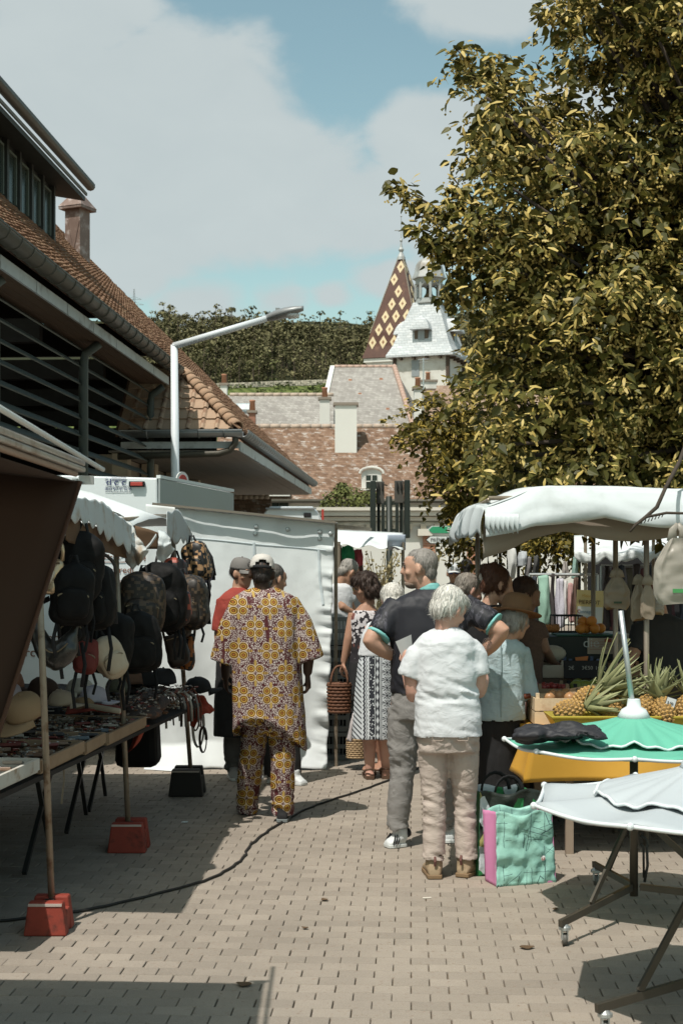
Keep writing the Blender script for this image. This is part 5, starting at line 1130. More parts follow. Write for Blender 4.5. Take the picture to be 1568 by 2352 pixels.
hung('pink_cloth', 812, 831, 1262, 1300, 14.05, M('rose_cloth', (.40, .07, .09), .8, .15, 9, .2, 30), 'rose red cloth hanging beside the green net', seed=3)
hung('dark_cloth', 768, 785, 1252, 1310, 14.1, M('dark_striped_cloth', (.07, .05, .05), .8, .4, 20, .2, 30), 'dark patterned cloth hanging next to the tent edge', seed=6)
# crates in the back stall
CRT = M('grey_crate_plastic', (.17, .18, .18), .5, .1, 6, .1, 40)
def crate(c, size, label, mat=None, grp='grey plastic crates behind the tent', nm='plastic_crate'):
 o = empty(nm, c, label, 'crate', grp); m = mat or CRT; w_, d_, h_ = size; c = Vector(c)
 mb = MB(); mb.box(c + Vector((0, 0, .012)), (w_, d_, .02)); mb.build('base', m, o)
 mb = MB()
 for sx in (-1, 1):
  for sy in (-1, 1): mb.box(c + Vector((sx * (w_ / 2 - .015), sy * (d_ / 2 - .015), h_ / 2)), (.03, .03, h_))
 for z in (h_ - .02, h_ * .5, .03):
  for sy in (-1, 1): mb.box(c + Vector((0, sy * (d_ / 2 - .008), z)), (w_ - .06, .016, .035))
  for sx in (-1, 1): mb.box(c + Vector((sx * (w_ / 2 - .008), 0, z)), (.016, d_ - .06, .035))
 mb.build('frame', m, o)
 n = int(w_ / .03)
 mb = MB()
 for k in range(1, n): mb.box(c + Vector((-w_ / 2 + k * w_ / n, -d_ / 2 + .01, h_ / 2)), (.008, .008, h_ - .05))
 for k in range(1, int(d_ / .03)): mb.box(c + Vector((w_ / 2 - .01, -d_ / 2 + k * .03, h_ / 2)), (.008, .008, h_ - .05))
 mb.build('grille', m, o); return o
for k, nm in enumerate(('bottom', 'second', 'third', 'fourth', 'topmost')): crate((P(768, 0, 12.75).x, 12.75, .0 + k * .255), (.27, .4, .25), 'grey slatted crate, %s of the stack at the tent edge' % nm)
for k, nm in enumerate(('bottom', 'second', 'third', 'topmost')): crate((P(803, 0, 13.1).x, 13.25, .0 + k * .29), (.3, .4, .285), 'darker grey crate, %s of the stack behind the woven basket' % nm, M('dark_crate_plastic', (.10, .10, .10), .5))
a = P(803, 1440, 13.1); mb = MB(); mb.box((a.x, 13.2, 1.17 + .06), (.16, .25, .11)); thing_mesh(mb, 'cardboard_box', M('orange_cardboard', (.52, .27, .10), .8), 'small orange cardboard box on top of the darker crates', 'box', bevel=.004)
# tall dry plant in front of the white building
mb = MB(); rp = random.Random(8)
for k in range(46):
 b0_ = P(872 + rp.uniform(-14, 14), 1420, 17); q = b0_ + Vector((rp.uniform(-.25, .25), rp.uniform(-.2, .2), rp.uniform(.45, .85))); mb.tube([b0_, b0_.lerp(q, .6) + Vector((0, 0, .1)), q], .004, 4)
 for _ in range(7): leaf_quads(mb, b0_.lerp(q, rp.uniform(.5, 1.05)), .05, 1, .022, rp)
o = thing_mesh(mb, 'dry_shrub', M('straw_leaves', (.34, .29, .16), .85, .2, 5, 0, island=.3), 'pale straw coloured shrub behind the women by the tent', 'shrub')
mb = MB(); mb.lathe([(.22, 0), (.3, .5), (.33, .52), (.33, .58)], 16, (P(872, 0, 17).x, 17, 0)); b1 = P(872, 1420, 17).z; mb.lathe([(.28, .52), (.2, b1)], 12, (P(872, 0, 17).x, 17, 0)); thing_mesh(mb, 'planter', M('stone_planter', (.4, .37, .32)), 'stone planter under the straw coloured shrub', 'planter', smooth=True)
# ================================================================ right side: fruit stall, stalls behind it, parasols
fs = empty('fruit_stall', (2.4, 9.6, 0), 'fruit stall under a white scalloped awning on the right', 'market stall')
AX0, AX1 = .84, 4.4
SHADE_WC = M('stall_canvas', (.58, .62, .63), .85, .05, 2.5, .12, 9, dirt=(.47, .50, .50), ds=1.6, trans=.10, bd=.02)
def canopy(u, v):           # u along X, v front -> back
 X = AX0 + .02 + (AX1 - AX0) * u; Y = 8.55 + 2.3 * v; z = 2.165 + .04 * u + .05 * math.sin(math.pi * v) ** .6 - .12 * v * 0 + .02 * math.sin(u * 11) * (1 - v)
 if u < .08: z -= (.08 - u) * 1.2
 return Vector((X, Y, z + .01 * fbm(Vector((X * 3, Y * 3, 0)))))
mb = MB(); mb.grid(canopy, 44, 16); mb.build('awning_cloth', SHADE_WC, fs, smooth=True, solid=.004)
def scal(u, n, d): f = (u * n) % 1; return d * math.sin(math.pi * f)
def front(u, v):            # front valance, bulging outwards
 p = canopy(u, 0); L = .205 + scal(u, 5.0, .05) * 1.0 - .03
 return p + Vector((0, -.07 * math.sin(v * 2.2) - .02 * v + .02 * fbm(Vector((u * 9, v * 2, 0))), -L * v))
mb = MB(); mb.grid(front, 120, 10); mb.build('valance', SHADE_WC, fs, smooth=True, solid=.004)
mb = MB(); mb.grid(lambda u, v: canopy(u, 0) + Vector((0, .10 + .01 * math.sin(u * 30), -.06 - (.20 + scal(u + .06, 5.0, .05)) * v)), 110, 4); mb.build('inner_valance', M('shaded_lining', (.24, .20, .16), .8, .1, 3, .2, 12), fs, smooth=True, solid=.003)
def side(u, v):             # left end valance
 p = canopy(0, u); tooth = scal(u, 9, .05); return p + Vector((-.03 * math.sin(v * 2) + .03 * math.sin(u * 26) * v, 0, -(.16 + tooth) * v))
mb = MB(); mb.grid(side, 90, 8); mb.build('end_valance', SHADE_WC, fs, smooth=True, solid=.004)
# corner tear with short ragged teeth
mb = MB(); mb.grid(lambda u, v: Vector((.85 + .2 * u, 8.44 - .02 * math.sin(v * 3), 2.05 - (.02 + .10 * (1 - v) * 0) - v * (.075 + .05 * ((u * 7) % 1)))), 70, 4); mb.build('ragged_corner', SHADE_WC, fs, smooth=True, solid=.003)
for px, Y, zt_ in ((1413, 9.2, 2.1), (1484, 8.75, 2.12), (1362, 10.6, 2.1), (1096, 10.7, 2.1)):
 a = P(px, 0, Y).x; mb = MB(); mb.tube([(a, Y, 0), (a, Y, zt_)], .017, 10); mb.build('pole', M('brown_grey_pole', (.30, .25, .20), .5, .2, 10, .1, 60, metal=.5), fs, smooth=True)
mb = MB(); mb.tube([(AX0 + .05, 10.7, 2.1), (AX1, 10.7, 2.14)], .013, 8); mb.tube([(AX0 + .05, 8.6, 2.13), (AX1, 8.6, 2.17)], .013, 8); mb.tube([(AX0 + .05, 8.6, 2.12), (AX0 + .05, 10.7, 2.1)], .013, 8); mb.build('rail', PST, fs, smooth=True)
# bare twig hanging across the awning
mb = MB(); mb.tube([P(1528, 1120, 8.2), P(1508, 1165, 8.2), P(1482, 1188, 8.2), P(1460, 1205, 8.2), P(1446, 1222, 8.2)], [.011, .012, .011, .009, .006], 7); mb.tube([P(1482, 1188, 8.2), P(1530, 1178, 8.15), P(1600, 1180, 8.1)], [.008, .008, .007], 6); mb.tube([P(1528, 1120, 8.2), P(1560, 1060, 8.6), P(1600, 950, 9.2)], .012, 6)
for k in range(9): a = P(1455 + k * 8, 1209 - k * 2.6, 8.2); mb.tube([a, a + Vector((.01, 0, .02))], .003, 4)
thing_mesh(mb, 'bare_twig', TBARK, 'bare forked twig hanging down across the fruit stall awning', 'branch', smooth=True)
# table with yellow cloth
tbl = empty('fruit_table', (2.6, 8.7, 0), 'wooden table under a yellow oilcloth at the front of the fruit stall', 'table')
mb = MB(); mb.box((2.75, 8.8, .70), (3.1, .85, .03)); mb.build('table_top', TIMBER(), tbl)
for x, y in ((1.36, 8.5), (1.26, 9.15), (2.55, 8.5), (3.9, 8.5), (3.9, 9.15)):
 mb = MB(); mb.box((x, y, .34), (.045, .045, .68)); mb.build('leg', M('grey_wood', (.26, .20, .15), .8), tbl)
mb = MB(); mb.box((2.6, 8.5, .63), (2.5, .02, .07)); mb.build('apron_board', M('grey_wood', (.26, .20, .15)), tbl)
YEL = M('yellow_oilcloth', (.58, .31, .045), .45, .08, 3, .1, 20, spec=.4)
def ycl(u, v):              # u along X, v from front hem up, over the top, to back
 X = 1.12 + 3.2 * u; hem = .44 + .02 * math.sin(u * 9); e = max(0, .07 - u) / .07
 if v < .4: t = v / .4; return Vector((X - .05 * e * (1 - t), 8.36 + .03 * math.sin(u * 26) * (1 - t) + .02 * (1 - t) * math.sin(u * 7 + 1) - .05 * (1 - t) * (1 - e) * .5, hem + (.722 - hem) * t))
 t = (v - .4) / .6; return Vector((X, 8.36 + .88 * t, .722 + .003 * math.sin(u * 40)))
mb = MB(); mb.grid(ycl, 90, 24); o = mb.build('yellow_cloth', YEL, None, smooth=True, solid=.003); tag(o, 'yellow oilcloth draped over the fruit table', 'tablecloth')
mb = MB(); mb.grid(lambda u, v: Vector((1.122 - .05 * (1 - v) - .07 * math.sin(u * 7) * (1 - v) * min(1, u * 3), 8.36 + .017 * (1 - v) * (1 - u) + .88 * u, (.44 + .04 * math.sin(u * 6)) * (1 - v) + .722 * v)), 24, 8)
o2 = mb.build('cloth_end', YEL, o, smooth=True, solid=.003)
# ---- crates and fruit
PALEBOX = M('poplar_wood', (.60, .47, .31), .7, .12, 7, .15, 40, dirt=(.45, .3, .18), ds=8)
def fruit_box(c, size, label, mat, slats=2, nm='fruit_crate', cat='crate'):
 o = empty(nm, c, label, cat, 'crates on the fruit stall'); w_, d_, h_ = size; c = Vector(c)
 mb = MB(); mb.box(c + Vector((0, 0, .006)), (w_ - .012, d_ - .012, .01)); mb.build('base', mat, o)
 hs = h_ / slats
 for k in range(slats):
  for sy in (-1, 1): mb = MB(); mb.box(c + Vector((0, sy * (d_ / 2 - .005), hs * (k + .5) + .003)), (w_, .008, hs - .008)); mb.build('slat', mat, o)
  for sx in (-1, 1): mb = MB(); mb.box(c + Vector((sx * (w_ / 2 - .004), 0, hs * (k + .5) + .003)), (.008, d_ - .022, hs - .008)); mb.build('slat', mat, o)
 for sx in (-1, 1):
  for sy in (-1, 1): mb = MB(); mb.box(c + Vector((sx * (w_ / 2 - .02), sy * (d_ / 2 - .02), h_ / 2 + .015)), (.022, .022, h_ + .03)); mb.build('corner_post', mat, o)
 return o
rf = random.Random(31)
def fruit(c, r, nm, mat, label, grp, squash=.95, stem=True):
 mb = MB(); mb.ball(c, (r, r * rf.uniform(.93, 1.05), r * squash), 14, 10, rotx(rf.uniform(-.5, .5)) @ roty(rf.uniform(-.5, .5)))
 if stem: mb.tube([Vector(c) + Vector((0, 0, r * squash * .95)), Vector(c) + Vector((.003, 0, r * squash * 1.1))], .004, 5)
 return thing_mesh(mb, nm, mat, label, nm, grp, smooth=True)
OLIVE = M('olive_yellow_tray', (.34, .27, .035), .5, .15, 6, .1, 40)
ot = empty('plastic_tray', (2.1, 8.52, .735), 'long olive yellow tray full of pineapples on the yellow cloth', 'tray')
mb = MB(); x0_, x1_ = 1.24, 3.2
mb.hexa([(x0_ + .05, 8.40, .728), (x1_, 8.40, .728), (x1_, 8.72, .728), (x0_ + .05, 8.72, .728)], [(x0_ + .05, 8.40, .735), (x1_, 8.40, .735), (x1_, 8.72, .735), (x0_ + .05, 8.72, .735)])
mb.hexa([(x0_ + .05, 8.40, .735), (x1_, 8.40, .735), (x1_, 8.41, .735), (x0_ + .05, 8.41, .735)], [(x0_, 8.37, .825), (x1_, 8.37, .825), (x1_, 8.382, .825), (x0_, 8.382, .825)]); mb.hexa([(x0_ + .05, 8.71, .735), (x1_, 8.71, .735), (x1_, 8.72, .735), (x0_ + .05, 8.72, .735)], [(x0_, 8.74, .825), (x1_, 8.74, .825), (x1_, 8.75, .825), (x0_, 8.75, .825)]); mb.hexa([(x0_ + .05, 8.41, .735), (x0_ + .06, 8.41, .735), (x0_ + .06, 8.71, .735), (x0_ + .05, 8.71, .735)], [(x0_, 8.383, .825), (x0_ + .012, 8.383, .825), (x0_ + .012, 8.739, .825), (x0_, 8.739, .825)])
mb.build('tray_shell', OLIVE, ot); mb = MB(); mb.tube([(x0_ - .005, 8.366, .828), (x1_, 8.366, .828)], .008, 6); mb.build('rim', OLIVE, ot); mb = MB(); mb.box((1.34, 8.5, .80), (.16, .16, .012)); mb.build('green_liner', M('mint_plastic', (.30, .48, .30), .5), ot)
# pineapples
PSK = M('pineapple_skin', (.42, .25, .08), .6, .3, 30, .3, 80, dirt=(.22, .13, .05), ds=40); PLF = M('pineapple_leaf', (.27, .28, .14), .55, .3, 9, .1, 40, island=.3)
def pineapple(c, axis, L, r, label, nleaf=34, leafL=.2):
 axis = Vector(axis).normalized(); o = empty('pineapple', c, label, 'pineapple', 'pineapples in the olive tray'); c = Vector(c); q = axis.to_track_quat('Z', 'Y').to_matrix()
 mb = MB(); mb.ball(c, (r, r, L / 2), 16, 10, q); mb.build('flesh', M('pineapple_core', (.16, .10, .04)), o, smooth=True)
 mb = MB(); rows = 8
 for i in range(rows):
  t = -.42 + .84 * i / (rows - 1); rr = r * math.sqrt(max(.05, 1 - (t * 2) ** 2 * .92)); n = max(5, int(2 * math.pi * rr / .026))
  for k in range(n):
   a = 2 * math.pi * (k + .5 * (i % 2)) / n; nn = Vector((math.cos(a), math.sin(a), t * .8)).normalized(); p = Vector((math.cos(a) * rr * .98, math.sin(a) * rr * .98, t * L)); tx = nn.orthogonal().normalized(); e1 = Vector((-math.sin(a), math.cos(a), 0)); e2 = nn.cross(e1); s_ = .0145
   pts_ = [p + e1 * s_, p + e2 * s_, p - e1 * s_, p - e2 * s_, p + nn * .011]; mb.add([c + q @ v for v in pts_], [(0, 1, 4), (1, 2, 4), (2, 3, 4), (3, 0, 4)])
 mb.build('scales', PSK, o, smooth=False)
 mb = MB(); tip = Vector((0, 0, L * .47))
 for k in range(nleaf):
  a = k * 2.4; t = k / nleaf; out = 1.0 - .75 * t; ll = leafL * (.55 + .6 * math.sin(math.pi * min(1, t * .9 + .15))); d = Vector((math.cos(a) * out, math.sin(a) * out, .35 + 1.1 * t)).normalized(); b = d.cross(Vector((0, 0, 1))).normalized() if abs(d.z) < .98 else Vector((1, 0, 0)); up = b.cross(d)
  pts_ = []
  for j in range(5):
   f = j / 4; w_ = .021 * (1 - f) ** .7 + .0005; m_ = tip + d * ll * f + Vector((0, 0, .05 * f * f * ll / .2)) - up * (0); pts_ += [m_ - b * w_ + up * .006, m_ - up * .0, m_ + b * w_ + up * .006]
  base = mb.add([c + q @ v for v in pts_], [])
  for j in range(4):
   for e in (0, 1): mb.f.append((base + j * 3 + e, base + j * 3 + e + 1, base + j * 3 + 4 + e, base + j * 3 + 3 + e)); mb.m.append(0)
 mb.build('leaf_crown', PLF, o, smooth=True); return o
pineapple(P(1306, 1632, 8.5), (1, .1, .22), .19, .062, 'pineapple lying at the left end of the tray, crown to the right', 30, .21)
pineapple(P(1345, 1605, 8.62), (.9, -.1, .62), .18, .062, 'pineapple propped on top with its big crown rising to the right', 34, .28)
pineapple(P(1400, 1630, 8.6), (.8, .2, .5), .16, .058, 'half hidden pineapple left of the grey parasol pole', 26, .17)
pineapple(P(1480, 1628, 8.5), (.55, .1, .85), .17, .062, 'pineapple right of the parasol pole with upright crown', 30, .19)
pineapple(P(1526, 1634, 8.42), (-.1, .5, .8), .17, .062, 'pineapple beside the small price card', 26, .15)
pineapple(P(1575, 1630, 8.45), (.2, .2, .9), .17, .062, 'pineapple cut off by the right edge of the picture', 28, .17)
pineapple(P(1452, 1622, 8.66), (-.6, .3, .6), .16, .058, 'pineapple behind the parasol collar with crown leaning left', 26, .16)
pc = empty('price_card', P(1538, 1620, 8.38), 'small white price card with black writing stuck among the pineapples', 'price card'); c = pc.location.copy(); Mc = roty(R(18))
mb = MB(); mb.box(c, (.055, .004, .085), Mc); mb.build('card', M('card_white', (.6, .62, .62)), pc); text('2,50', .022, SK, pc, c + Mc @ Vector((-.022, -.005, .005)), (R(90), R(18), 0)); mb = MB(); mb.box(c, (.062, .002, .092), Mc); mb.build('card_edge', SK, pc)
# pale crate with onions
bc_ = fruit_box((P(1310, 0, 8.98).x, 8.98, .73), (.50, .34, .17), 'pale poplar crate of onions behind the pineapples', PALEBOX, 2)
ON = M('onion_skin', (.38, .20, .09), .4, .25, 18, .1, 40)
for k, (px, dy) in enumerate(((1262, -.08), (1285, .03), (1308, -.09), (1325, .06), (1348, -.06), (1368, .04), (1270, .1), (1300, .12))):
 a = P(px, 0, 8.98 + dy); fruit((a.x, 8.98 + dy, .895), rf.uniform(.036, .045), 'onion', ON, 'brown onion in the pale poplar crate', 'onions in the pale crate')
cd = empty('price_card', P(1344, 1588, 8.93), 'brown cardboard price card standing on the onions', 'price card'); c = cd.location.copy(); mb = MB(); mb.box(c, (.19, .004, .07), roty(R(-10)) @ rotx(R(-30))); mb.build('card', M('kraft_card', (.33, .22, .13), .85), cd); text('0,90', .05, SK, cd, c + Vector((-.06, -.012, -.015)), (R(60), R(-10), 0))
# stepped shelf board and tiers behind
sv = empty('produce_shelf', (2.0, 9.9, 0), 'stepped dark wooden produce shelves under the fruit stall awning', 'shelf'); DW = M('dark_shelf_wood', (.07, .045, .03), .8, .2, 8, .1, 40)
mb = MB()
for y, z in ((9.45, .80), (9.95, .93), (10.45, 1.02)): mb.box((2.35, y, z), (2.5, .48, .03)); mb.box((2.35, y - .235, z - .1), (2.5, .02, .18))
mb.build('step', DW, sv)
for x in (1.2, 2.3, 3.5): mb = MB(); mb.box((x, 9.95, .39), (.06, 1.3, .78)); mb.build('trestle', DW, sv)
def tier(px0, px1, Y, z, h, mat, label, nm='fruit_crate', d_=.3, slats=1): a, b = P(px0, 0, Y).x, P(px1, 0, Y).x; return fruit_box(((a + b) / 2, Y, z), (b - a, d_, h), label, mat, slats, nm)
tier(1226, 1302, 9.45, .817, .10, TIMBER(), 'brown crate of red fruit in the shade behind the onions'); tier(1306, 1400, 9.45, .817, .10, BLACK(), 'black crate of green mangoes with a chalk price board')
REDF, MANG, ORNG = M('red_fruit', (.22, .03, .025), .35), M('green_mango', (.14, .17, .03), .4, .3, 12, .05, 30), M('orange_peel', (.62, .23, .04), .5, .12, 9, .2, 120)
for k in range(14): fruit((P(1234 + k * 4.9, 0, 9.4).x, 9.38 + rf.uniform(-.05, .12), .905 + rf.uniform(0, .02)), .024, 'red_plum', REDF, 'small dark red plum in the shaded crate', 'red plums', stem=False)
for k, px in enumerate((1320, 1340, 1358, 1384, 1330, 1370)): fruit((P(px, 0, 9.42).x, 9.36 + (.12 if k > 3 else 0), .925), .045, 'mango', MANG, 'green mango in the black crate behind the onions', 'green mangoes', 1.0, False)
sl_ = empty('chalk_board', P(1345, 1538, 9.62), 'black board with white chalk prices behind the mangoes', 'price board'); c = sl_.location.copy(); mb = MB(); mb.box(c, (.3, .012, .12), rotx(R(-12))); mb.build('board', BLACK(), sl_)
for i, tx in enumerate(('2€', '3€50', '1€80')): text(tx, .035, M('chalk', (.3, .29, .27)), sl_, c + Vector((-.12 + i * .09, -.012, 0)), (R(80), 0, 0))
BLU = M('blue_card', (.07, .10, .17), .7); BRC2 = M('brown_card', (.20, .105, .06), .8); KR = M('pale_card', (.46, .40, .33), .8)
tier(1215, 1292, 9.95, .947, .09, KR, 'pale card tray under the reaching hand'); tier(1296, 1372, 9.95, .947, .10, BLU, 'dark blue card tray with orange emblem on the middle shelf'); tier(1376, 1460, 9.95, .947, .085, BRC2, 'brown card tray at the right of the middle shelf')
mb = MB(); a = P(1335, 1517, 9.79); mb.prism([a + Vector((x, 0, z)) for x, z in ((-.045, .02), (.045, .03), (.035, -.03), (-.035, -.03))], (0, -.004, 0)); o = mb.build('emblem', M('emblem_orange', (.42, .14, .04)), None); o.parent = [q for q in COL.objects if q.name.startswith('fruit_crate') and 'orange emblem' in q.get('label', '')][0]; o.data.transform(Matrix.Translation(-wloc(o.parent)))
bx = empty('produce_box', (P(1320, 0, 10.4).x, 10.4, 1.037), 'black printed box with white lettering and paper label on the top shelf', 'box'); a, b = P(1242, 0, 10.4).x, P(1405, 0, 10.4).x
mb = MB(); mb.box(((a + b) / 2, 10.45, 1.04 + .085), (b - a, .36, .17)); mb.build('carton', M('black_carton', (.02, .025, .022), .6), bx, bevel=.004); text('die', .1, M('print_white', (.5, .52, .5)), bx, P(1338, 1487, 10.26))
p_ = P(1378, 1484, 10.262); mb = MB(); mb.box(p_, (.185, .004, .115)); lb_ = mb.build('paper_label', M('label_cream', (.40, .33, .26), .8), bx); mb = MB(); [mb.box(p_ + Vector((-.0, -.003, .03 - k * .018)), (.15, .002, .002)) for k in range(4)]; mb.box(p_ + Vector((.055, -.003, .04)), (.05, .002, .025)); mb.build('print', M('label_red', (.30, .07, .05)), lb_)
mb = MB(); mb.box(((a + b) / 2 + .05, 10.42, 1.217), (b - a - .1, .3, .01)); mb.build('green_edge', M('dark_green_card', (.02, .08, .05)), bx)
for k, (px, dz) in enumerate(((1332, 0), (1348, 0), (1364, 0), (1340, .05), (1357, .055), (1380, 0))): fruit((P(px, 0, 10.4).x, 10.38 + (k % 2) * .05, 1.262 + dz), .04, 'orange', ORNG, 'orange in the small heap on the top shelf', 'heap of oranges', stem=False)
for k in range(7):
 a = P(1243 + k * 5.5, 1448, 10.3); mb = MB(); mb.tube([Vector((a.x, 10.3, 1.25)), Vector((a.x + .01, 10.28, 1.27)), Vector((a.x + .015, 10.26, 1.30))], [.02, .018, .004], 8); thing_mesh(mb, 'carrot', M('carrot_orange', (.40, .17, .06), .6), 'pale carrot standing in the bunch on the top shelf', 'carrot', 'bunch of carrots', smooth=True)
mb = MB(); mb.ball((P(1265, 0, 10.1).x, 10.05, 1.10), (.10, .08, .06), 12, 8); thing_mesh(mb, 'garlic_heap', M('garlic_white', (.40, .36, .29), .7, .2, 14, .5, 20), 'pale bulb vegetables in a heap below the carrots', 'vegetables', smooth=True)
bk = empty('wire_basket', (P(1300, 0, 11.2).x, 11.2, 1.2), 'black wire basket frame behind the oranges', 'basket'); mb = MB(); q = bk.location
for z in (.0, .13):
 w_ = .11; pts_ = [q + Vector((sx * w_, sy * w_, z)) for sx, sy in ((-1, -1), (1, -1), (1, 1), (-1, 1), (-1, -1))]; mb.tube(pts_, .005, 6)
for k in range(5): x = -.11 + k * .055; mb.tube([q + Vector((x, -.11, 0)), q + Vector((x, -.11, .13))], .004, 5); mb.tube([q + Vector((x, .11, 0)), q + Vector((x, .11, .13))], .004, 5)
mb.build('wire', BLACK(), bk); mb = MB(); mb.box((q.x, q.y, 1.17), (.9, .5, .05)); mb.box((q.x, q.y, .58), (.8, .4, 1.16)); thing_mesh(mb, 'back_counter', KR, 'pale counter behind the oranges', 'counter')
# ---- carrier bags hanging on the stall poles
def carrier(name, c, w_, h_, d_, mat, label, handles=True, seed=0, logo=None):
 o = empty(name, c, label, 'carrier bag', 'carrier bags hanging on the fruit stall'); c = Vector(c); mb = MB(); n = 56
 def fn(u, v):           # thin film, pleats gathering towards the handles
  a = 2 * math.pi * u; k = (.80 + .2 * min(1, v / .1)) if v < .1 else 1 - .72 * max(0, (v - .5) / .5) ** 1.5; e = .55 + .45 * math.sin(math.pi * min(1, v + .08)); pl = (.02 + .30 * max(0, v - .35)) * math.sin(a * 9 + seed + 2 * fbm(Vector((v * 4, seed, a)))) + .30 * fbm(Vector((math.cos(a) * 1.6 + seed, math.sin(a) * 1.6, v * 5)), 3)
  return c + Vector((math.copysign(abs(math.cos(a)) ** .55, math.cos(a)) * w_ / 2 * k * (1 + pl * .12), math.sin(a) * d_ / 2 * e * (1 + pl * 1.6), h_ * .82 * v + .01 * math.sin(a * 2 + seed) * (1 - v)))
 mb.grid(fn, n, 26); mb.add([fn(i / n, 0) for i in range(n)], [tuple(range(n))]); mb.build('bag_body', mat, o, smooth=True)
 if handles:
  for sx in (-1, 1): mb = MB(); mb.tube([c + Vector((sx * w_ * .12, 0, h_ * .78)), c + Vector((sx * w_ * .10, 0, h_ * .92)), c + Vector((0, 0, h_ * 1.0))], [.03, .022, .012], 8, flat=.4); mb.build('handle', mat, o, smooth=True)
 if logo:
  mb = MB(); mb.grid(lambda u, v: c + Vector(((u - .5) * w_ * .3, -d_ * .60, h_ * (.13 + .05 * v))), 6, 2); mb.build('print', logo, o, solid=.003)
 return o
POLY = M('beige_polythene', (.40, .33, .25), .4, .12, 6, .15, 30, trans=.45); POLY2 = M('pale_polythene', (.48, .44, .38), .35, .1, 6, .15, 30, trans=.45)
carrier('carrier_bag', P(1416, 1398, 8.95), .165, .25, .055, POLY, 'beige carrier bag hanging on the pole above the grey parasol pole', logo=M('dark_green_print', (.05, .08, .05)))
carrier('carrier_bag', P(1466, 1424, 8.8), .10, .28, .035, POLY, 'slim beige carrier bag hanging left of the second pole', seed=4); carrier('carrier_bag', P(1487, 1420, 8.7), .09, .26, .03, POLY, 'thin crumpled carrier bag hanging on the second pole', seed=7)
carrier('carrier_bag', P(1556, 1385, 7.9), .27, .44, .09, POLY2, 'large pale carrier bag with green print at the right edge', seed=9, logo=M('green_print', (.06, .25, .08)))
carrier('carrier_bag', P(1508, 1410, 8.85), .09, .12, .05, POLY2, 'little pale bag hanging low beside the vendor', seed=11)
# ---- stalls and clothes further back on the right
s3 = empty('clothes_stall', (3.2, 13.4, 0), 'clothes stall under a white awning behind the fruit stall', 'market stall')
def aw3(u, v): p = P(1318 + 300 * u, 1268 - 38 * v - 8 * u, 12.6 + 2.0 * v); p.z += .015 * math.sin(u * 30) * (1 - v) - .03 * abs(math.sin(u * 15)) * (1 - v); return p
mb = MB(); mb.grid(aw3, 50, 8); mb.build('awning_cloth', WC, s3, smooth=True, solid=.004)
mb = MB(); mb.grid(lambda u, v: aw3(u, 0) + Vector((0, -.01, -(.05 + .04 * abs(math.sin(u * 26))) * v)), 80, 3); mb.build('valance', WC, s3, smooth=True, solid=.003)
for px, Y in ((1344, 12.7), (1362, 14.5), (1500, 12.7), (1605, 12.7)): mb = MB(); x = P(px, 0, Y).x; mb.tube([(x, Y, 0), (x, Y, 2.0)], .015, 8); mb.build('pole', PST, s3)
mb = MB(); mb.box((P(1600, 0, 15).x, 15.0, 1.0), (2.3, .05, 2.0)); mb.build('back_cloth', BLACK(), s3)
def rack(name, x0_, x1_, Y, z, label):
 o = empty(name, ((x0_ + x1_) / 2, Y, 0), label, 'clothes rail', 'clothes rails behind the fruit stall'); mb = MB()
 mb.tube([(x0_, Y, z), (x1_, Y, z)], .014, 8); [mb.tube([(x, Y, 0), (x, Y, z)], .014, 8) for x in (x0_, x1_)]; [mb.tube([(x, Y - .3, .03), (x, Y + .3, .03)], .014, 8) for x in (x0_, x1_)]; mb.build('rail', GALV(), o); return o
rack('clothes_rail', P(1215, 0, 13.2).x, P(1372, 0, 13.2).x, 13.2, 1.64, 'chrome clothes rail with bright garments behind the queue'); rack('clothes_rail', P(1380, 0, 13.6).x, P(1600, 0, 13.6).x, 13.6, 1.72, 'chrome clothes rail with dark garments at the right')
GAR = [('mint_trousers', 1236, 1264, 1322, 1436, (.26, .42, .34), 'mint green wide trousers hanging on the rail behind the hat', .0), ('floral_dress', 1276, 1292, 1330, 1442, (.46, .44, .50), 'white and violet floral dress on the rail', 1), ('pale_blouse', 1292, 1304, 1335, 1420, (.52, .50, .50), 'pale blouse hanging beside the floral dress', 2), ('pink_dress', 1303, 1318, 1340, 1430, (.42, .25, .24), 'dusty pink dress on the rail left of the yellow sign', 3), ('dark_dress', 1264, 1277, 1318, 1440, (.06, .05, .05), 'dark dress between mint trousers and floral dress', 4), ('brown_coat', 1318, 1332, 1326, 1450, (.10, .06, .045), 'brown garment close behind the yellow sign', 5), ('navy_coat', 1218, 1237, 1325, 1440, (.035, .04, .055), 'navy garment at the left end of the rail', 6)]
for nm, x0_, x1_, y0, y1, col, lb, sd in GAR: hung(nm, x0_, x1_, y0, y1, 13.15, M('fabric_' + nm, col, .85, .35 if 'floral' in nm else .15, 40 if 'floral' in nm else 8, .2, 30), lb, 'garment', 'garments on the rails', .04, sd, .06)
for k in range(11):
 x0_ = 1384 + k * 17; hung('dark_garment', x0_, x0_ + 17, 1302 + rf.uniform(-6, 6), 1440 + rf.uniform(-20, 30), 13.55, M('fabric_dark_%d' % (k % 4), ((.05, .04, .04), (.12, .05, .06), (.04, .05, .07), (.10, .09, .07))[k % 4], .85), '%s dark garment from the left on the shaded right hand rail' % ('first second third fourth fifth sixth seventh eighth ninth tenth eleventh'.split()[k]), 'garment', 'garments on the rails', .05, k * 2., .04)
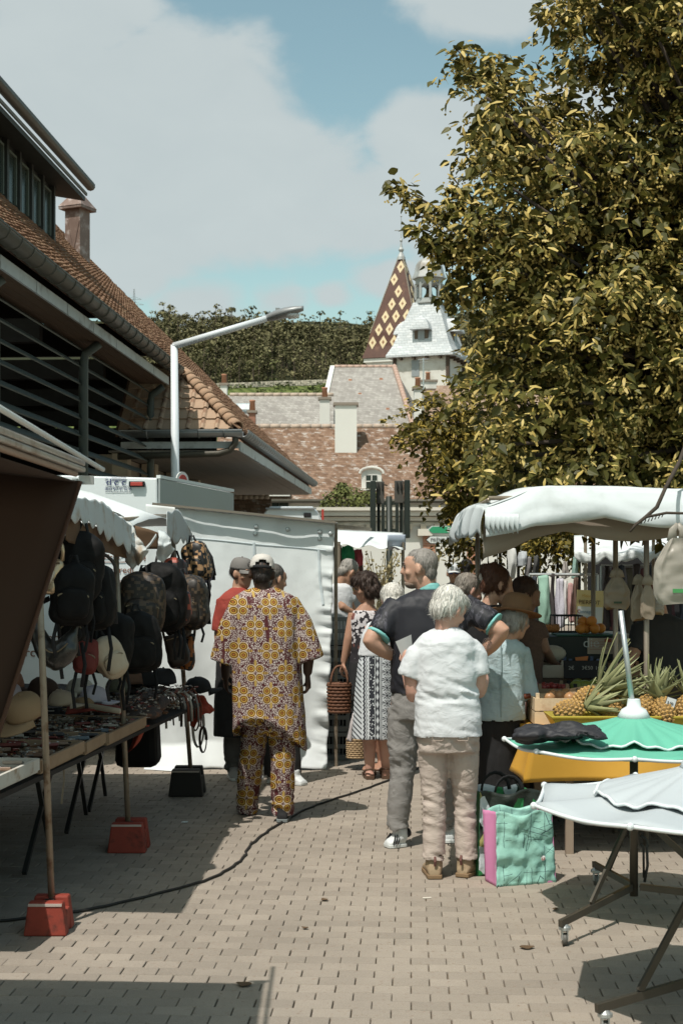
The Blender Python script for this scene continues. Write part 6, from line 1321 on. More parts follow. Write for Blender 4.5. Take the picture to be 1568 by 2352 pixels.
for k, (px, y0, y1, col) in enumerate(((1212, 1284, 1330, (.16, .15, .15)), (1228, 1280, 1322, (.05, .05, .05)), (1172, 1262, 1330, (.5, .5, .48)), (1300, 1290, 1326, (.33, .30, .28)), (1318, 1282, 1330, (.25, .38, .34)), (1196, 1270, 1300, (.4, .42, .44)))): hung('hanging_garment', px - 9, px + 9, y0, y1, 14.2, M('fabric_h%d' % k, col, .85), ('grey shirt hanging behind the dark heads', 'black shirt on a hanger behind the queue', 'white blouse hanging right of the scrunchie', 'taupe top hanging above the rail', 'mint scarf hanging above the yellow sign', 'pale blue top hanging under the back awning')[k], 'garment', 'garments on the rails', .05, k)
s4 = empty('far_stall', (2.2, 17, 0), 'far stall frame with thin dark posts and pale awning behind the queue', 'market stall')
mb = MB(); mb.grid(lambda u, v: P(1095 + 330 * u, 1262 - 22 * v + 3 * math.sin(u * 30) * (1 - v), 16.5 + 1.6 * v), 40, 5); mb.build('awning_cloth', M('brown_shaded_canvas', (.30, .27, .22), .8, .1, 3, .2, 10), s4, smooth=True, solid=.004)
for px in (1100, 1148, 1190, 1238, 1280, 1330): mb = MB(); x = P(px, 0, 16.6).x; mb.tube([(x, 16.6, 0), (x, 16.6, 1.93)], .018, 8); mb.build('pole', DARK_METAL(), s4)
mb = MB(); mb.tube([P(1095, 1268, 16.6), P(1425, 1268, 16.6)], .015, 6); [mb.tube([P(1120 + k * 22, 1268, 16.6), P(1120 + k * 22, 1300 + (k % 3) * 8, 16.6)], .006, 5) for k in range(10)]; mb.build('rail', DARK_METAL(), s4)
# yellow sign
sn = empty('yellow_sign', (P(1352, 0, 12.25).x, 12.25, 0), 'yellow and white trade sign advertising chair caning', 'sign'); SY_ = 12.25
mb = MB(); a, b = P(1322, 1356, SY_), P(1384, 1462, SY_); mb.box(((a.x + b.x) / 2, SY_, (a.z + b.z) / 2), (b.x - a.x, .02, a.z - b.z), roty(R(3))); bd_ = mb.build('board', M('sign_pale_yellow', (.66, .53, .25), .6, .05), sn)
mb = MB(); a, b = P(1324, 1394, SY_), P(1382, 1440, SY_); mb.box(((a.x + b.x) / 2, SY_ - .014, (a.z + b.z) / 2), (b.x - a.x, .006, a.z - b.z), roty(R(3))); mb.build('white_panel', M('sign_white', (.6, .62, .6)), bd_)
text('Maison', .036, M('sign_gold', (.60, .36, .08)), sn, P(1336, 1371, SY_ - .02), (R(90), R(3), 0)); text('PIERROT', .052, M('sign_brown', (.10, .05, .02)), sn, P(1328, 1387, SY_ - .02), (R(90), R(3), 0), xs=.92)
for t_, y_ in (('annage', 1408), ('apisserie', 1421), ('empaillage', 1434)): text(t_, .042, M('sign_blue', (.20, .30, .40)), sn, P(1331, y_, SY_ - .02), (R(90), R(3), 0), xs=.95)
for t_, y_ in (('C', 1408), ('T', 1421), ('R', 1434)): text(t_, .046, M('sign_red', (.4, .06, .05)), sn, P(1324, y_, SY_ - .02), (R(90), R(3), 0))
for px in (1325, 1381): mb = MB(); mb.beam(P(px, 1455, SY_ + .02), Vector((P(px, 0, SY_).x, SY_ + .02, 0)), .025, .025); mb.build('leg', M('sign_pale_yellow', (.66, .53, .25)), sn)
# ---- display parasols on castor stands
def parasol(name, c, z0, rr_, col, label, rot, pole_top, lean=(0, 0), cone_r=.40, leg_rot=0., leg_len=.72, cone_h=.2):
 o = empty(name, (c[0], c[1], 0), label, 'parasol'); c = Vector((c[0], c[1], 0)); WH = M('parasol_white_piping', (.62, .66, .67), .6, .05, 6, .1, 30); n = 8
 def rim(a, r, z):   # straight sided octagon with slightly scalloped edge
  k = (a - rot) / (2 * math.pi / n) % 1; rad = r * math.cos(math.pi / n) / math.cos((k - .5) * 2 * math.pi / n); return c + Vector((math.cos(a) * rad, math.sin(a) * rad, z + .022 * (1 - abs(2 * k - 1)) * 0 - .018 * math.sin(math.pi * k)))
 mb = MB(); mb.grid(lambda u, v: (lambda q: q)(rim(2 * math.pi * u, .08 + (rr_ - .08) * v, z0 + .045 * (1 - v) + .01 * math.sin(8 * 2 * math.pi * u) * v)), 96, 8); mb.build('canopy', col, o, smooth=True, solid=.002)
 mb = MB(); mb.tube([rim(2 * math.pi * k / 96, rr_, z0) for k in range(97)], .008, 6); mb.build('piping', WH, o, smooth=True)
 mb = MB()
 def cone(u, v):
  a = 2 * math.pi * u; k = (a - rot) / (2 * math.pi / 8) % 1; f = math.sin(math.pi * k); r = .07 + (cone_r - .07) * v + .0; fl = .012 * math.sin(16 * a) * v * (1 - v) * 2; return c + Vector((math.cos(a) * (r + fl), math.sin(a) * (r + fl), z0 + cone_h - (cone_h - .045) * v ** .8 - .028 * f * v ** 2 + .006 * math.sin(24 * a) * v))
 mb.grid(cone, 128, 14); mb.build('skirt', col, o, smooth=True, solid=.002)
 mb = MB(); mb.tube([cone(k / 128, 1.) for k in range(129)], .006, 6); mb.build('skirt_piping', WH, o, smooth=True)
 mb = MB(); mb.lathe([(.085, z0 + cone_h - .01), (.06, z0 + cone_h + .035), (.035, z0 + cone_h + .05), (.03, z0 + cone_h + .085), (.0295, z0 + cone_h + .087)], 20, c); mb.build('collar', WH, o, smooth=True)
 top = c + Vector((lean[0], lean[1], pole_top)); mb = MB(); mb.tube([c + Vector((0, 0, z0 + cone_h)), top], .0135, 12); mb.build('upper_pole', GALV(), o, smooth=True)
 for k in range(8):
  a = rot + k * 2 * math.pi / 8; p, q = c + Vector((math.cos(a) * .05, math.sin(a) * .05, z0 - .03)), rim(a + .0001, rr_ * .98, z0 - .012); mb = MB(); mb.beam(p, q, .012, .008); mb.build('rib', DARK_METAL(), o)
  mb = MB(); mb.ball(rim(a + .0001, rr_ * 1.005, z0), .014, 8, 6); mb.build('rib_tip', WH, o)
 mb = MB(); mb.tube([c + Vector((0, 0, .10)), c + Vector((0, 0, z0 + .1))], .021, 12); mb.build('lower_pole', M('dark_steel_tube', (.085, .075, .06), .4, .2, 9, .05, 40, metal=.6), o, smooth=True)
 mb = MB(); mb.tube([c + Vector((0, 0, .55)), c + Vector((0, 0, .68))], .028, 12); mb.build('clamp', DARK_METAL(), o, smooth=True)
 mb = MB(); mb.tube([c + Vector((.03, -.01, .40)), c + Vector((.06, -.01, .38)), c + Vector((.065, -.01, .25)), c + Vector((.05, -.01, .17))], .007, 8); mb.tube([c + Vector((.03, -.01, .36)), c + Vector((.045, -.01, .34)), c + Vector((.047, -.01, .19))], .006, 8); mb.build('handle', DARK_METAL(), o, smooth=True)
 LEGM = M('stand_steel', (.085, .075, .06), .45, .25, 10, .08, 50, metal=.6)
 for k in range(3):
  a = leg_rot + k * R(112); d = Vector((math.cos(a), math.sin(a), 0)); e = c + d * leg_len + Vector((0, 0, .105)); mb = MB(); mb.beam(c + d * .03 + Vector((0, 0, .145)), e, .02, .032); lg = mb.build('leg', LEGM, o)
  mb = MB(); mb.beam(c + d * .03 + Vector((0, 0, .50)), c + d * leg_len * .6 + Vector((0, 0, .14)), .03, .012, d.cross(Vector((0, 0, 1)))); mb.build('brace', LEGM, o)
  mb = MB(); mb.ball(c + d * leg_len * .6 + Vector((0, 0, .125)) - d.cross(Vector((0, 0, 1))) * -.014, .009, 8, 6); mb.build('bolt', GALV(), lg)
  w0 = e - d * .04 + Vector((0, 0, -.022)); mb = MB(); mb.lathe([(.012, .012), (.028, .0), (.028, -.012), (.012, -.02)], 12, w0); mb.box(w0 + Vector((.012, 0, -.035)), (.006, .03, .045)); mb.box(w0 + Vector((-.012, 0, -.035)), (.006, .03, .045)); cs = mb.build('castor', GALV(), o)
  mb = MB(); mb.lathe([(.01, -.009), (.028, -.009), (.028, .009), (.01, .009)], 16, Vector((w0.x, w0.y, .028)), roty(R(90))); mb.build('wheel', M('castor_rubber', (.1, .095, .085), .5), cs, smooth=True)
 return o
GRN = M('mint_parasol_cloth', (.14, .47, .34), .6, .06, 4, .12, 60, trans=.15)
parasol('green_parasol', (1.434, 6.98), .855, .63, GRN, 'mint green parasol lowered on a wheeled stand with grey pole above', R(22.5 + 180 / 16), 1.50, (-.065, 0), leg_rot=math.atan2(-.78, -.62), cone_h=.125)
parasol('white_parasol', (1.37, 5.42), .825, .66, M('cream_white_parasol_cloth', (.46, .50, .52), .6, .05, 4, .12, 60, trans=.12), 'white parasol lowered on a wheeled stand at the bottom right', R(10), 1.0, leg_rot=R(208), leg_len=.5, cone_h=.13)
# crumpled black jacket on the green parasol
mb = MB(); ra = random.Random(4)
for k in range(26):
 t = k / 25; a = P(1206 + 160 * t, 1702 - 14 * math.sin(t * 3.1), 6.75 + ra.uniform(-.14, .12)); mb.ball(a + Vector((0, 0, ra.uniform(-.01, .025))), (ra.uniform(.06, .10), ra.uniform(.06, .10), ra.uniform(.018, .032)), 10, 6, rotz(ra.uniform(0, 3)) @ roty(ra.uniform(-.4, .4)))
me = remesh(mb, .009, 'jacket', M('black_jacket_cloth', (.022, .022, .026), .6, .15, 8, .2, 60, spec=.35), 3, lambda p, n: .010 * fbm(Vector((p.x * 9, p.y * 14, p.z * 10)), 3) - .014 * max(0, .12 - abs(fbm(Vector((p.x * 5 + p.y * 4, p.y * 9, 3)), 2))) / .12)
jk = tag(link('black_jacket', me), 'crumpled black jacket lying on the green parasol', 'jacket'); lo_ = min(v.co.z for v in me.vertices); ctr = Vector((P(1286, 0, 6.75).x, 6.75, lo_)); me.transform(Matrix.Translation(-ctr)); jk.location = Vector((ctr.x, ctr.y, .862))
# ================================================================ people
def ell(c, rx, ry, n=24, rot=0., e=.85, zf=None):
 c = Vector(c); o = []
 for k in range(n):
  a = 2 * math.pi * k / n; x = math.copysign(abs(math.cos(a)) ** e, math.cos(a)) * rx; y = math.copysign(abs(math.sin(a)) ** e, math.sin(a)) * ry
  o.append(c + Vector((x * math.cos(rot) - y * math.sin(rot), x * math.sin(rot) + y * math.cos(rot), zf(a) if zf else 0)))
 return o
def limb(mb, pts, r, n=14, flat=1.):
 """smooth tapered limb through joints, with rounded ends"""
 pts = [Vector(p) for p in pts]; P_, R_ = [], []
 for i in range(len(pts) - 1):
  p0, p1, p2, p3 = pts[max(i - 1, 0)], pts[i], pts[i + 1], pts[min(i + 2, len(pts) - 1)]
  for t in (0, .2, .4, .6, .8):
   P_.append(p1.lerp(p2, t) * .6 + .4 * (.5 * ((2 * p1) + (p2 - p0) * t + (2 * p0 - 5 * p1 + 4 * p2 - p3) * t * t + (3 * p1 - p0 - 3 * p2 + p3) * t ** 3))); R_.append(r[i] + (r[i + 1] - r[i]) * t)
 P_.append(pts[-1]); R_.append(r[-1]); mb.tube(P_, R_, n, flat=flat)
SKINS = {}
def skin(nm, col):
 if nm not in SKINS: SKINS[nm] = M('skin_' + nm, col, .55, .10, 14, .12, 160, spec=.35, sub=.12)
 return SKINS[nm]
class Head:
 def __init__(s, c, yaw, pitch=0, roll=0, k=1.):
  # yaw 0 = looking away from the camera (+Y), 90 = looking to picture left, -90 = right, 180 = at the camera
  s.M = rotz(R(yaw)) @ rotx(R(pitch)) @ roty(R(roll)); s.c = Vector(c); s.k = k
 def __call__(s, x, y, z): return s.c + s.M @ (Vector((x, y, z)) * s.k)
 def build(s, mb, neck, nr=.054):
  k, M_ = s.k, s.M
  mb.ball(s(0, -.012, .03), Vector((.074, .094, .088)) * k, 20, 14, M_)
  rr = []
  for z, rx, ry, cy in ((.07, .058, .05, .035), (.03, .067, .07, .024), (-.005, .066, .071, .02), (-.04, .060, .067, .022), (-.075, .050, .056, .030), (-.10, .036, .038, .043), (-.113, .018, .02, .05)):
   rr.append([s(math.cos(a) * rx, cy + math.sin(a) * ry, z) for a in [2 * math.pi * j / 18 for j in range(18)]])
  mb.rings(rr)
  mb.tube([s(0, .088, .022), s(0, .100, -.002), s(0, .108, -.022), s(0, .094, -.030)], [.0085 * k, .010 * k, .0135 * k, .010 * k], 8)
  mb.tube([s(-.045, .078, .034), s(0, .088, .034), s(.045, .078, .034)], [.007 * k, .008 * k, .007 * k], 7)
  mb.tube([s(-.024, .079, -.058), s(0, .088, -.056), s(.024, .079, -.058)], [.005 * k, .0075 * k, .005 * k], 7); mb.tube([s(-.02, .08, -.068), s(0, .087, -.069), s(.02, .08, -.068)], [.005 * k, .007 * k, .005 * k], 7)
  for sx in (-1, 1):
   mb.ball(s(sx * .079, -.004, -.004), Vector((.011, .021, .034)) * k, 10, 8, M_ @ rotz(sx * .45)); mb.ball(s(sx * .048, .058, -.022), Vector((.02, .024, .02)) * k, 8, 6, M_)
  mb.tube([s(0, -.018, -.05), (s(0, -.03, -.09) + Vector(neck)) / 2, Vector(neck) + Vector((0, 0, -.06))], [nr * k, nr * k, nr * 1.15], 14)
 def eyes(s, o, brow=None):
  for sx in (-1, 1):
   mb = MB(); mb.ball(s(sx * .03, .0795, .012), .0115 * s.k, 10, 8, s.M); mb.build('eye', M('eye_dark', (.09, .07, .06), .2), o, smooth=True)
   if brow: mb = MB(); mb.tube([s(sx * .014, .0955, .033), s(sx * .03, .094, .039), s(sx * .05, .083, .034)], [.004, .0045, .003], 6); mb.build('eyebrow', brow, o, smooth=True)
def hand(mb, w, d, n, curl=.5, side=1, k=1., spread=.16):
 """w wrist, d direction of the fingers, n back of the hand; thumb on +side of d x n"""
 w, d = Vector(w), Vector(d).normalized(); n = Vector(n); n = (n - d * n.dot(d)).normalized(); x = d.cross(n) * side
 mb.tube([w - d * .02 * k, w + d * .02 * k, w + d * .055 * k, w + d * .088 * k], [.027 * k, .031 * k, .036 * k, .033 * k], 12, flat=.5, up=x)
 for i, (o_, L) in enumerate(((.026, .072), (.009, .082), (-.009, .076), (-.026, .060))):
  p = w + d * .082 * k + x * o_ * k; dd = (d + x * spread * (o_ / .026)).normalized(); pts = [p - dd * .02 * k, p]; a = 0.
  for j, f in enumerate((.42, .33, .25)):
   a += curl * (.55, .85, .8)[j]; pts.append(pts[-1] + (dd * math.cos(a) - n * math.sin(a)) * L * f * k)
  mb.tube(pts, [.0098 * k, .0100 * k, .0092 * k, .0086 * k, .0072 * k], 8)
 p = w + d * .022 * k + x * .022 * k; q = p + (x * .85 + d * .5 - n * .3 * curl).normalized() * .038 * k; r_ = q + (d * .85 + x * .35 - n * .6 * curl).normalized() * .034 * k; t_ = r_ + (d * .9 + x * .05 - n * .8 * curl).normalized() * .026 * k
 mb.tube([p, q, r_, t_], [.0155 * k, .0125 * k, .0108 * k, .0085 * k], 8)
def foot(mb, an, toe, h=.075, w_=.047):
 an, toe = Vector(an), Vector(toe); d = (toe - an); d.z = 0; L = d.length; d = d.normalized(); b = Vector((an.x, an.y, 0)); rr = []
 x = Vector((d.y, -d.x, 0))
 for t, ww, hh in ((-.30, .55, .5), (-.22, .72, .85), (0, .78, 1.0), (.35, .85, .82), (.7, 1.0, .55), (.92, .85, .42), (1.0, .45, .3)):
  c = b + d * L * t; rr.append([c + x * math.cos(a) * w_ * ww + Vector((0, 0, max(.006, h * hh * .5 + math.sin(a) * h * hh * .5))) for a in [2 * math.pi * j / 14 for j in range(14)]])
 mb.rings(rr)
def folds(ax=.010, sc=(5, 5, 9), seed=0., ex=0., zc=None, bands=()):
 def f(p, n):
  a = fbm(Vector((p.x * sc[0] + seed, p.y * sc[1] + seed, p.z * sc[2])), 3) * ax * .6
  b = abs(fbm(Vector((p.x * sc[0] * 1.3 - seed, p.y * sc[1] * 1.3, p.z * sc[2] * .8 + p.x * 4)), 3)); a -= max(0, .10 - b) * ax * 4.
  for z0, wd, am, fr in bands:
   q = math.exp(-((p.z - z0) / wd) ** 2); a += q * am * .9 * (.12 - abs(fbm(Vector((p.x * 6 + seed, p.y * 6, p.z * fr * .28 + p.x * 5)), 2))) * 3
  return a
 return f
class Person:
 def __init__(s, Y, cx, label, skn, vox=.0105, base=None):
  s.Y = Y; b = P(cx, HY + CH * F / Y, Y); s.base = Vector((b.x, Y, 0)); s.o = empty('person', s.base, label, 'person'); s.sk = skn; s.vox = vox; s.body = MB()
 def p(s, px, py, dy=0.): return P(px, py, s.Y + dy)
 def part(s, nm, mb, mat, disp=None, vox=None, sm=3):
  me = remesh(mb, vox or s.vox, nm, mat, sm, disp); me.transform(Matrix.Translation(-s.base))
  if nm in ('tshirt', 'jersey', 'shirt', 'robe', 'skirt', 'apron', 'top', 'trousers'):      # open hems
   bm = bmesh.new(); bm.from_mesh(me); z0 = min(v.co.z for v in bm.verts); bm.normal_update()
   dl = [f_ for f_ in bm.faces if f_.normal.z < -.55 and f_.calc_center_median().z < z0 + (.05 if nm != 'robe' else .25)]
   bmesh.ops.delete(bm, geom=dl, context='FACES'); bm.to_mesh(me); bm.free()
  return link(nm, me, s.o)
 def finish(s, sm=2): s.part('body', s.body, s.sk, None, min(s.vox, .009), sm)
 def torso(s, rows, n=26, e=.8):
  """rows: (px, py, half width px, depth m, dy)"""
  k = s.Y / F; return [ell(s.p(px, py, dy), hw * k, ry, n, 0, e) for px, py, hw, ry, dy in rows]
HAIR = {}
def hairm(nm, col, sc=1.):
 if nm not in HAIR:
  q = SH('hair_' + nm, .55, spec=.4); v = q.map((130, 130, 26)); n = q.noise(1., 4, .6, v); n2 = q.noise(26, 3, .6); q.bump(n, .8, .006); HAIR[nm] = q.done(q.scale(q.scale(col, n * 1.0 + .5), n2 * .5 + .75))
 return HAIR[nm]
def hair(pr, hd, blobs, mat, amp=.006, fr=60., vox=.007, nm='hair', sm=2, ns=None, sl=.035):
 mb = MB()
 for (x, y, z, rx, ry, rz) in blobs: mb.ball(hd(x, y, z), Vector((rx, ry, rz)) * hd.k, 16, 12, hd.M)
 me = remesh(mb, vox, nm, mat, sm, lambda p, n: amp * fbm(p * fr, 3) + amp * .6 * abs(fbm(p * fr * .45, 2)))
 ns = int(amp * 260000) if ns is None else ns; rnd = random.Random(len(me.vertices)); vs = [(v.co.copy(), v.normal.copy()) for v in me.vertices]; crown = hd(0, -.03, .12); bm = bmesh.new(); bm.from_mesh(me)
 for _ in range(ns):                      # loose locks lying over the surface
  p, n = vs[rnd.randrange(len(vs))]; fl = (p - crown) + Vector((rnd.uniform(-.03, .03), rnd.uniform(-.03, .03), -.03)); fl = (fl - n * fl.dot(n)); fl = fl.normalized() if fl.length > 1e-4 else n.orthogonal()
  w_ = fl.cross(n) * rnd.uniform(.0012, .0028); L = sl * rnd.uniform(.6, 1.4); q = p - n * .002; prev = None
  for k in range(4):
   t = k / 3; c = q + fl * L * t + n * (.006 * math.sin(t * 2.6) + rnd.uniform(0, .002)) - n * L * .25 * t * t + Vector((0, 0, -.01 * t * t)); ww = w_ * (1 - .8 * t); cur = (bm.verts.new(c - ww), bm.verts.new(c + ww))
   if prev: bm.faces.new((prev[0], prev[1], cur[1], cur[0])).smooth = True
   prev = cur
 bm.to_mesh(me); bm.free(); me.transform(Matrix.Translation(-pr.base)); return link(nm, me, pr.o)
SHORT = [(0, -.022, .042, .0775, .090, .084), (0, -.062, -.012, .060, .040, .058)]
def cap(pr, hd, mat, brim=None, back_open=False, tilt=0., brimm=None, mesh=None):
 n = 20; mb = MB(); rr = []
 for i in range(9):
  t = i / 8 * math.pi / 2 * .97; rr.append([hd(math.cos(a) * .083 * math.cos(t) ** .55, -.012 + math.sin(a) * .104 * math.cos(t) ** .55, .035 + .098 * math.sin(t)) for a in [2 * math.pi * j / n for j in range(n)]])
 if back_open:
  # leave the arched gap above the strap at the back of the head
  b = mb.add([p for r in rr for p in r], [])
  for i in range(8):
   for j in range(n):
    k = (j + 1) % n
    if i < 3 and j in ((13, 14, 15, 16) if i < 2 else (14, 15)): continue
    mb.f.append((b + i * n + j, b + i * n + k, b + (i + 1) * n + k, b + (i + 1) * n + j)); mb.m.append(0)
  c = mb.build('cap', mat, pr.o, smooth=True, solid=.004)
  mb = MB(); mb.tube([hd(math.cos(a) * .085, -.012 + math.sin(a) * .106, .040) for a in [R(225 + k * 10) for k in range(10)]], .010, 8, flat=.4); mb.build('strap', BLACK(), c, smooth=True)
 else:
  mb.rings(rr); c = mb.build('cap', mat, pr.o, smooth=True)
 mb = MB(); mb.ball(hd(0, -.012, .134), .008, 8, 6); mb.build('button', mat, c, smooth=True)
 mb = MB()
 def bf(u, v):
  a = R(28 + 124 * u); r0 = Vector((math.cos(a) * .083, -.012 + math.sin(a) * .104, 0)); f = math.sin(math.pi * u) ** .55; return hd(r0.x * (1 + .05 * v), r0.y + .075 * v * f, .036 - .018 * v * f - .028 * v * (2 * u - 1) ** 2)
 mb.grid(bf, 18, 6); mb.build('brim', brimm or mat, c, smooth=True, solid=.005); return c
def shoe(pr, an, toe, mat, sole, nm='shoe', h=.10, w_=.052):
 an, toe = Vector(an), Vector(toe); mb = MB(); foot(mb, an, toe, h, w_); mb.tube([Vector((an.x, an.y, .05)), Vector((an.x, an.y, h + .02))], [.05, .046], 12); o = pr.part(nm, mb, mat, lambda p, n: .003 * fbm(p * 30), .008, 3)
 d = toe - an; d.z = 0; L = d.length; d.normalize(); x = Vector((d.y, -d.x, 0)); b = Vector((an.x, an.y, 0)); pl = []
 for t, ww in ((-.34, .35), (-.33, .75), (-.1, .85), (.3, .9), (.7, 1.08), (.95, .9), (1.0, .4)): pl.append((t, ww * .94))
 out = [b + d * L * t + x * w_ * ww for t, ww in pl] + [b + d * L * t - x * w_ * ww for t, ww in pl[::-1]]
 mb = MB(); mb.prism([q + Vector((0, 0, .003)) for q in out], (0, 0, .022)); s_ = mb.build('sole', sole, o, world=False, bevel=.004); s_.data.transform(Matrix.Translation(-pr.base)); return o, d, x, b, L
EY = M('sole_white', (.55, .57, .56), .6)
# ---------------------------------------------------------------- 1 man in patterned boubou
def wax_print():
 s = SH('gold_maroon_wax_print', .75, spec=.2); x, y, z = s.xyz(); u = x + y * .25; v = z
 sp = s.vor(75, feat='DISTANCE_TO_EDGE'); sp2 = s.noise(30, 2, .5)
 c = s.mix((sp + (sp2 - .5) * .25).gt(.135), (.075, .018, .02), (.46, .40, .37))
 str_ = s.noise(1., 3, .6, s.map((16, 16, 2.2))); c = s.mix(s.remap(str_, .55, .63), c, (.075, .018, .02))
 def motif(c, ou, ov, pu, pv):
  a = (u + ou).pp(pu).abs(); b = (v + ov).pp(pv).abs()
  # four ringed discs around each centre by symmetry
  d = hyp(a - .0275, b - .029); m = d.lt(.0265); ring = (d * 520.).sin(); col = s.mix(ring.gt(-.1), (.10, .045, .010), (.43, .26, .055)); c = s.mix(m, c, col); c = s.mix(d.gt(.0265) * d.lt(.0295), c, (.50, .45, .38)); c = s.mix(d.lt(.006), c, (.33, .12, .03))
  for (ea, eb, ra, rb) in ((.0, .066, .010, .022), (.064, .0, .022, .010)):
   e = hyp((a - ea) / ra, (b - eb) / rb); c = s.mix(e.lt(1.) * d.gt(.0295), c, s.mix(((a * 420.).sin()).gt(-.2), (.14, .06, .012), (.40, .27, .08)))
  return c
 c = motif(c, 0., .02, .2036, .294); c = motif(c, .1018, .167, .2036, .294)
 return s.done(c)
WAX = wax_print()
p1 = Person(9.6, 610, 'man seen from behind in a gold and maroon patterned robe and pale cap', skin('dark', (.055, .030, .020)))
hd = Head(p1.p(601, 1319), 4, -6, 3); hd.build(p1.body, p1.p(607, 1356)); q = p1.p
limb(p1.body, [q(548, 1390), q(520, 1475, .03), q(518, 1555, .28)], [.055, .045, .03]); hand(p1.body, q(518, 1556, .28), (0, .5, -1), (-1, -.3, 0), .6)
limb(p1.body, [q(668, 1390), q(708, 1480, -.03), q(706, 1548, .02)], [.055, .046, .031]); hand(p1.body, q(706, 1550, .02), (.05, .1, -1), (1, -.2, .1), .95, -1, 1.1)
p1.body.rings(p1.torso([(612, 1600, 45, .10, 0), (610, 1480, 52, .11, 0), (608, 1390, 58, .10, 0), (607, 1352, 20, .05, 0)]))
mb = MB(); k_ = 9.6 / F
rows = p1.torso([(607, 1349, 26, .062, 0), (607, 1357, 44, .085, 0), (608, 1370, 70, .12, 0), (609, 1392, 80, .145, 0), (611, 1450, 80, .165, 0), (614, 1530, 80, .175, 0), (616, 1600, 82, .185, 0), (618, 1640, 84, .19, 0)])
hem = ell(q(619, 1690), 86 * k_, .20, 26, 0, .8, lambda a: (.135 if math.sin(a) < -.15 else 0) * max(0, -math.sin(a)) * (1 - .75 * max(0, math.cos(a))) - .13 * max(0, math.cos(a)) ** 2 - .04 * max(0, math.sin(a)) + .02 * math.cos(3 * a))
mb.rings(rows + [hem])
limb(mb, [q(560, 1385), q(538, 1440, .0), q(517, 1522, .02)], [.088, .105, .108], 16, .8); limb(mb, [q(657, 1385), q(684, 1440, -.01), q(711, 1518, -.02)], [.088, .100, .105], 16, .8)
p1.part('robe', mb, WAX, folds(.013, (7, 7, 2.6), 1.3), .011)
mb = MB(); limb(mb, [q(598, 1590, .02), q(578, 1740, .14), q(566, 1862, .26)], [.10, .088, .082], 16); limb(mb, [q(640, 1590), q(649, 1740, -.02), q(649, 1872, 0)], [.10, .086, .078], 16); p1.part('trousers', mb, WAX, folds(.012, (6, 6, 5), 4.1, bands=((.12, .10, .010, 70), (.5, .12, .006, 50))), .011)
shoe(p1, q(566, 1862, .26), q(560, 1862, .45), BLACK(), M('dark_sole', (.03, .03, .03))); shoe(p1, q(649, 1880, -.03), q(655, 1880, .17), BLACK(), M('grey_rubber_sole', (.16, .18, .18)))
hair(p1, hd, [(0, -.014, .03, .075, .092, .088), (0, -.05, -.02, .058, .05, .05)], hairm('black_cropped', (.02, .015, .013)), .001, 90, .008)
cap(p1, hd, M('beige_mesh_cap', (.52, .49, .45), .8, .06, 9, .4, 120), back_open=True); p1.finish()
# ---------------------------------------------------------------- 2 man in red shirt and grey cap
p2 = Person(11.5, 545, 'man in red shirt, black apron and grey cap standing by the tent wall', skin('tan', (.42, .24, .16))); q = p2.p
hd = Head(q(556, 1318), -128, -6, 0); hd.build(p2.body, q(548, 1358)); hd.eyes(p2.o, BLACK())
limb(p2.body, [q(512, 1380), q(503, 1462, 0), q(514, 1535, -.10)], [.05, .042, .028]); hand(p2.body, q(514, 1537, -.1), (.1, -.3, -1), (-.8, -.6, 0), .5, -1)
limb(p2.body, [q(584, 1380, .1), q(600, 1455, .1), q(590, 1530, -.05)], [.05, .042, .028]); hand(p2.body, q(590, 1530, -.05), (-.1, -.3, -1), (.8, -.6, 0), .5)
p2.body.rings(p2.torso([(548, 1530, 38, .10, 0), (548, 1440, 40, .11, 0), (548, 1380, 42, .09, 0), (548, 1352, 14, .05, 0)]))
mb = MB(); mb.rings(p2.torso([(549, 1350, 17, .06, 0), (548, 1360, 33, .085, 0), (548, 1372, 45, .11, 0), (548, 1400, 48, .13, 0), (548, 1460, 48, .135, 0), (549, 1520, 50, .14, 0)])); limb(mb, [q(518, 1378), q(507, 1452, 0)], [.078, .082], 14); limb(mb, [q(580, 1378, .05), q(597, 1450, .08)], [.078, .082], 14)
p2.part('shirt', mb, M('brick_red_cotton', (.27, .042, .03), .85, .1, 9, .2, 60, wr=(6, 6, 8, .4)), folds(.009, (6, 6, 6), 2.), .012)
mb = MB(); mb.rings(p2.torso([(549, 1505, 52, .148, 0), (548, 1560, 54, .15, 0), (547, 1640, 55, .15, 0), (546, 1692, 57, .155, 0)])); p2.part('apron', mb, BLACK(), folds(.012, (7, 7, 2.5), 3.), .013)
mb = MB(); limb(mb, [q(530, 1600), q(533, 1690, .0), q(534, 1772, .02)], [.085, .075, .07], 14); limb(mb, [q(566, 1600), q(572, 1690, .0), q(574, 1770, .05)], [.085, .075, .07], 14); p2.part('trousers', mb, M('grey_work_trousers', (.085, .085, .08), .85, .15, 9, .2, 50, wr=(6, 6, 10, .6)), folds(.012, (7, 7, 9), 8., bands=((.1, .1, .012, 80),)), .012)
shoe(p2, q(535, 1778), q(545, 1780, -.17), M('grey_shoe', (.22, .22, .21)), EY); shoe(p2, q(574, 1772, .05), q(596, 1778, -.1), M('grey_shoe', (.22, .22, .21)), EY)
hair(p2, hd, [(0, -.03, .02, .077, .085, .075)], hairm('brown_dark', (.035, .024, .018)), .003); c_ = cap(p2, hd, M('grey_twill_cap', (.16, .15, .14), .8, .08, 9, .3, 90))
mb = MB(); mb.tube([hd(math.cos(a) * .03 + .01, .09 - .0 * abs(math.cos(a)), .085 + math.sin(a) * .022) for a in [2 * math.pi * k / 16 for k in range(17)]], .0028, 5); mb.tube([hd(-.008, .092, .085), hd(.01, .092, .09), hd(.03, .09, .08)], .0028, 5); mb.build('badge', M('badge_dark', (.05, .045, .04)), c_); p2.finish()
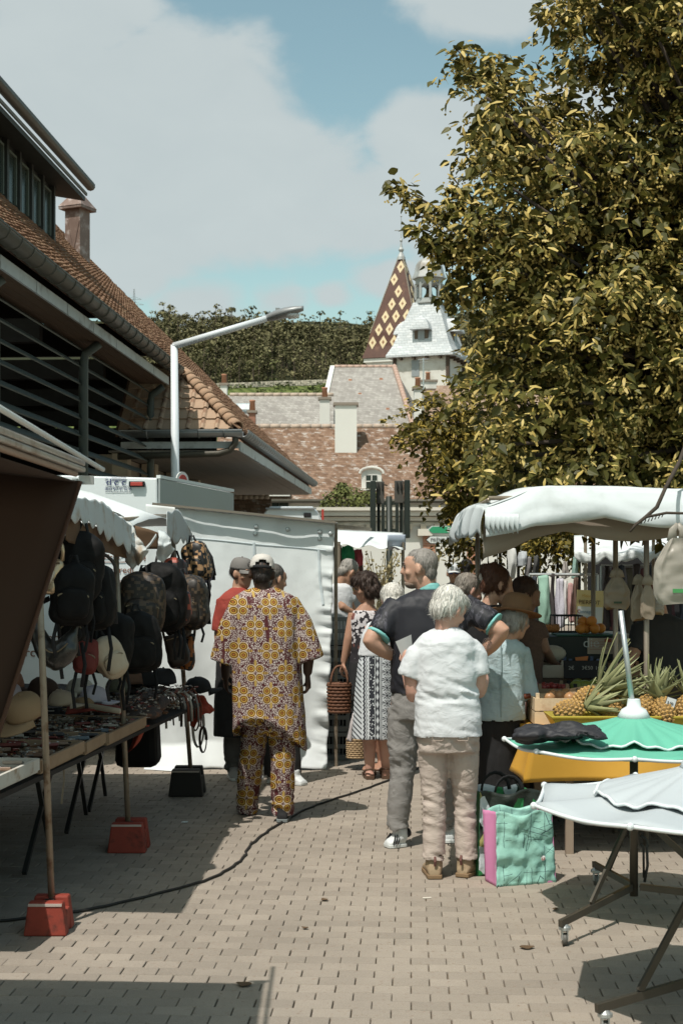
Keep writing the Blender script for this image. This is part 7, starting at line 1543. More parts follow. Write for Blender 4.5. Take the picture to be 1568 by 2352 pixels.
# ---------------------------------------------------------------- 3 man hidden behind the robe
p3 = Person(11.2, 645, 'grey haired man almost hidden behind the patterned robe, white trainers showing', skin('tan', (.42, .24, .16))); q = p3.p
hd = Head(q(631, 1332), -55, -12, 0); hd.build(p3.body, q(636, 1372))
p3.body.rings(p3.torso([(640, 1530, 38, .10, 0), (640, 1440, 40, .11, 0), (640, 1400, 42, .09, 0), (638, 1368, 14, .05, 0)])); limb(p3.body, [q(606, 1405), q(600, 1470), q(618, 1530, .1)], [.05, .042, .028]); limb(p3.body, [q(672, 1405), q(672, 1475), q(662, 1530, .15)], [.05, .042, .028]); hand(p3.body, q(618, 1530, .1), (.3, .5, -.6), (-1, 0, 0), .6); hand(p3.body, q(662, 1530, .15), (-.3, .5, -.6), (1, 0, 0), .6, -1)
mb = MB(); mb.rings(p3.torso([(637, 1372, 18, .06, 0), (638, 1386, 40, .10, 0), (640, 1410, 44, .12, 0), (640, 1470, 44, .125, 0), (640, 1530, 46, .13, 0)])); limb(mb, [q(608, 1404), q(601, 1462)], [.07, .075]); limb(mb, [q(672, 1404), q(673, 1462)], [.07, .075]); p3.part('shirt', mb, M('dark_grey_shirt', (.05, .05, .052), .85), folds(.009, (6, 6, 6), 5.), .013)
mb = MB(); mb.rings(p3.torso([(640, 1515, 44, .12, 0), (640, 1560, 45, .12, 0)])); limb(mb, [q(624, 1555), q(622, 1690), q(626, 1782, .05)], [.09, .075, .068]); limb(mb, [q(660, 1555), q(668, 1690), q(672, 1786, .0)], [.09, .075, .068]); p3.part('trousers', mb, M('black_trousers', (.018, .018, .019), .85), folds(.01, (6, 6, 7), 6.), .013)
WSH = M('white_trainer', (.56, .58, .58), .55, .06, 9, .1, 60)
shoe(p3, q(676, 1795, -.02), q(700, 1800, -.08), WSH, EY); shoe(p3, q(626, 1785, .05), q(640, 1788, .15), WSH, EY); hair(p3, hd, SHORT, hairm('pepper', (.10, .09, .08)), .004, 70); p3.finish()
# ---------------------------------------------------------------- 4 tall man with hands on hips
def jersey_sleeve():
 s = SH('camo_jersey', .6, spec=.35); x, y, z = s.xyz(); n = s.noise(1., 4, .65, s.map((34, 34, 11), (0, .5, 0)), 1.2); side = s.remap(x.abs(), .20, .215)
 c = s.mix(s.remap(n, .5, .62) * side, (.017, .017, .022), (.075, .072, .088)); return s.done(c)
p4 = Person(8.7, 965, 'tall man in dark sports shirt with hands on hips, looking left', skin('fair', (.46, .27, .19)), .010); q = p4.p
hd = Head(q(963, 1307), 78, 0, 0, 1.04); hd.build(p4.body, q(985, 1356), .062); hd.eyes(p4.o, hairm('grey_brow', (.12, .11, .10)))
limb(p4.body, [q(903, 1402), q(874, 1440, -.06), q(850, 1472, -.10), q(880, 1494, -.06), q(915, 1512, .02)], [.062, .056, .050, .047, .033]); hand(p4.body, q(915, 1512, .02), (1, .5, -.15), (-.3, -.6, .8), .35)
limb(p4.body, [q(1075, 1400), q(1112, 1432, -.06), q(1152, 1448, -.10), q(1128, 1482, -.05), q(1092, 1512, .02)], [.062, .056, .050, .047, .033]); hand(p4.body, q(1092, 1512, .02), (-1, .5, -.15), (.3, -.6, .8), .35, -1)
p4.body.rings(p4.torso([(966, 1620, 55, .11, 0), (972, 1540, 62, .12, 0), (985, 1450, 74, .125, 0), (988, 1395, 78, .11, 0), (986, 1352, 22, .06, 0)])); limb(p4.body, [q(930, 1610), q(926, 1755), q(917, 1905)], [.09, .062, .042])
limb(p4.body, [q(1000, 1610), q(1012, 1755), q(1028, 1895, .15)], [.09, .062, .042])
mb = MB(); mb.rings(p4.torso([(985, 1352, 27, .07, 0), (986, 1360, 45, .09, 0), (987, 1372, 72, .12, 0), (988, 1392, 92, .142, 0), (986, 1440, 92, .155, 0), (978, 1500, 82, .155, 0), (968, 1550, 72, .15, 0), (962, 1594, 66, .148, 0)])); limb(mb, [q(915, 1392), q(893, 1420, -.03), q(872, 1456, -.07)], [.085, .084, .082], 16); limb(mb, [q(1062, 1390), q(1098, 1412, -.03), q(1130, 1432, -.07)], [.085, .084, .080], 16)
p4.part('jersey', mb, jersey_sleeve(), folds(.008, (5, 5, 4), 2.2, bands=((1.0, .12, .007, 40),)), .011)
TEAL = M('teal_trim', (.17, .42, .40), .6, .06, 9, .1, 60)
for a, d in ((q(871, 1457, -.072), q(861, 1472, -.09)), (q(1131, 1432, -.072), q(1143, 1440, -.085))): mb = MB(); mb.tube([a, a.lerp(d, .45)], [.0795, .0785], 20); p4.part('cuff', mb, TEAL, None, .008)
mb = MB(); mb.rings([ell(q(983, 1338), .064, .066, 20), ell(q(985, 1347), .070, .072, 20), ell(q(986, 1357), .078, .08, 20)]); p4.part('collar', mb, TEAL, folds(.003, (12, 12, 20)), .009)
mb = MB(); mb.rings(p4.torso([(964, 1572, 62, .135, 0), (963, 1610, 68, .142, 0), (962, 1650, 66, .135, 0)])); limb(mb, [q(928, 1630), q(924, 1700), q(926, 1760), q(918, 1830), q(912, 1906)], [.103, .095, .082, .074, .066], 16); limb(mb, [q(1000, 1630), q(1010, 1760), q(1026, 1898, .15)], [.103, .080, .066], 16)
p4.part('trousers', mb, M('grey_chinos', (.215, .205, .195), .85, .10, 6, .2, 70, wr=(6, 6, 9, .6)), folds(.013, (5, 5, 7), 9., bands=((.10, .09, .011, 85), (.55, .12, .008, 48), (.85, .08, .006, 45))), .010)
mb = MB(); mb.tube([q(945, 1606, -.137), q(970, 1604, -.142), q(990, 1605, -.14)], .004, 6); p4.part('pocket', mb, M('pocket_shadow', (.10, .095, .09)), None, .005, 0)
sh_, d_, x_, b_, L_ = shoe(p4, q(918, 1930), q(886, 1932, -.04), WSH, EY, h=.105, w_=.05); sh2 = shoe(p4, q(1028, 1925, .15), q(1020, 1925, .33), WSH, EY, h=.10)
for k in range(3):
 for sgn in (-1, 1):
  c = b_ + d_ * L_ * (.28 + k * .17) + x_ * sgn * .0; mb = MB(); mb.tube([c + x_ * sgn * .052 + Vector((0, 0, .028)) + d_ * .012, c + x_ * sgn * .046 + Vector((0, 0, .055)), c + x_ * sgn * .030 + Vector((0, 0, .082)) - d_ * .012], .006, 6, flat=.5); o_ = mb.build('stripe', BLACK(), sh_, world=False); o_.data.transform(Matrix.Translation(-p4.base))
mb = MB(); mb.ball(b_ - d_ * .052 + Vector((0, 0, .085)), (.02, .035, .03), 10, 8, rotz(math.atan2(d_.y, d_.x))); o_ = mb.build('heel_tab', BLACK(), sh_, world=False, smooth=True); o_.data.transform(Matrix.Translation(-p4.base))
hair(p4, hd, [(0, -.024, .040, .0775, .089, .083), (0, -.062, -.014, .062, .042, .060), (0, .0, .068, .062, .07, .052)], hairm('grey_cropped', (.22, .20, .18)), .0018, 120, .007); hair(p4, hd, [(0, .045, -.088, .046, .045, .030)], hairm('stubble', (.24, .17, .13)), .001, 120, .008, 'beard', ns=0)
TAT = M('tattoo_ink', (.12, .09, .08), .6)
mb = MB(); c = q(1118, 1478, -.105); [mb.tube([c + Vector((math.cos(a) * .028 * f, -.003, math.sin(a) * .034 * f)) for a in [2 * math.pi * j / 6 for j in range(7)]], .0016, 4) for f in (.35, .7, 1.)]; mb.build('tattoo', TAT, p4.o)
mb = MB(); mb.tube([q(893, 1487, -.118), q(897, 1494, -.118), q(903, 1492, -.112), q(908, 1502, -.095), q(902, 1506, -.10)], .0022, 4); mb.build('tattoo', TAT, p4.o); p4.finish()
# ---------------------------------------------------------------- 5 white haired woman in white T-shirt
p5 = Person(7.85, 1030, 'white haired woman from behind in white T-shirt and pale beige trousers', skin('pink', (.52, .30, .23)), .010); q = p5.p
hd = Head(q(1032, 1402), -52, -28, 0, .98); hd.build(p5.body, q(1026, 1452), .05)
limb(p5.body, [q(976, 1492), q(945, 1540, -.02), q(950, 1598, .0), q(938, 1550, .18), q(930, 1520, .30)], [.052, .046, .043, .038, .026]); hand(p5.body, q(930, 1521, .30), (-.05, .4, .8), (-.8, -.5, 0), .5, -1, .95)
limb(p5.body, [q(1070, 1490), q(1097, 1530, .0), q(1097, 1588, .02), q(1108, 1560, .20), q(1100, 1545, .30)], [.052, .047, .046, .038, .026]); hand(p5.body, q(1100, 1545, .30), (-.3, .9, .2), (.5, 0, .8), .6, 1, .95)
p5.body.rings(p5.torso([(1028, 1690, 62, .11, 0), (1026, 1600, 58, .11, 0), (1024, 1500, 58, .11, 0), (1024, 1464, 56, .09, 0), (1025, 1446, 16, .05, 0)]))
mb = MB(); mb.rings(p5.torso([(1026, 1441, 22, .058, 0), (1025, 1448, 38, .075, 0), (1024, 1458, 56, .10, 0), (1023, 1474, 71, .125, 0), (1024, 1530, 72, .145, 0), (1026, 1585, 73, .15, 0), (1028, 1640, 78, .16, 0), (1028, 1690, 80, .165, 0)])); limb(mb, [q(978, 1484), q(958, 1514, -.01), q(943, 1558, -.01)], [.066, .077, .079], 16); limb(mb, [q(1070, 1482), q(1089, 1510, .0), q(1096, 1552, .0)], [.066, .074, .073], 16)
WT = M('white_cotton', (.56, .575, .59), .85, .05, 7, .2, 70, wr=(5, 5, 9, .5))
p5.part('tshirt', mb, WT, folds(.010, (5, 5, 8), 3.3, bands=((1.03, .07, .011, 62), (.85, .08, .004, 80), (1.25, .10, .005, 45))), .0105)
mb = MB(); mb.rings(p5.torso([(1027, 1640, 70, .145, 0), (1028, 1690, 73, .155, 0), (1029, 1725, 70, .14, 0)])); limb(mb, [q(994, 1712), q(995, 1770), q(996, 1840), q(996, 1910), q(995, 1974)], [.090, .080, .066, .064, .066], 16); limb(mb, [q(1064, 1712), q(1066, 1770), q(1067, 1840, .03), q(1069, 1910, .03), q(1071, 1974, .03)], [.090, .080, .066, .064, .066], 16)
p5.part('trousers', mb, M('pale_beige_cotton', (.44, .37, .325), .85, .05, 7, .2, 80, wr=(6, 6, 12, .55)), folds(.008, (5, 5, 9), 6.6, bands=((.40, .14, .008, 75), (.10, .06, .008, 80), (.74, .05, .008, 42))), .010)
for (xa, xb) in ((992, 1016), (1048, 1074)): mb = MB(); mb.tube([q(xa, 1694, -.157), q(xa + 3, 1702, -.158), q(xb, 1702, -.16), q(xb + 2, 1693, -.158)], .0022, 5); mb.build('pocket_seam', M('beige_seam', (.36, .28, .23)), p5.o)
BSH = M('beige_walking_shoe', (.31, .23, .145), .7, .22, 12, .2, 60, dirt=(.24, .16, .09), ds=14); BSL = M('tan_sole', (.20, .13, .07), .7)
for an, toe in ((q(996, 1985), q(988, 1985, .2)), (q(1068, 1985, .03), q(1092, 1985, .18))):
 o_, d_, x_, b_, L_ = shoe(p5, an, toe, BSH, BSL, h=.11, w_=.055); mb = MB(); mb.tube([b_ - d_ * .062 + Vector((0, 0, .075)), b_ - d_ * .072 + Vector((0, 0, .10)), b_ - d_ * .06 + Vector((0, 0, .125))], .007, 6); t_ = mb.build('pull_loop', M('dark_red_loop', (.14, .06, .05)), o_, world=False); t_.data.transform(Matrix.Translation(-p5.base))
HW = hairm('white', (.60, .58, .53)); hair(p5, hd, [(0, -.03, .045, .090, .098, .092), (0, -.072, -.005, .075, .05, .066), (-.05, -.04, .01, .05, .06, .06), (.045, -.045, .01, .045, .05, .055), (0, .03, .08, .065, .06, .045)], HW, .004, 70, .006, ns=1500, sl=.045)
ppr = thing_mesh((lambda m: m.grid(lambda u, v: (q(908, 1474, .30).lerp(q(944, 1458, .30), u)).lerp(q(926, 1517, .32).lerp(q(948, 1500, .32), u), v) + Vector((0, -.006 * math.sin(u * 3.1), 0)), 6, 6))(MB()), 'paper_list', M('paper_white', (.55, .57, .56), .8), 'white paper list held up between the tall man and the white haired woman', 'paper', solid=.001)
mb = MB(); mb.tube([q(1109, 1554, .13), q(1113, 1562, .12), q(1109, 1570, .11)], .006, 6); mb.build('watch', BLACK(), p5.o); p5.finish()
# ---------------------------------------------------------------- 6 person in brown hat and blue linen shirt
p6 = Person(9.05, 1150, 'person in brown straw hat, pale blue linen shirt and black trousers at the stall', skin('fair', (.46, .27, .19)), .0105); q = p6.p
hd = Head(q(1184, 1425), -40, -14, 0); hd.build(p6.body, q(1160, 1474))
limb(p6.body, [q(1110, 1498), q(1100, 1570, .1), q(1130, 1600, .3)], [.05, .042, .028]); hand(p6.body, q(1130, 1600, .3), (.5, .8, 0), (0, 0, 1), .5); limb(p6.body, [q(1196, 1494), q(1208, 1562, .02), q(1224, 1612, .0)], [.05, .042, .028]); hand(p6.body, q(1224, 1612, .0), (.25, .2, -.9), (1, -.2, 0), .8, -1)
p6.body.rings(p6.torso([(1148, 1640, 45, .11, 0), (1150, 1560, 48, .11, 0), (1152, 1500, 48, .09, 0), (1158, 1468, 16, .05, 0)]))
LIN = M('pale_blue_linen', (.36, .45, .47), .85, .16, 5, .3, 70, dirt=(.24, .32, .33), ds=5, wr=(9, 9, 12, .7))
mb = MB(); mb.rings(p6.torso([(1160, 1466, 24, .065, 0), (1156, 1478, 45, .10, 0), (1153, 1495, 54, .125, 0), (1150, 1560, 54, .14, 0), (1149, 1620, 56, .15, 0), (1148, 1652, 58, .155, 0)])); limb(mb, [q(1115, 1496), q(1105, 1560, .08), q(1128, 1595, .25)], [.068, .062, .055]); limb(mb, [q(1192, 1492), q(1207, 1560, .02), q(1222, 1606, .0)], [.070, .064, .058], 14)
p6.part('shirt', mb, LIN, folds(.013, (7, 7, 7), 5.1), .011)
mb = MB(); mb.tube([q(1150, 1480, -.13), q(1151, 1560, -.146), q(1150, 1648, -.158)], .004, 5); mb.build('back_seam', M('linen_seam', (.26, .34, .35)), p6.o)
mb = MB(); mb.rings(p6.torso([(1147, 1600, 48, .13, 0), (1146, 1660, 52, .14, 0), (1146, 1760, 50, .13, 0), (1144, 1850, 46, .12, 0)])); limb(mb, [q(1122, 1780), q(1118, 1905)], [.085, .08]); limb(mb, [q(1172, 1780), q(1170, 1905)], [.085, .08]); p6.part('trousers', mb, M('black_linen', (.013, .013, .014), .8, .1, 5, .2, 40), folds(.012, (8, 8, 2.5), 7.), .012)
shoe(p6, q(1118, 1906), q(1115, 1908, .2), BLACK(), M('dark_sole', (.03, .03, .03))); shoe(p6, q(1170, 1906), q(1180, 1908, .2), BLACK(), M('dark_sole', (.03, .03, .03)))
hair(p6, hd, [(0, -.02, .01, .085, .092, .07), (0, -.06, -.03, .07, .045, .055)], hairm('grey_light', (.33, .31, .28)), .008, 45)
HAT = M('brown_straw', (.19, .098, .045), .75, .15, 30, .5, 160); mb = MB(); mb.lathe([(.098, 0), (.100, .03), (.097, .075), (.085, .108), (.055, .125), (.01, .128)], 26, hd(0, -.01, .045), hd.M); h_ = mb.build('hat', HAT, p6.o, smooth=True); mb = MB(); mb.lathe([(.095, .0), (.13, -.006), (.165, -.004), (.166, .0), (.13, .0), (.095, .006)], 30, hd(0, -.01, .048), hd.M); mb.build('brim', HAT, h_, smooth=True)
cn = empty('walking_stick', q(1190, 1925, -.05), 'brown wooden walking stick with curved handle beside the black trousers', 'walking stick'); cn.location.z = 0; mb = MB(); mb.tube([Vector((cn.location.x, cn.location.y, 0)), q(1200, 1700, -.05), q(1206, 1612, -.05)], .011, 8); mb.build('shaft', M('dark_wood_varnish', (.05, .022, .014), .4), cn, smooth=True); mb = MB(); mb.tube([q(1218, 1598, -.05), q(1207, 1600, -.05), q(1192, 1597, -.05), q(1181, 1602, -.05)], [.016, .018, .015, .011], 10); mb.build('handle', M('red_wood_varnish', (.17, .045, .022), .3), cn, smooth=True); p6.finish()
# ---------------------------------------------------------------- simpler figures further back
def bust(Y, cx, label, skn, headc, yaw, pitch, neck, tor, topm, hairblobs, hm, legs=None, legm=None, arms=(), sleeves=(), amp=.006, fr=50, hk=1., eyes=False, seed=0., vox=.012, shoes=True, long_=0.):
 p = Person(Y, cx, label, skn, vox); q = p.p; h = Head(q(*headc), yaw, pitch, 0, hk); h.build(p.body, q(*neck), .05)
 if eyes: h.eyes(p.o, hm)
 px, py, hw = tor[-1][0], tor[-1][1], tor[-1][2]; p.body.rings(p.torso([(a, b, c * .85, d * .8, e) for a, b, c, d, e in tor]))
 for a in arms:
  pts_, rad, hd_ = a; limb(p.body, [q(*w_) for w_ in pts_], rad)
  if hd_: hand(p.body, q(*pts_[-1]), hd_[0], hd_[1], hd_[2], hd_[3])
 mb = MB(); mb.rings(p.torso(tor))
 for pts_, rad in sleeves: limb(mb, [q(*w_) for w_ in pts_], rad)
 p.part('top', mb, topm, folds(.009, (6, 6, 6), seed), vox)
 gy = HY + CH * F / Y; mb = MB(); sgn = 1
 for k, sx in enumerate((-.5, .5)):
  a = q(px + sx * hw, py - 10); b = q(px + sx * hw * 1.0, (py + gy) / 2); c = q(px + sx * hw * 1.05, gy - .07 * F / Y); limb(mb, [a, b, c], [.085, .068, .06])
  if shoes: shoe(p, c, c + Vector((math.sin(R(-yaw)) * .18, math.cos(R(yaw)) * .18, 0)), BLACK(), M('dark_sole', (.03, .03, .03)))
 p.part('trousers', mb, legm or M('black_trousers', (.018, .018, .019)), folds(.01, (6, 6, 7), seed + 3), vox)
 if hairblobs: hair(p, h, hairblobs, hm, amp, fr, .009)
 return p, h, q
# 7 woman with bun
BUN = [(0, -.022, .045, .084, .094, .09), (0, -.065, .0, .066, .05, .066), (-.01, -.085, .085, .055, .05, .045), (.02, -.06, .115, .04, .035, .03), (.05, -.0, .0, .03, .04, .04)]
p7, h7, q = bust(9.5, 1115, 'woman with auburn hair pinned up in a white scrunchie and black top', skin('fair', (.46, .27, .19)), (1143, 1345), -78, -12, (1120, 1392), [(1118, 1388, 24, .06, 0), (1115, 1402, 56, .09, 0), (1114, 1430, 60, .11, 0), (1114, 1520, 54, .11, 0), (1114, 1580, 54, .12, 0)], BLACK(), BUN, hairm('auburn', (.085, .032, .016)), arms=[([(1165, 1412, 0), (1178, 1470, .0), (1195, 1520, .1)], [.048, .04, .028], ((.6, .3, -.7), (0, 0, 1), .5, 1))], amp=.009, fr=42, seed=2.)
mb = MB(); c = h7(-.035, -.085, .055); mb.tube([c + Vector((math.cos(a) * .03, -.012, math.sin(a) * .048)) for a in [2 * math.pi * k / 14 for k in range(15)]], .017, 10); me = remesh(mb, .007, 'scrunchie', M('cream_satin', (.50, .45, .40), .5), 2, lambda p, n: .007 * fbm(p * 60)); me.transform(Matrix.Translation(-p7.base)); link('scrunchie', me, p7.o); p7.finish()
# 8 grey haired head
p8, h8, q = bust(10.0, 1072, 'grey haired person bending in the queue behind the tall man', skin('pink', (.52, .30, .23)), (1076, 1358), -70, -20, (1066, 1400), [(1066, 1396, 20, .06, 0), (1064, 1412, 44, .09, 0), (1062, 1440, 48, .11, 0), (1062, 1540, 46, .11, 0), (1062, 1580, 46, .12, 0)], M('grey_blouse', (.2, .2, .21), .85), [(0, -.025, .04, .083, .093, .086), (0, -.065, -.01, .066, .045, .06)], hairm('grey_mid', (.23, .20, .17)), seed=5.); p8.finish()
# 9 dark haired woman reaching over the crates
p9, h9, q = bust(9.75, 1205, 'dark haired woman in patterned top reaching over the crates', skin('olive', (.24, .13, .085)), (1206, 1370), -95, -22, (1196, 1420), [(1198, 1416, 22, .06, 0), (1200, 1430, 46, .09, 0), (1202, 1460, 52, .11, 0), (1200, 1540, 46, .11, 0), (1198, 1590, 48, .12, 0)], M('brown_print_top', (.10, .06, .045), .85, .5, 60, .2, 60), [(0, -.025, .045, .086, .098, .09), (0, -.07, -.03, .075, .05, .10), (.0, -.02, .08, .07, .07, .05)], hairm('dark_brown', (.055, .026, .016)), arms=[([(1236, 1438, 0), (1250, 1490, -.05), (1272, 1524, .3)], [.046, .038, .026], ((.8, .5, -.25), (0, 0, 1), .25, 1)), ([(1168, 1440, .05), (1190, 1500, .25), (1240, 1510, .5)], [.046, .038, .026], ((.8, .5, -.25), (0, 0, 1), .25, 1))], sleeves=[([(1232, 1436, 0), (1244, 1470, -.03)], [.062, .06])], amp=.006, seed=8.); p9.finish()
# 10, 11 two men far behind
p10, h10, q = bust(17., 1042, 'man in white cap, sunglasses and black T-shirt far behind the queue', skin('tan', (.42, .24, .16)), (1042, 1318), 176, 0, (1042, 1340), [(1042, 1338, 11, .06, 0), (1042, 1346, 25, .10, 0), (1042, 1362, 27, .12, 0), (1042, 1430, 25, .12, 0), (1042, 1460, 25, .12, 0)], BLACK(), [(0, -.03, .02, .078, .085, .075)], hairm('brown_dark', (.035, .024, .018)), arms=[([(1019, 1352, 0), (1014, 1390, 0), (1018, 1425, -.1)], [.05, .042, .03], ((0, -.3, -1), (-1, 0, 0), .5, 1)), ([(1065, 1352, 0), (1070, 1390, 0), (1066, 1425, -.1)], [.05, .042, .03], ((0, -.3, -1), (1, 0, 0), .5, -1))], sleeves=[([(1021, 1350, 0), (1016, 1378, 0)], [.07, .068]), ([(1063, 1350, 0), (1068, 1378, 0)], [.07, .068])], seed=1.)
cap(p10, h10, M('white_cap', (.56, .59, .60), .8)); mb = MB()
for sx in (-1, 1): mb.ball(h10(sx * .032, .092, .014), (.027, .010, .019), 12, 8, h10.M)
mb.tube([h10(-.02, .098, .018), h10(.02, .098, .018)], .004, 6); mb.build('sunglasses', M('mirror_lens_blue', (.02, .05, .22), .1, spec=.8), p10.o, smooth=True); p10.finish()
p11, h11, q = bust(18.2, 1070, 'dark haired person facing away beside the man in white cap', skin('tan', (.42, .24, .16)), (1070, 1306), 10, 0, (1070, 1328), [(1070, 1326, 11, .06, 0), (1070, 1334, 24, .10, 0), (1070, 1350, 26, .12, 0), (1070, 1420, 24, .12, 0), (1070, 1450, 24, .12, 0)], BLACK(), SHORT, hairm('black', (.016, .013, .012)), seed=3.); p11.finish()
# 12 man in white polo
p12, h12, q = bust(12.9, 778, 'grey haired man in white polo shirt bending over crates behind the tent', skin('tan', (.42, .24, .16)), (800, 1316), -62, -38, (783, 1343), [(784, 1338, 13, .06, 0), (780, 1348, 30, .10, 0), (778, 1372, 35, .12, 0), (774, 1420, 34, .13, 0), (772, 1470, 34, .13, 0)], WT, SHORT, hairm('grey_light', (.33, .31, .28)), arms=[([(800, 1355, 0), (802, 1388, -.02), (818, 1412, .2)], [.05, .043, .03], ((.6, .6, -.5), (0, 0, 1), .4, 1)), ([(764, 1356, .0), (786, 1395, -.1), (816, 1412, -.02)], [.05, .043, .03], ((.8, .3, -.4), (0, 0, 1), .4, 1))], sleeves=[([(798, 1354, 0), (802, 1382, 0)], [.07, .072]), ([(767, 1355, 0), (776, 1385, -.05)], [.07, .072])], amp=.004, seed=6.)
mb = MB(); [mb.tube([h12(sx * .03 + math.cos(a) * .02, .098, .012 + math.sin(a) * .014) for a in [2 * math.pi * k / 12 for k in range(13)]], .002, 5) for sx in (-1, 1)]; mb.tube([h12(.05, .095, .015), h12(.075, .0, .015)], .002, 5); mb.tube([h12(-.05, .095, .015), h12(-.075, .0, .015)], .002, 5); mb.build('glasses', BLACK(), p12.o); p12.finish()
# 12b second head behind
p12b, h, q = bust(14.3, 812, 'half hidden man with dark cap behind the man in white polo', skin('tan', (.42, .24, .16)), (812, 1318), -100, -10, (806, 1345), [(806, 1342, 12, .06, 0), (804, 1350, 26, .1, 0), (804, 1370, 28, .12, 0), (804, 1430, 27, .12, 0), (804, 1470, 27, .12, 0)], M('pale_grey_shirt', (.34, .35, .36), .85), SHORT, hairm('brown_dark', (.035, .024, .018)), seed=4.); cap(p12b, h, M('brown_cap', (.10, .05, .04), .8)); p12b.finish()
# 13 curly haired woman with basket
s = SH('white_lace_floral', .85, spec=.2); x, y, z = s.xyz(); n = s.vor(34); n2 = s.noise(14, 3, .6); top_ = s.remap(z, .88, 1.30); c = s.mix((n - (top_ - .45) * .55 + (n2 - .5) * .5).lt(.30), (.03, .027, .03), (.50, .47, .48)); c = s.mix(s.remap(s.noise(9, 2), .62, .68), c, (.16, .06, .05)); LACE = s.done(c)
CUR = [(0, -.02, .045, .092, .10, .095), (0, -.07, -.02, .085, .06, .08), (.06, -.03, -.03, .04, .06, .06), (-.06, -.03, -.03, .04, .06, .06), (0, .045, .075, .07, .05, .05)]
p13 = Person(12.0, 850, 'woman with dark curly hair in lace trimmed dark dress carrying a woven basket', skin('olive2', (.33, .18, .12)), .0115); q = p13.p
h13 = Head(q(838, 1350), 98, -16, 0); h13.build(p13.body, q(842, 1390), .05); h13.eyes(p13.o)
limb(p13.body, [q(812, 1410), q(800, 1468, -.05), q(789, 1522, -.05)], [.048, .04, .027]); hand(p13.body, q(789, 1522, -.05), (-.25, 0, -1), (-1, -.2, .2), 1.0, -1); limb(p13.body, [q(866, 1408), q(872, 1470, .05), q(866, 1520, .1)], [.048, .04, .027]); hand(p13.body, q(866, 1520, .1), (-.3, -.3, -1), (1, 0, 0), .5)
p13.body.rings(p13.torso([(838, 1560, 36, .11, 0), (838, 1470, 34, .1, 0), (840, 1412, 36, .085, 0), (842, 1388, 14, .05, 0)])); limb(p13.body, [q(826, 1560), q(840, 1660), q(852, 1748, .02)], [.085, .058, .036]); limb(p13.body, [q(856, 1560), q(872, 1660), q(876, 1748, .05)], [.085, .058, .036]); foot(p13.body, q(852, 1752, .02), q(840, 1755, -.12)); foot(p13.body, q(876, 1752, .05), q(868, 1755, -.10))
mb = MB(); mb.rings(p13.torso([(841, 1402, 30, .085, 0), (840, 1418, 37, .11, 0), (838, 1450, 37, .12, 0), (836, 1500, 35, .12, 0), (836, 1530, 37, .125, 0)])); p13.part('bodice', mb, LACE, folds(.007, (7, 7, 6), 3.), .0115); mb = MB(); mb.rings(p13.torso([(836, 1515, 36, .122, 0), (835, 1550, 40, .13, 0), (832, 1594, 43, .14, 0)])); p13.part('skirt', mb, BLACK(), folds(.01, (9, 9, 2), 4.), .0115)
hair(p13, h13, CUR, hairm('dark_curly', (.04, .022, .015)), .016, 36, .008); mb = MB(); [mb.tube([h13(sx * .03 + math.cos(a) * .021, .1, .012 + math.sin(a) * .016) for a in [2 * math.pi * k / 12 for k in range(13)]], .0025, 5) for sx in (-1, 1)]; mb.tube([h13(.05, .095, .015), h13(.075, .0, .015)], .0025, 5); mb.build('glasses', M('gold_frame', (.35, .24, .1), .3, metal=.7), p13.o); p13.finish()
WIC = M('brown_wicker', (.13, .055, .028), .7, .3, 25, .7, 90)
def basket(c, r0, r1, h, label, mat, handle=True, strips=9):
 o = empty('woven_basket', c, label, 'basket'); c = Vector(c); mb = MB()
 for k in range(strips):
  z = h * k / strips; rr = r0 + (r1 - r0) * k / strips; n = 26; mb.tube([c + Vector((math.cos(a) * (rr + .004 * (1 if (j + k) % 2 else -1)), math.sin(a) * (rr + .004 * (1 if (j + k) % 2 else -1)) * .65, z + h / strips / 2)) for j, a in enumerate([2 * math.pi * i / n for i in range(n + 1)])], h / strips * .52, 6)
 mb.build('weave', mat, o, smooth=True); mb = MB(); mb.lathe([(r0 * .98, .004), (r0 * .98, .02)], 20, c, Matrix.Diagonal((1, .65, 1))); mb.build('base', mat, o); mb = MB(); n = 26; mb.tube([c + Vector((math.cos(2 * math.pi * i / n) * r1, math.sin(2 * math.pi * i / n) * r1 * .65, h)) for i in range(n + 1)], .011, 7); mb.build('rim', mat, o, smooth=True)
 if handle:
  for sy in (-1, 1): mb = MB(); mb.tube([c + Vector((r1 * .75 * math.cos(math.pi * t / 10), sy * r1 * .5 * (1 - .8 * math.sin(math.pi * t / 10)), h + .15 * math.sin(math.pi * t / 10))) for t in range(11)], .009, 7); mb.build('handle', mat, o, smooth=True)
 return o
basket(P(779, 1638, 11.9), .085, .095, .245, 'dark brown woven basket hanging from the curly haired woman\'s hand', WIC);
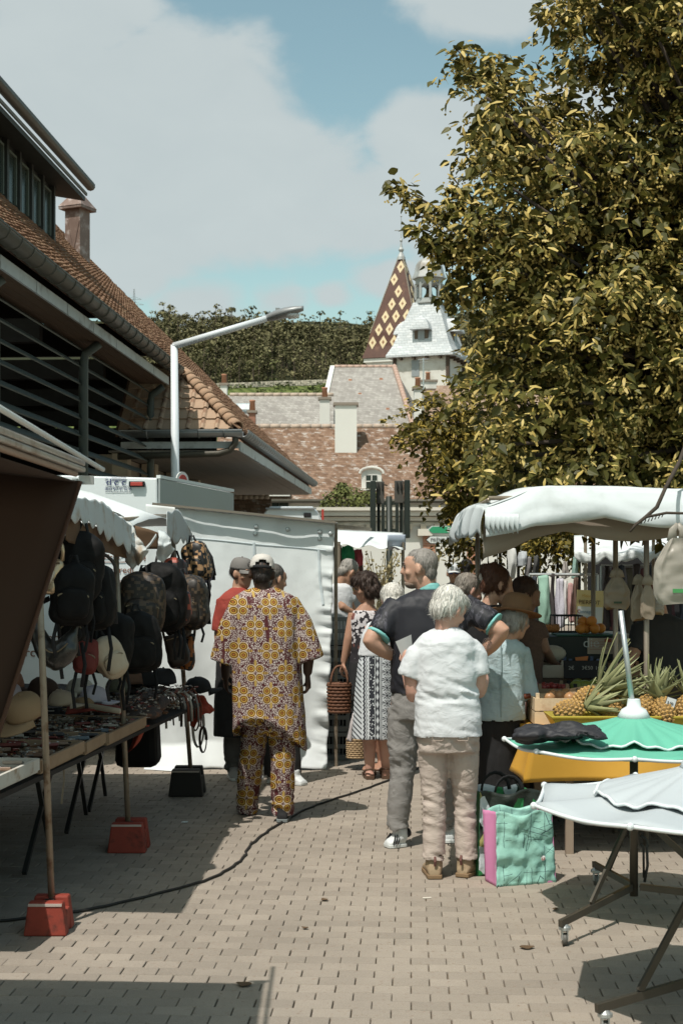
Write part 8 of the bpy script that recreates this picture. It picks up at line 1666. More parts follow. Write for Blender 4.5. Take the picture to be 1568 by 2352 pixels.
# 14 woman in white top and patterned skirt
def skirt_mat():
 s = SH('black_white_border_print', .8, spec=.2); x, y, z = s.xyz(); u = x + s.noise(3, 2) * .01
 wav = u + (z * 190.).sin() * .004
 def band(a, b, e): return e.gt(a) * e.lt(b)
 c = (.52, .55, .57); K = (.03, .032, .04)
 c = s.mix(band(-.095, -.080, wav) , c, K); c = s.mix(band(-.072, -.066, wav), c, K); c = s.mix(band(-.050, -.005, u) * s.vor(55).gt(.34), c, K); c = s.mix(band(.0, .035, u) * ((z * 100.).sin() * .5 + ((u - .017) * 90.).abs()).gt(.55), c, K); c = s.mix(band(.042, .046, u), c, K); c = s.mix(band(.052, .055, u), c, K)
 zz = z.pp(.062); m = (u - .095); d = hyp(m, zz * 1.5); c = s.mix(d.lt(.042) * d.gt(.012) * ((m / zz).op('ARCTANGENT') * 9.).sin().gt(.1), c, K); c = s.mix(hyp(m, zz).lt(.009), c, K); c = s.mix(band(.145, .18, u) * ((z * 170. + u * 130.).sin()).gt(.35), c, K)
 c = s.mix(u.lt(-.11) * ((z * 150. + u * 150.).sin()).gt(.5), c, K); c = s.mix(u.gt(.19) * ((z * 60.).sin() * .012 + u).pp(.03).abs().lt(.006), c, K); return s.done(c)
p14 = Person(11.5, 862, 'white haired woman in white top and black and white patterned skirt', skin('pink', (.52, .30, .23)), .0115); q = p14.p
h14 = Head(q(900, 1378), 10, -8, 0); h14.build(p14.body, q(895, 1418), .05); limb(p14.body, [q(850, 1440), q(842, 1490, .05), q(858, 1535, .12)], [.045, .038, .026]); hand(p14.body, q(858, 1535, .1), (.1, .5, -1), (-1, 0, 0), .5); limb(p14.body, [q(922, 1435), q(922, 1490), q(912, 1545, 0)], [.045, .038, .026]); hand(p14.body, q(912, 1545), (-.1, .1, -1), (1, 0, 0), .5, -1)
p14.body.rings(p14.torso([(866, 1560, 38, .11, 0), (874, 1490, 34, .1, 0), (886, 1440, 36, .09, 0), (893, 1416, 13, .05, 0)])); limb(p14.body, [q(848, 1600), q(848, 1700, 0), q(849, 1768, .0)], [.08, .058, .037]); limb(p14.body, [q(880, 1600), q(884, 1700, 0), q(887, 1768, .03)], [.08, .058, .037]); foot(p14.body, q(849, 1775), q(846, 1777, .17)); foot(p14.body, q(887, 1775, .03), q(890, 1777, .2))
mb = MB(); mb.rings(p14.torso([(893, 1418, 24, .07, 0), (886, 1432, 44, .1, 0), (876, 1460, 46, .12, 0), (866, 1490, 42, .128, 0), (863, 1507, 43, .132, 0)])); p14.part('top', mb, WT, folds(.008, (6, 6, 5), 5.), .0115)
mb = MB(); mb.rings(p14.torso([(866, 1494, 38, .122, 0), (864, 1530, 43, .135, 0), (860, 1600, 47, .145, 0), (857, 1696, 50, .16, 0)])); p14.part('skirt', mb, skirt_mat(), folds(.009, (9, 9, 1.5), 7.), .011); SAN = M('brown_sandal', (.09, .05, .03), .6)
for an, toe in ((q(849, 1778), q(846, 1778, .19)), (q(887, 1778, .03), q(890, 1778, .22))):
 d = toe - an; d.z = 0; d.normalize(); x_ = Vector((d.y, -d.x, 0)); b = Vector((an.x, an.y, 0)); mb = MB(); mb.prism([b + d * t + x_ * w_ + Vector((0, 0, .002)) for t, w_ in ((-.08, .03), (.0, .045), (.17, .055), (.23, .03), (.23, -.03), (.17, -.055), (.0, -.045), (-.08, -.03))], (0, 0, .026)); mb.tube([b + x_ * .05 + d * .03 + Vector((0, 0, .03)), b + x_ * .04 - d * .05 + Vector((0, 0, .075)), b - d * .075 + Vector((0, 0, .085)), b - x_ * .04 - d * .05 + Vector((0, 0, .075)), b - x_ * .05 + d * .03 + Vector((0, 0, .03))], .008, 6); mb.build('sandal', SAN, p14.o)
hair(p14, h14, [(0, -.025, .045, .095, .10, .095), (0, -.07, -.02, .085, .055, .085), (0, .0, .08, .075, .07, .05)], HW, .005, 60, .007, ns=900, sl=.05); p14.finish()
basket(P(817, 1742, 11.95), .07, .075, .16, 'pale straw basket standing behind the patterned skirt', M('pale_straw', (.40, .28, .16), .8, .2, 30, .5, 90), False)
mb = MB(); cloth_grid(mb, [[P(797, 1700, 11.6), P(806, 1706, 11.56), P(815, 1690, 11.6)], [P(802, 1665, 11.6), P(808, 1664, 11.55), P(816, 1650, 11.6)], [P(808, 1640, 11.6), P(811, 1638, 11.6), P(815, 1638, 11.6)]], 10, 14, .04, (18, 6, 6)); thing_mesh(mb, 'floral_scarf', M('pale_floral_cloth', (.46, .42, .42), .85, .4, 40, .2, 40), 'pale floral scarf trailing at the left of the patterned skirt', 'scarf', smooth=True, solid=.003)
# 15 vendor in the shade
p15, h15, q = bust(10.0, 1515, 'stall keeper in dark clothes and reddish cap standing in the shade at the right', skin('tan', (.42, .24, .16)), (1504, 1372), 100, -8, (1516, 1416), [(1516, 1410, 20, .06, 0), (1520, 1426, 56, .1, 0), (1520, 1460, 62, .13, 0), (1520, 1560, 58, .14, 0), (1520, 1600, 58, .14, 0)], M('dark_work_jacket', (.03, .03, .03), .85), [(0, -.03, .02, .079, .085, .075)], hairm('brown_dark', (.035, .024, .018)), arms=[([(1470, 1440, 0), (1455, 1500, -.1), (1440, 1530, -.25)], [.055, .046, .03], ((-.6, -.4, -.6), (0, 0, 1), .5, 1))], sleeves=[([(1474, 1440, 0), (1458, 1498, -.08)], [.075, .07])], seed=9.); cap(p15, h15, M('rust_cap', (.15, .05, .03), .8)); p15.finish()
# ================================================================ shopping bags, hung bags, goods on the bag stall
def tote(name, c, w_, h_, d_, yaw, front, gus, label, lean=.0, handles=True, hm=None, open_=True):
 o = empty(name, c, label, 'shopping bag'); c = Vector(c); Mz = rotz(R(yaw)); W = lambda x, y, z: c + Mz @ Vector((x, y + lean * z, z))
 def face(y, s_):
  mb = MB(); mb.grid(lambda u, v: W((u - .5) * w_ * (1 - .06 * v), y * (1 + .25 * v) + .018 * fbm(Vector((u * 5 + s_, v * 6, s_)), 3) - .02 * math.sin(u * 3.14) * v * (1 if y < 0 else -1), h_ * v + .012 * math.sin(u * 9 + s_) * v), 26, 26); return mb
 face(-d_ / 2, 1.).build('front_panel', front, o, smooth=True, solid=.002); face(d_ / 2, 5.).build('back_panel', front, o, smooth=True, solid=.002)
 for sx in (-1, 1):
  mb = MB(); mb.grid(lambda u, v: W(sx * (w_ / 2) * (1 - .06 * v) - sx * .035 * math.sin(u * 3.14) * v, (u - .5) * d_ * (1 + .25 * v), h_ * .985 * v + .006 * fbm(Vector((u * 6, v * 8, sx)))), 10, 20); mb.build('gusset', gus, o, smooth=True, solid=.002)
 mb = MB(); mb.box(c + Vector((0, 0, .006)), (w_ * .96, d_ * .9, .008), Mz); mb.build('base', gus, o)
 if handles:
  for sy in (-1, 1): mb = MB(); mb.tube([W(w_ * .22 * math.cos(math.pi * t / 8), sy * d_ * .5, h_ + (.10 * math.sin(math.pi * t / 8) - .02)) for t in range(9)], .012, 7, flat=.3); mb.build('handle', hm or gus, o, smooth=True)
 return o
s = SH('mint_printed_bag', .45, spec=.4); x, y, z = s.xyz(); cb = s.t.nodes.new('ShaderNodeCombineXYZ'); s.t.links.new(x.k, cb.inputs[0]); s.t.links.new(z.k, cb.inputs[1])
e = s.vor(9, cb.outputs[0], 'DISTANCE_TO_EDGE'); wob = s.noise(5, 3, .6, cb.outputs[0]); ln = ((x + wob * .05).pp(.075).abs()).lt(.0016) * s.noise(7, 2).gt(.5); ln2 = ((z + wob * .06).pp(.09).abs()).lt(.0014) * s.noise(9, 2).gt(.52)
c = s.scale((.27, .50, .43), s.noise(6, 4) * .35 + .83); c = s.mix(e.lt(.010) * s.noise(3.5, 2).gt(.53), c, (.05, .10, .10)); c = s.mix(ln, c, (.06, .11, .11)); c = s.mix(ln2, c, (.06, .11, .11)); s.bump(s.noise(16, 4, .6), .35, .02); MINT = s.done(c)
PINK = M('pink_gusset', (.52, .20, .36), .5, .12, 12, .4, 18)
bag = tote('shopping_bag', (P(1196, 0, 7.72).x, 7.74, 0), .35, .385, .15, 17, MINT, PINK, 'mint green printed shopping bag with pink sides standing on the paving', .12, handles=False)
mb = MB(); c_ = P(1246, 1972, 7.70); mb.ball(c_, (.016, .006, .016), 14, 8); mk = mb.build('mark_disc', M('mark_white', (.55, .56, .55)), bag, smooth=True); text('U', .024, M('mark_red', (.35, .05, .04)), bag, c_ + Vector((-.008, -.008, -.008)), name='mark')
mb = MB(); [mb.tube([P(xa, ya, 7.665), P(xb, yb, 7.67)], .0016, 4) for xa, ya, xb, yb in ((1198, 1905, 1258, 1922), (1205, 1912, 1200, 1958), (1215, 1912, 1206, 1962), (1222, 1900, 1262, 1912), (1150, 1985, 1165, 1998), (1165, 1980, 1185, 2000))]; mb.build('drawing', M('ink_dark_teal', (.04, .08, .08)), bag)
s = SH('green_black_white_bag', .45, spec=.4); v = s.map((1, 1, .8)); e = s.vor(11, v, outp=1); r_ = s.vor(11, v, outp=0); col = s.t.nodes.new('ShaderNodeSeparateColor'); s.t.links.new(e.k, col.inputs[0]); r0 = E(s.t, col.outputs[0])
c = s.mix(r0.gt(.42), (.02, .025, .02), (.50, .53, .55)); c = s.mix(r0.gt(.66), c, (.025, .20, .06)); c = s.mix(r0.gt(.9), c, (.30, .27, .10)); s.bump(s.noise(16, 4, .6), .4, .02); GBW = s.done(c)
tote('shopping_bag', (P(1160, 0, 7.95).x, 8.02, 0), .40, .46, .17, 20, GBW, M('dark_green_gusset', (.03, .16, .06), .5), 'green, black and white patterned shopping bag behind the mint one', .05, hm=BLACK())
# ---- hanging bags
def soft(name, c, size, mat, label, kind='backpack', yaw=0, roll=0, seed=0, pocket=None, strap_top=None, group='bags hanging from the stall awning', cat='bag'):
 """c = hanging point (top); body hangs below"""
 o = empty(name, c, label, cat, group); c = Vector(c); w_, d_, h_ = size; Mr = rotz(R(yaw)) @ roty(R(roll)); ctr = c + Mr @ Vector((0, 0, -h_ * .56)); mb = MB()
 if kind == 'backpack':
  mb.ball(ctr, (w_ / 2, d_ / 2, h_ / 2), 18, 14, Mr, .55); mb.ball(ctr + Mr @ Vector((0, 0, h_ * .12)), (w_ * .44, d_ * .48, h_ * .42), 16, 12, Mr, .8)
 elif kind == 'handbag':
  mb.rings([[ctr + Mr @ Vector((math.copysign(abs(math.cos(a)) ** .6, math.cos(a)) * w_ / 2 * k, math.copysign(abs(math.sin(a)) ** .8, math.sin(a)) * d_ / 2 * e_, z * h_)) for a in [2 * math.pi * j / 20 for j in range(20)]] for z, k, e_ in ((-.5, .55, .5), (-.46, .85, .9), (-.25, 1.0, 1.0), (.1, .92, .85), (.36, .8, .45), (.42, .7, .2))])
 else:                       # crescent waist bag
  limb(mb, [ctr + Mr @ Vector((-w_ * .45, 0, h_ * .3)), ctr + Mr @ Vector((-w_ * .25, 0, -h_ * .12)), ctr + Mr @ Vector((0, 0, -h_ * .28)), ctr + Mr @ Vector((w_ * .25, 0, -h_ * .12)), ctr + Mr @ Vector((w_ * .45, 0, h_ * .3))], [h_ * .06, h_ * .2, h_ * .26, h_ * .2, h_ * .06], 14, .7)
 me = remesh(mb, .012, 'bag_body', mat, 3, lambda p, n: .012 * fbm(Vector((p.x * 9 + seed, p.y * 9, p.z * 8)), 3)); me.transform(Matrix.Translation(-c)); link('bag_body', me, o)
 if kind == 'backpack':
  mb = MB(); mb.ball(ctr + Mr @ Vector((0, -d_ * .42, -h_ * .14)), (w_ * .38, d_ * .26, h_ * .27), 14, 10, Mr, .6); me = remesh(mb, .011, 'front_pocket', pocket or mat, 3, lambda p, n: .006 * fbm(p * 14)); me.transform(Matrix.Translation(-c)); pk = link('front_pocket', me, o)
  mb = MB(); mb.tube([ctr + Mr @ Vector((w_ * .34 * math.cos(math.pi * t / 8), -d_ * .60, -h_ * .02 + .02 * math.sin(math.pi * t / 8))) for t in range(9)], .004, 6); z_ = mb.build('zip', M('zip_dull_brass', (.22, .18, .12), .4, metal=.6), pk, world=False); z_.data.transform(Matrix.Translation(-c))
  for sx in (-1, 1): mb = MB(); mb.tube([ctr + Mr @ Vector((sx * w_ * .22, d_ * .45, h_ * .42)), ctr + Mr @ Vector((sx * w_ * .30, d_ * .75, h_ * .05)), ctr + Mr @ Vector((sx * w_ * .34, d_ * .5, -h_ * .42))], .017, 7, flat=.35); mb.build('strap', BLACK(), o, smooth=True)
  for sx in (-1, 1):
   b_ = ctr + Mr @ Vector((sx * w_ * .3, -d_ * .1, -h_ * .44)); L = .08 + .16 * abs(math.sin(seed * 2.7 + sx)); mb = MB(); mb.tube([b_, b_ + Vector((sx * .02, -.01, -L * .5)), b_ + Vector((sx * .005, -.02, -L))], .010, 6, flat=.3); mb.build('loose_strap', BLACK(), o, smooth=True)
  mb = MB(); mb.tube([ctr + Mr @ Vector((-.03, 0, h_ * .46)), c + Vector((-.012, 0, .03)), c + Vector((.012, 0, .03)), ctr + Mr @ Vector((.03, 0, h_ * .46))], .008, 6); mb.build('handle', BLACK(), o, smooth=True)
 elif kind == 'handbag':
  mb = MB(); mb.tube([ctr + Mr @ Vector((w_ * .36 * math.cos(math.pi * t / 10), 0, h_ * .36 + h_ * .55 * math.sin(math.pi * t / 10) ** .7)) for t in range(11)], .010, 7); mb.build('handle', mat, o, smooth=True); mb = MB(); mb.tube([ctr + Mr @ Vector((-w_ * .32 + w_ * .64 * t / 8, -d_ * .32, h_ * .30)) for t in range(9)], .004, 5); mb.build('zip', M('zip_dull_brass', (.22, .18, .12)), o)
 else:
  for sx in (-1, 1): mb = MB(); mb.tube([ctr + Mr @ Vector((sx * w_ * .45, 0, h_ * .3)), ctr + Mr @ Vector((sx * w_ * .46, 0, h_ * .55)), c + Vector((sx * .03, 0, .04))], .014, 7, flat=.35); mb.build('strap', BLACK(), o, smooth=True); mb = MB(); mb.ball(ctr + Mr @ Vector((sx * w_ * .46, 0, h_ * .5)), .016, 8, 6); mb.build('buckle', GALV(), o)
  mb = MB(); mb.tube([ctr + Mr @ Vector((-w_ * .3 + w_ * .6 * t / 8, -h_ * .2, -h_ * .05 - h_ * .16 * math.sin(math.pi * t / 8))) for t in range(9)], .004, 5); mb.build('zip', M('zip_dull_brass', (.22, .18, .12)), o)
 return o
def check(nm, c1, c2, sc):
 s = SH(nm, .5, spec=.4); e = s.vor(sc, rnd=.25, feat='F1', outp=1); col = s.t.nodes.new('ShaderNodeSeparateColor'); s.t.links.new(e.k, col.inputs[0]); return s.done(s.mix(E(s.t, col.outputs[0]).gt(.62), c1, c2))
BKB = M('black_nylon', (.0045, .0042, .004), .7, .2, 9, .2, 60, spec=.2); GEO = check('brown_geometric_leatherette', (.016, .012, .009), (.075, .05, .03), 52); AFR = check('orange_black_print', (.02, .018, .016), (.36, .12, .03), 34); WAXB = check('black_white_orange_print', (.015, .015, .015), (.34, .20, .10), 46)
RDP = check('red_black_print', (.03, .02, .02), (.32, .06, .035), 28); GOLD = M('bronze_metallic_leather', (.50, .37, .24), .32, .2, 10, .25, 40, metal=.7); TAN = M('sand_canvas', (.46, .38, .28), .75, .1, 8, .2, 50); DKL = M('dark_brown_leather', (.035, .022, .016), .45, .2, 9, .2, 40)
LQ = M('lozenge_leatherette', (.05, .036, .026), .45, .3, 30, .2, 50)
HB = [('backpack', (192, 1216, 7.3), (.24, .18, .36), BKB, 'big black backpack hanging beside the brown awning edge', 'backpack', 10, 6), ('backpack', (206, 1286, 7.6), (.25, .18, .36), BKB, 'black backpack hanging low in the dark cluster behind the near pole', 'backpack', -8, -5),
      ('shoulder_bag', (222, 1300, 7.9), (.32, .15, .22), DKL, 'dark leather shoulder bag lying across the black backpacks', 'handbag', 20, 22), ('backpack', (170, 1290, 7.1), (.22, .16, .30), BKB, 'black backpack at the left of the dark cluster', 'backpack', 14, 3),
      ('backpack', (258, 1398, 8.2), (.30, .18, .36), BKB, 'lowest black backpack hanging on the middle pole', 'backpack', -12, 8), ('backpack', (312, 1400, 8.5), (.28, .2, .36), BKB, 'round black backpack with loose zips right of the middle pole', 'backpack', 6, -4), ('rucksack', (168, 1396, 7.4), (.15, .1, .18), BKB, 'small black bag hanging beside the near pole', 'backpack', 0, 0),
      ('backpack', (330, 1310, 8.9), (.30, .2, .40), GEO, 'brown geometric leatherette backpack at the left of the far cluster', 'backpack', 12, 4), ('backpack', (365, 1288, 9.2), (.34, .22, .44), BKB, 'large black backpack in the middle of the far cluster', 'backpack', 0, -3), ('backpack', (420, 1316, 9.8), (.30, .2, .38), GEO, 'brown star patterned backpack at the right of the far cluster', 'backpack', -16, -8),
      ('backpack', (440, 1240, 10.5), (.20, .16, .30), WAXB, 'small black, white and orange print backpack highest on the far pole', 'backpack', -20, -16), ('rucksack', (455, 1270, 10.55), (.14, .13, .22), M('slate_blue_print', (.12, .12, .20), .6, .4, 25, .2, 50), 'blue and black bag at the outer right of the far cluster', 'backpack', -25, -12), ('rucksack', (402, 1276, 9.9), (.16, .12, .22), RDP, 'red patterned bag tucked behind the print backpack', 'backpack', -10, 0), ('backpack', (385, 1345, 9.3), (.32, .2, .26), RDP, 'dark red striped backpack at the bottom of the far cluster', 'backpack', 4, 0),
      ('crossbody_bag', (420, 1392, 10.3), (.19, .10, .22), LQ, 'brown lozenge patterned crossbody bag below the far cluster', 'backpack', -8, 10), ('shoulder_bag', (392, 1445, 10.2), (.17, .10, .26), DKL, 'dark leather pouch hanging lowest on the left of the orange bag', 'handbag', 10, -16), ('shoulder_bag', (428, 1440, 10.35), (.19, .11, .30), AFR, 'orange and black print pouch hanging lowest on the far pole', 'handbag', -12, 8),
      ('handbag', (122, 1268, 7.05), (.14, .09, .20), GOLD, 'bronze metallic handbag with rope chain beside the near pole', 'handbag', 0, 6), ('waist_bag', (128, 1392, 7.15), (.24, .12, .30), M('black_glossy_leather', (.02, .019, .017), .3, .2, 9, .2, 40, spec=.6), 'glossy black waist bag hanging in front of the printed trailer', 'waist', 0, 0),
      ('backpack', (226, 1462, 8.0), (.17, .14, .24), TAN, 'sand coloured canvas backpack with leather tab, tilted, below the dark bags', 'backpack', 25, -28), ('rucksack', (200, 1462, 7.95), (.15, .1, .20), M('dark_red_canvas', (.14, .025, .02), .75), 'dark red bag left of the sand coloured backpack', 'backpack', 10, 4)]
for i, (nm, (px, py, Y), sz, mt, lb, kd, yw, rl) in enumerate(HB): soft(nm, P(px, py, Y), sz, mt, lb, kd, yw, rl, i * 3.7)
mb = MB(); c = P(108, 1320, 6.98); mb.tube([c + Vector((math.cos(t * .9) * (.03 + .004 * (t % 4)), -.03 - .003 * (t % 5), math.sin(t * .9) * .04 + .003 * (t % 3))) for t in range(40)], .006, 6); thing_mesh(mb, 'rope_chain', M('pale_rope', (.5, .44, .36), .6), 'pale rope chain coiled on the bronze handbag', 'chain', smooth=True)
# ---- caps and small goods on the table
CAPC = {}
def baseball(c, yaw, roll, mat, label, k=1.):
 o = empty('baseball_cap', c, label, 'cap', 'caps laid out on the bag stall'); Mr = rotz(R(yaw)) @ rotx(R(roll)); c = Vector(c); mb = MB(); n = 18; rr = []
 for i in range(8):
  t = i / 7 * 1.5; rr.append([c + Mr @ (Vector((math.cos(a) * .088 * math.cos(t) ** .6, math.sin(a) * .10 * math.cos(t) ** .6, .105 * math.sin(t))) * k) for a in [2 * math.pi * j / n for j in range(n)]])
 mb.rings(rr); mb.v = [v + Vector((0, 0, .008 * fbm(v * 20))) for v in mb.v]; mb.build('crown', mat, o, smooth=True); mb = MB(); mb.grid(lambda u, v: c + Mr @ (Vector((math.cos(R(25 + 130 * u)) * .088, math.sin(R(25 + 130 * u)) * .10 + .085 * v * math.sin(math.pi * u) ** .5, .004 - .014 * v - .02 * v * (2 * u - 1) ** 2)) * k), 14, 5); mb.build('brim', mat, o, smooth=True, solid=.005)
 mb = MB(); mb.ball(c + Mr @ Vector((0, 0, .106 * k)), .008, 8, 5); mb.build('button', mat, o); return o
KH = M('khaki_cap', (.27, .18, .10), .85, .12, 9, .2, 60); CPS = [((60, 1625, 7.3), 150, -25, KH, 'large khaki cap lying on its side at the left of the table', 1.25), ((215, 1592, 8.7), -70, 0, M('white_lilac_cap', (.50, .50, .60), .8), 'white cap with brim to the right among the goods', 1.), ((182, 1575, 9.1), 120, 10, M('white_quilted_cap', (.48, .46, .40), .8, .2, 40, .8, 50), 'white quilted cap behind the plain white one', 1.05), ((140, 1600, 8.4), -60, 0, M('beige_cap', (.38, .32, .25), .8), 'beige cap left of the white cap', .9), ((192, 1612, 8.6), 90, 5, M('tan_cap', (.28, .20, .12), .8), 'tan cap in front of the white cap', .8), ((98, 1578, 8.6), 60, 15, M('dark_patch_cap', (.05, .03, .022), .8, .5, 14), 'dark patterned cap behind the khaki one', 1.15), ((25, 1560, 8.4), 40, 0, M('brown_floral_cap', (.22, .11, .07), .8, .5, 30), 'brown floral cap at the far left of the table', 1.), ((22, 1585, 8.0), 10, 0, M('lilac_cap', (.30, .27, .30), .8), 'lilac grey cap under the floral cap', .9), ((268, 1570, 9.6), 20, 0, M('olive_cap', (.10, .10, .07), .8), 'olive cap behind the middle pole', 1.), ((118, 1585, 8.9), 0, 20, M('pale_mint_cap', (.34, .35, .32), .8), 'pale cap standing up behind the near pole', .8), ((330, 1556, 10.2), 0, 0, BLACK(), 'black cap at the back of the table by the far pole', 1.2), ((375, 1552, 10.3), 40, 0, M('charcoal_cap', (.04, .04, .045), .8), 'charcoal cap on the heap next to the far pole', 1.2), ((300, 1552, 10.1), -30, 0, M('brown_ribbed_cap', (.16, .09, .06), .8, .4, 30), 'brown ribbed cap at the back of the table', 1.1), ((455, 1572, 10.55), -60, 10, BLACK(), 'black cap at the outer corner by the tent wall', 1.2)]
for (px, py, Y), yw, rl, mt, lb, k in CPS: baseball(P(px, py + 18, Y), yw, rl, mt, lb, k * .88)
# dark display risers under the caps
rs2 = MB(); rs2.hexa([(-1.75, 8.95, .73), (-1.45, 10.45, .74), (-3.2, 10.45, .74), (-3.2, 7.2, .74)], [(-1.8, 9.0, .82), (-1.5, 10.4, .80), (-3.15, 10.4, .92), (-3.15, 7.3, .92)]); thing_mesh(rs2, 'display_riser', BLACK(), 'black cloth covered riser under the caps', 'riser')
rg = random.Random(17)
NW = ('one', 'two', 'three', 'four', 'five', 'six')
COLS = [(.03, .02, .017), (.10, .05, .03), (.20, .13, .09), (.14, .03, .025), (.05, .05, .055), (.30, .26, .22), (.09, .11, .13), (.02, .02, .02)]
WN = ('nearest white tray', 'second tray', 'narrow third tray', 'fourth tray by the middle pole')
for ti, (a, b, l) in enumerate(TR):
 nx, ny = (5, 5) if ti < 2 else (6, 3)
 for i in range(nx):
  for j in range(ny):
   p = a.lerp(b, (j + .5 + rg.uniform(-.15, .15)) / ny) + l * ((i + .5 + rg.uniform(-.12, .12)) / nx); sx, sy, sz = rg.uniform(.07, .12), rg.uniform(.05, .085), rg.uniform(.012, .022); Mr = rotz(rg.uniform(-.5, .5)) @ rotx(R(-20 + rg.uniform(-12, 10)))
   k = rg.randrange(len(COLS)); o = empty('wallet', p + Vector((0, 0, .03)), '%s wallet in the %s, row %s, place %s' % (('black', 'brown', 'tan', 'dark red', 'grey', 'cream', 'blue grey', 'plain black')[k], WN[ti], NW[j], NW[i]), 'wallet', 'wallets on the bag stall'); mt = M('wallet_leather_%d' % k, COLS[k], .5, .2, 12, .15, 60)
   mb = MB(); mb.box((0, 0, .028), (sx, sy, sz), Mr); w_ = mb.build('cover', mt, o, world=False, bevel=.004); mb = MB(); mb.box(Mr @ Vector((0, -sy * .38, sz / 2 + .002)) + Vector((0, 0, .028)), (.012, .01, .003), Mr); mb.build('clasp', GALV(), o, world=False)
# trinkets and jewellery: uncountable glitter
jw = MB();
for i in range(2200):
 ti = rg.choice((1, 2, 3, 3, 3)); a, b, l = TR[ti]; p = a.lerp(b, rg.uniform(.03, .97)) + l * rg.uniform(.03, .97) + Vector((0, 0, rg.uniform(.03, .07))); k = rg.uniform(.004, .015); jw.box(p, (k * rg.uniform(1, 4), k, k * .7), rotz(rg.uniform(0, 3)) @ rotx(rg.uniform(-.6, .6)))
for i in range(1500):
 y = rg.uniform(8.9, 10.4); p = Vector((TT(y) - abs(rg.gauss(0, .35)) - .02, y, .74 + rg.uniform(0, .12))); k = rg.uniform(.005, .013); jw.box(p, (k * rg.uniform(1, 4), k, k * .6), rotz(rg.uniform(0, 3)) @ rotx(rg.uniform(-.9, .9)))
s = SH('mixed_trinkets', .35, .3, .6); r_ = s.rnd(True); c = s.mix(r_.gt(.4), (.05, .035, .025), (.38, .34, .29)); c = s.mix(r_.gt(.75), c, (.20, .10, .05)); c = s.mix(r_.gt(.93), c, (.25, .05, .04)); tag(jw.build('trinkets', s.done(c)), 'glinting heap of small jewellery, watches and keyrings on the bag stall table', 'trinkets', kind='stuff')
# scarves, belts and gloves heaped on the far end of the table
mb = MB()
for k in range(30): y = rg.uniform(8.9, 10.5); mb.ball((TT(y) - rg.uniform(.0, 1.2), y, .77 + rg.uniform(0, .06)), (rg.uniform(.07, .16), rg.uniform(.07, .16), rg.uniform(.03, .06)), 10, 7, rotz(rg.uniform(0, 3)))
me = remesh(mb, .014, 'scarf_heap', M('mixed_dark_fabric', (.06, .045, .04), .8, .6, 16, .4, 30, dirt=(.20, .08, .04), ds=12), 2, lambda p, n: .02 * fbm(p * 13, 3)); ob = tag(link('scarf_heap', me), 'dark heap of scarves and gloves at the far end of the bag table', 'scarves', kind='stuff')
for k in range(16):
 px = 330 + k * 7.5; c = P(px, 1560 + 6 * math.sin(k), 10.15); mb = MB(); mb.tube([P(px - 12, 1592, 9.9), P(px, 1585 + rg.uniform(-6, 6), 9.95), P(px + 14, 1600, 9.95), P(px + 20, 1622, 9.95), P(px + 21 + rg.uniform(-3, 3), 1650 + rg.uniform(-15, 25), 9.95)], rg.uniform(.005, .010), 6, flat=.4)
 thing_mesh(mb, 'belt', M('belt_%d' % (k % 4), ((.40, .38, .34), (.05, .035, .03), (.22, .20, .19), (.16, .05, .03))[k % 4], .4, .2, 20, .1, 60, metal=.3), '%s belt or chain draped over the table corner, %s strand from the left' % (('pale silver', 'dark brown', 'grey', 'reddish')[k % 4], 'first second third fourth fifth sixth seventh eighth ninth tenth eleventh twelfth thirteenth fourteenth fifteenth sixteenth'.split()[k]), 'belt', 'belts draped over the table corner', smooth=True)
for k, (px, py, r0, mt, lb) in enumerate(((455, 1668, .075, M('white_black_belt', (.42, .40, .37), .4), 'pale coiled belt hanging lowest beside the far pole'), (466, 1700, .045, DKL, 'dark coiled belt hanging outside the pale one'), (448, 1640, .06, DKL, 'dark belt loop hanging high beside the far pole'))):
 c = P(px, py, 10.55); mb = MB(); mb.tube([c + Vector((math.cos(a) * r0 * .55, .012 * a / 6, math.sin(a) * r0 * 2.1)) for a in [2 * math.pi * t / 18 for t in range(40)]], .011, 6, flat=.3); thing_mesh(mb, 'coiled_belt', mt, lb, 'belt', 'coiled belts on the far pole', smooth=True)
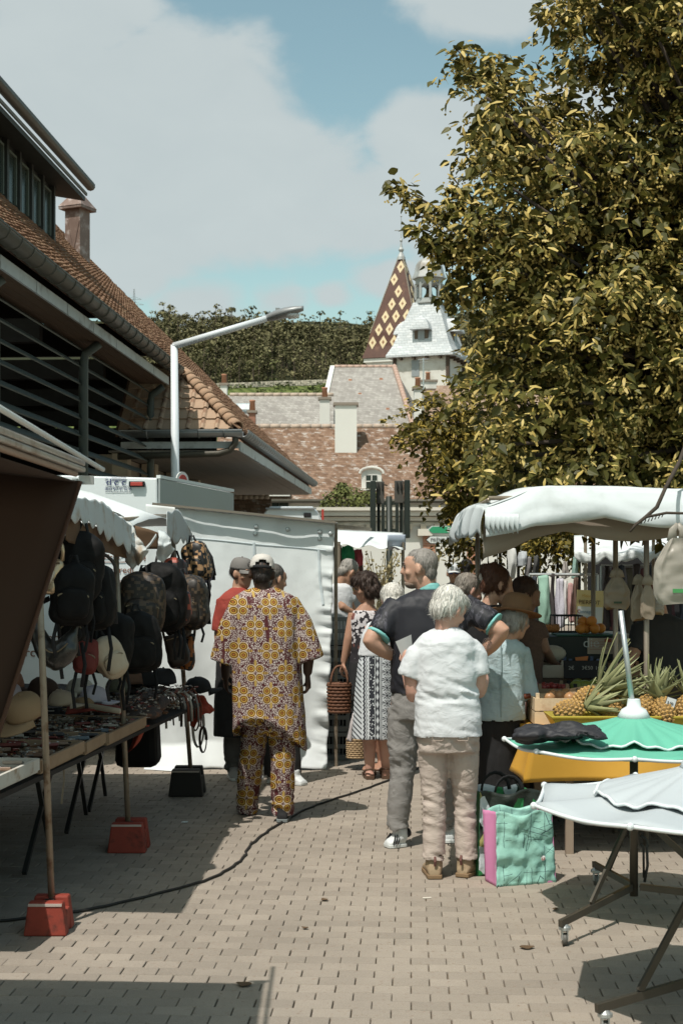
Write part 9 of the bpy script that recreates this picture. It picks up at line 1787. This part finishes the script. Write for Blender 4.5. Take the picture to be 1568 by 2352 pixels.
mb = MB(); cloth_grid(mb, [[P(434, 1668, 10.4), P(448, 1672, 10.35), P(452, 1640, 10.4)], [P(440, 1620, 10.4), P(462, 1625, 10.36), P(482, 1640, 10.4)], [P(446, 1598, 10.4), P(466, 1600, 10.4), P(494, 1632, 10.42)]], 12, 12, .05, (12, 6, 12)); thing_mesh(mb, 'red_cloth', M('scarlet_cloth', (.34, .055, .03), .8, .12, 8, .2, 40), 'scarlet cloth sticking out beside the far pole', 'cloth', smooth=True, solid=.003)
mb = MB(); cloth_grid(mb, [[P(295, 1728, 8.95), P(303, 1722, 8.9), P(318, 1706, 8.95)], [P(308, 1690, 8.95), P(318, 1690, 8.9), P(332, 1682, 8.95)], [P(320, 1668, 8.95), P(330, 1668, 8.95), P(343, 1666, 8.95)]], 10, 12, .03, (10, 6, 10)); thing_mesh(mb, 'red_cloth', M('scarlet_cloth', (.34, .055, .03)), 'scarlet rag hanging from the table beside the middle pole', 'cloth', smooth=True, solid=.003)
mb = MB(); mb.box((P(318, 0, 9.9).x, 9.9, .5), (.30, .30, .34), taper=.9); thing_mesh(mb, 'holdall', BKB, 'black holdall slung under the bag table', 'bag', bevel=.05)
mb = MB(); cloth_grid(mb, [[P(139, 1846, 7.6), P(143, 1848, 7.6)], [P(146, 1790, 7.6), P(149, 1790, 7.6)], [P(144, 1766, 7.6), P(148, 1766, 7.6)]], 3, 10, .0); thing_mesh(mb, 'strap_end', M('pale_strap', (.30, .24, .17), .8), 'pale strap dangling below the trays', 'strap', solid=.003)
mb = MB(); cloth_grid(mb, [[P(150, 1640, 8.5), P(215, 1632, 8.5), P(278, 1640, 8.5)], [P(155, 1625, 8.6), P(215, 1618, 8.6), P(276, 1622, 8.6)]], 16, 4, .03, (9, 9, 9)); thing_mesh(mb, 'red_bandana', M('red_bandana_print', (.22, .04, .03), .8, .5, 60, .2, 40), 'red printed bandana lying along the trays', 'bandana', smooth=True, solid=.012)
mb = MB(); mb.tube([P(182, 1620, 8.55), P(215, 1624, 8.5), P(250, 1630, 8.45), P(276, 1634, 8.4)], [.014, .018, .018, .016], 8, flat=.5); thing_mesh(mb, 'rolled_scarf', M('cream_cloth', (.40, .34, .26), .8), 'cream rolled cloth lying on the red bandana', 'cloth', smooth=True)
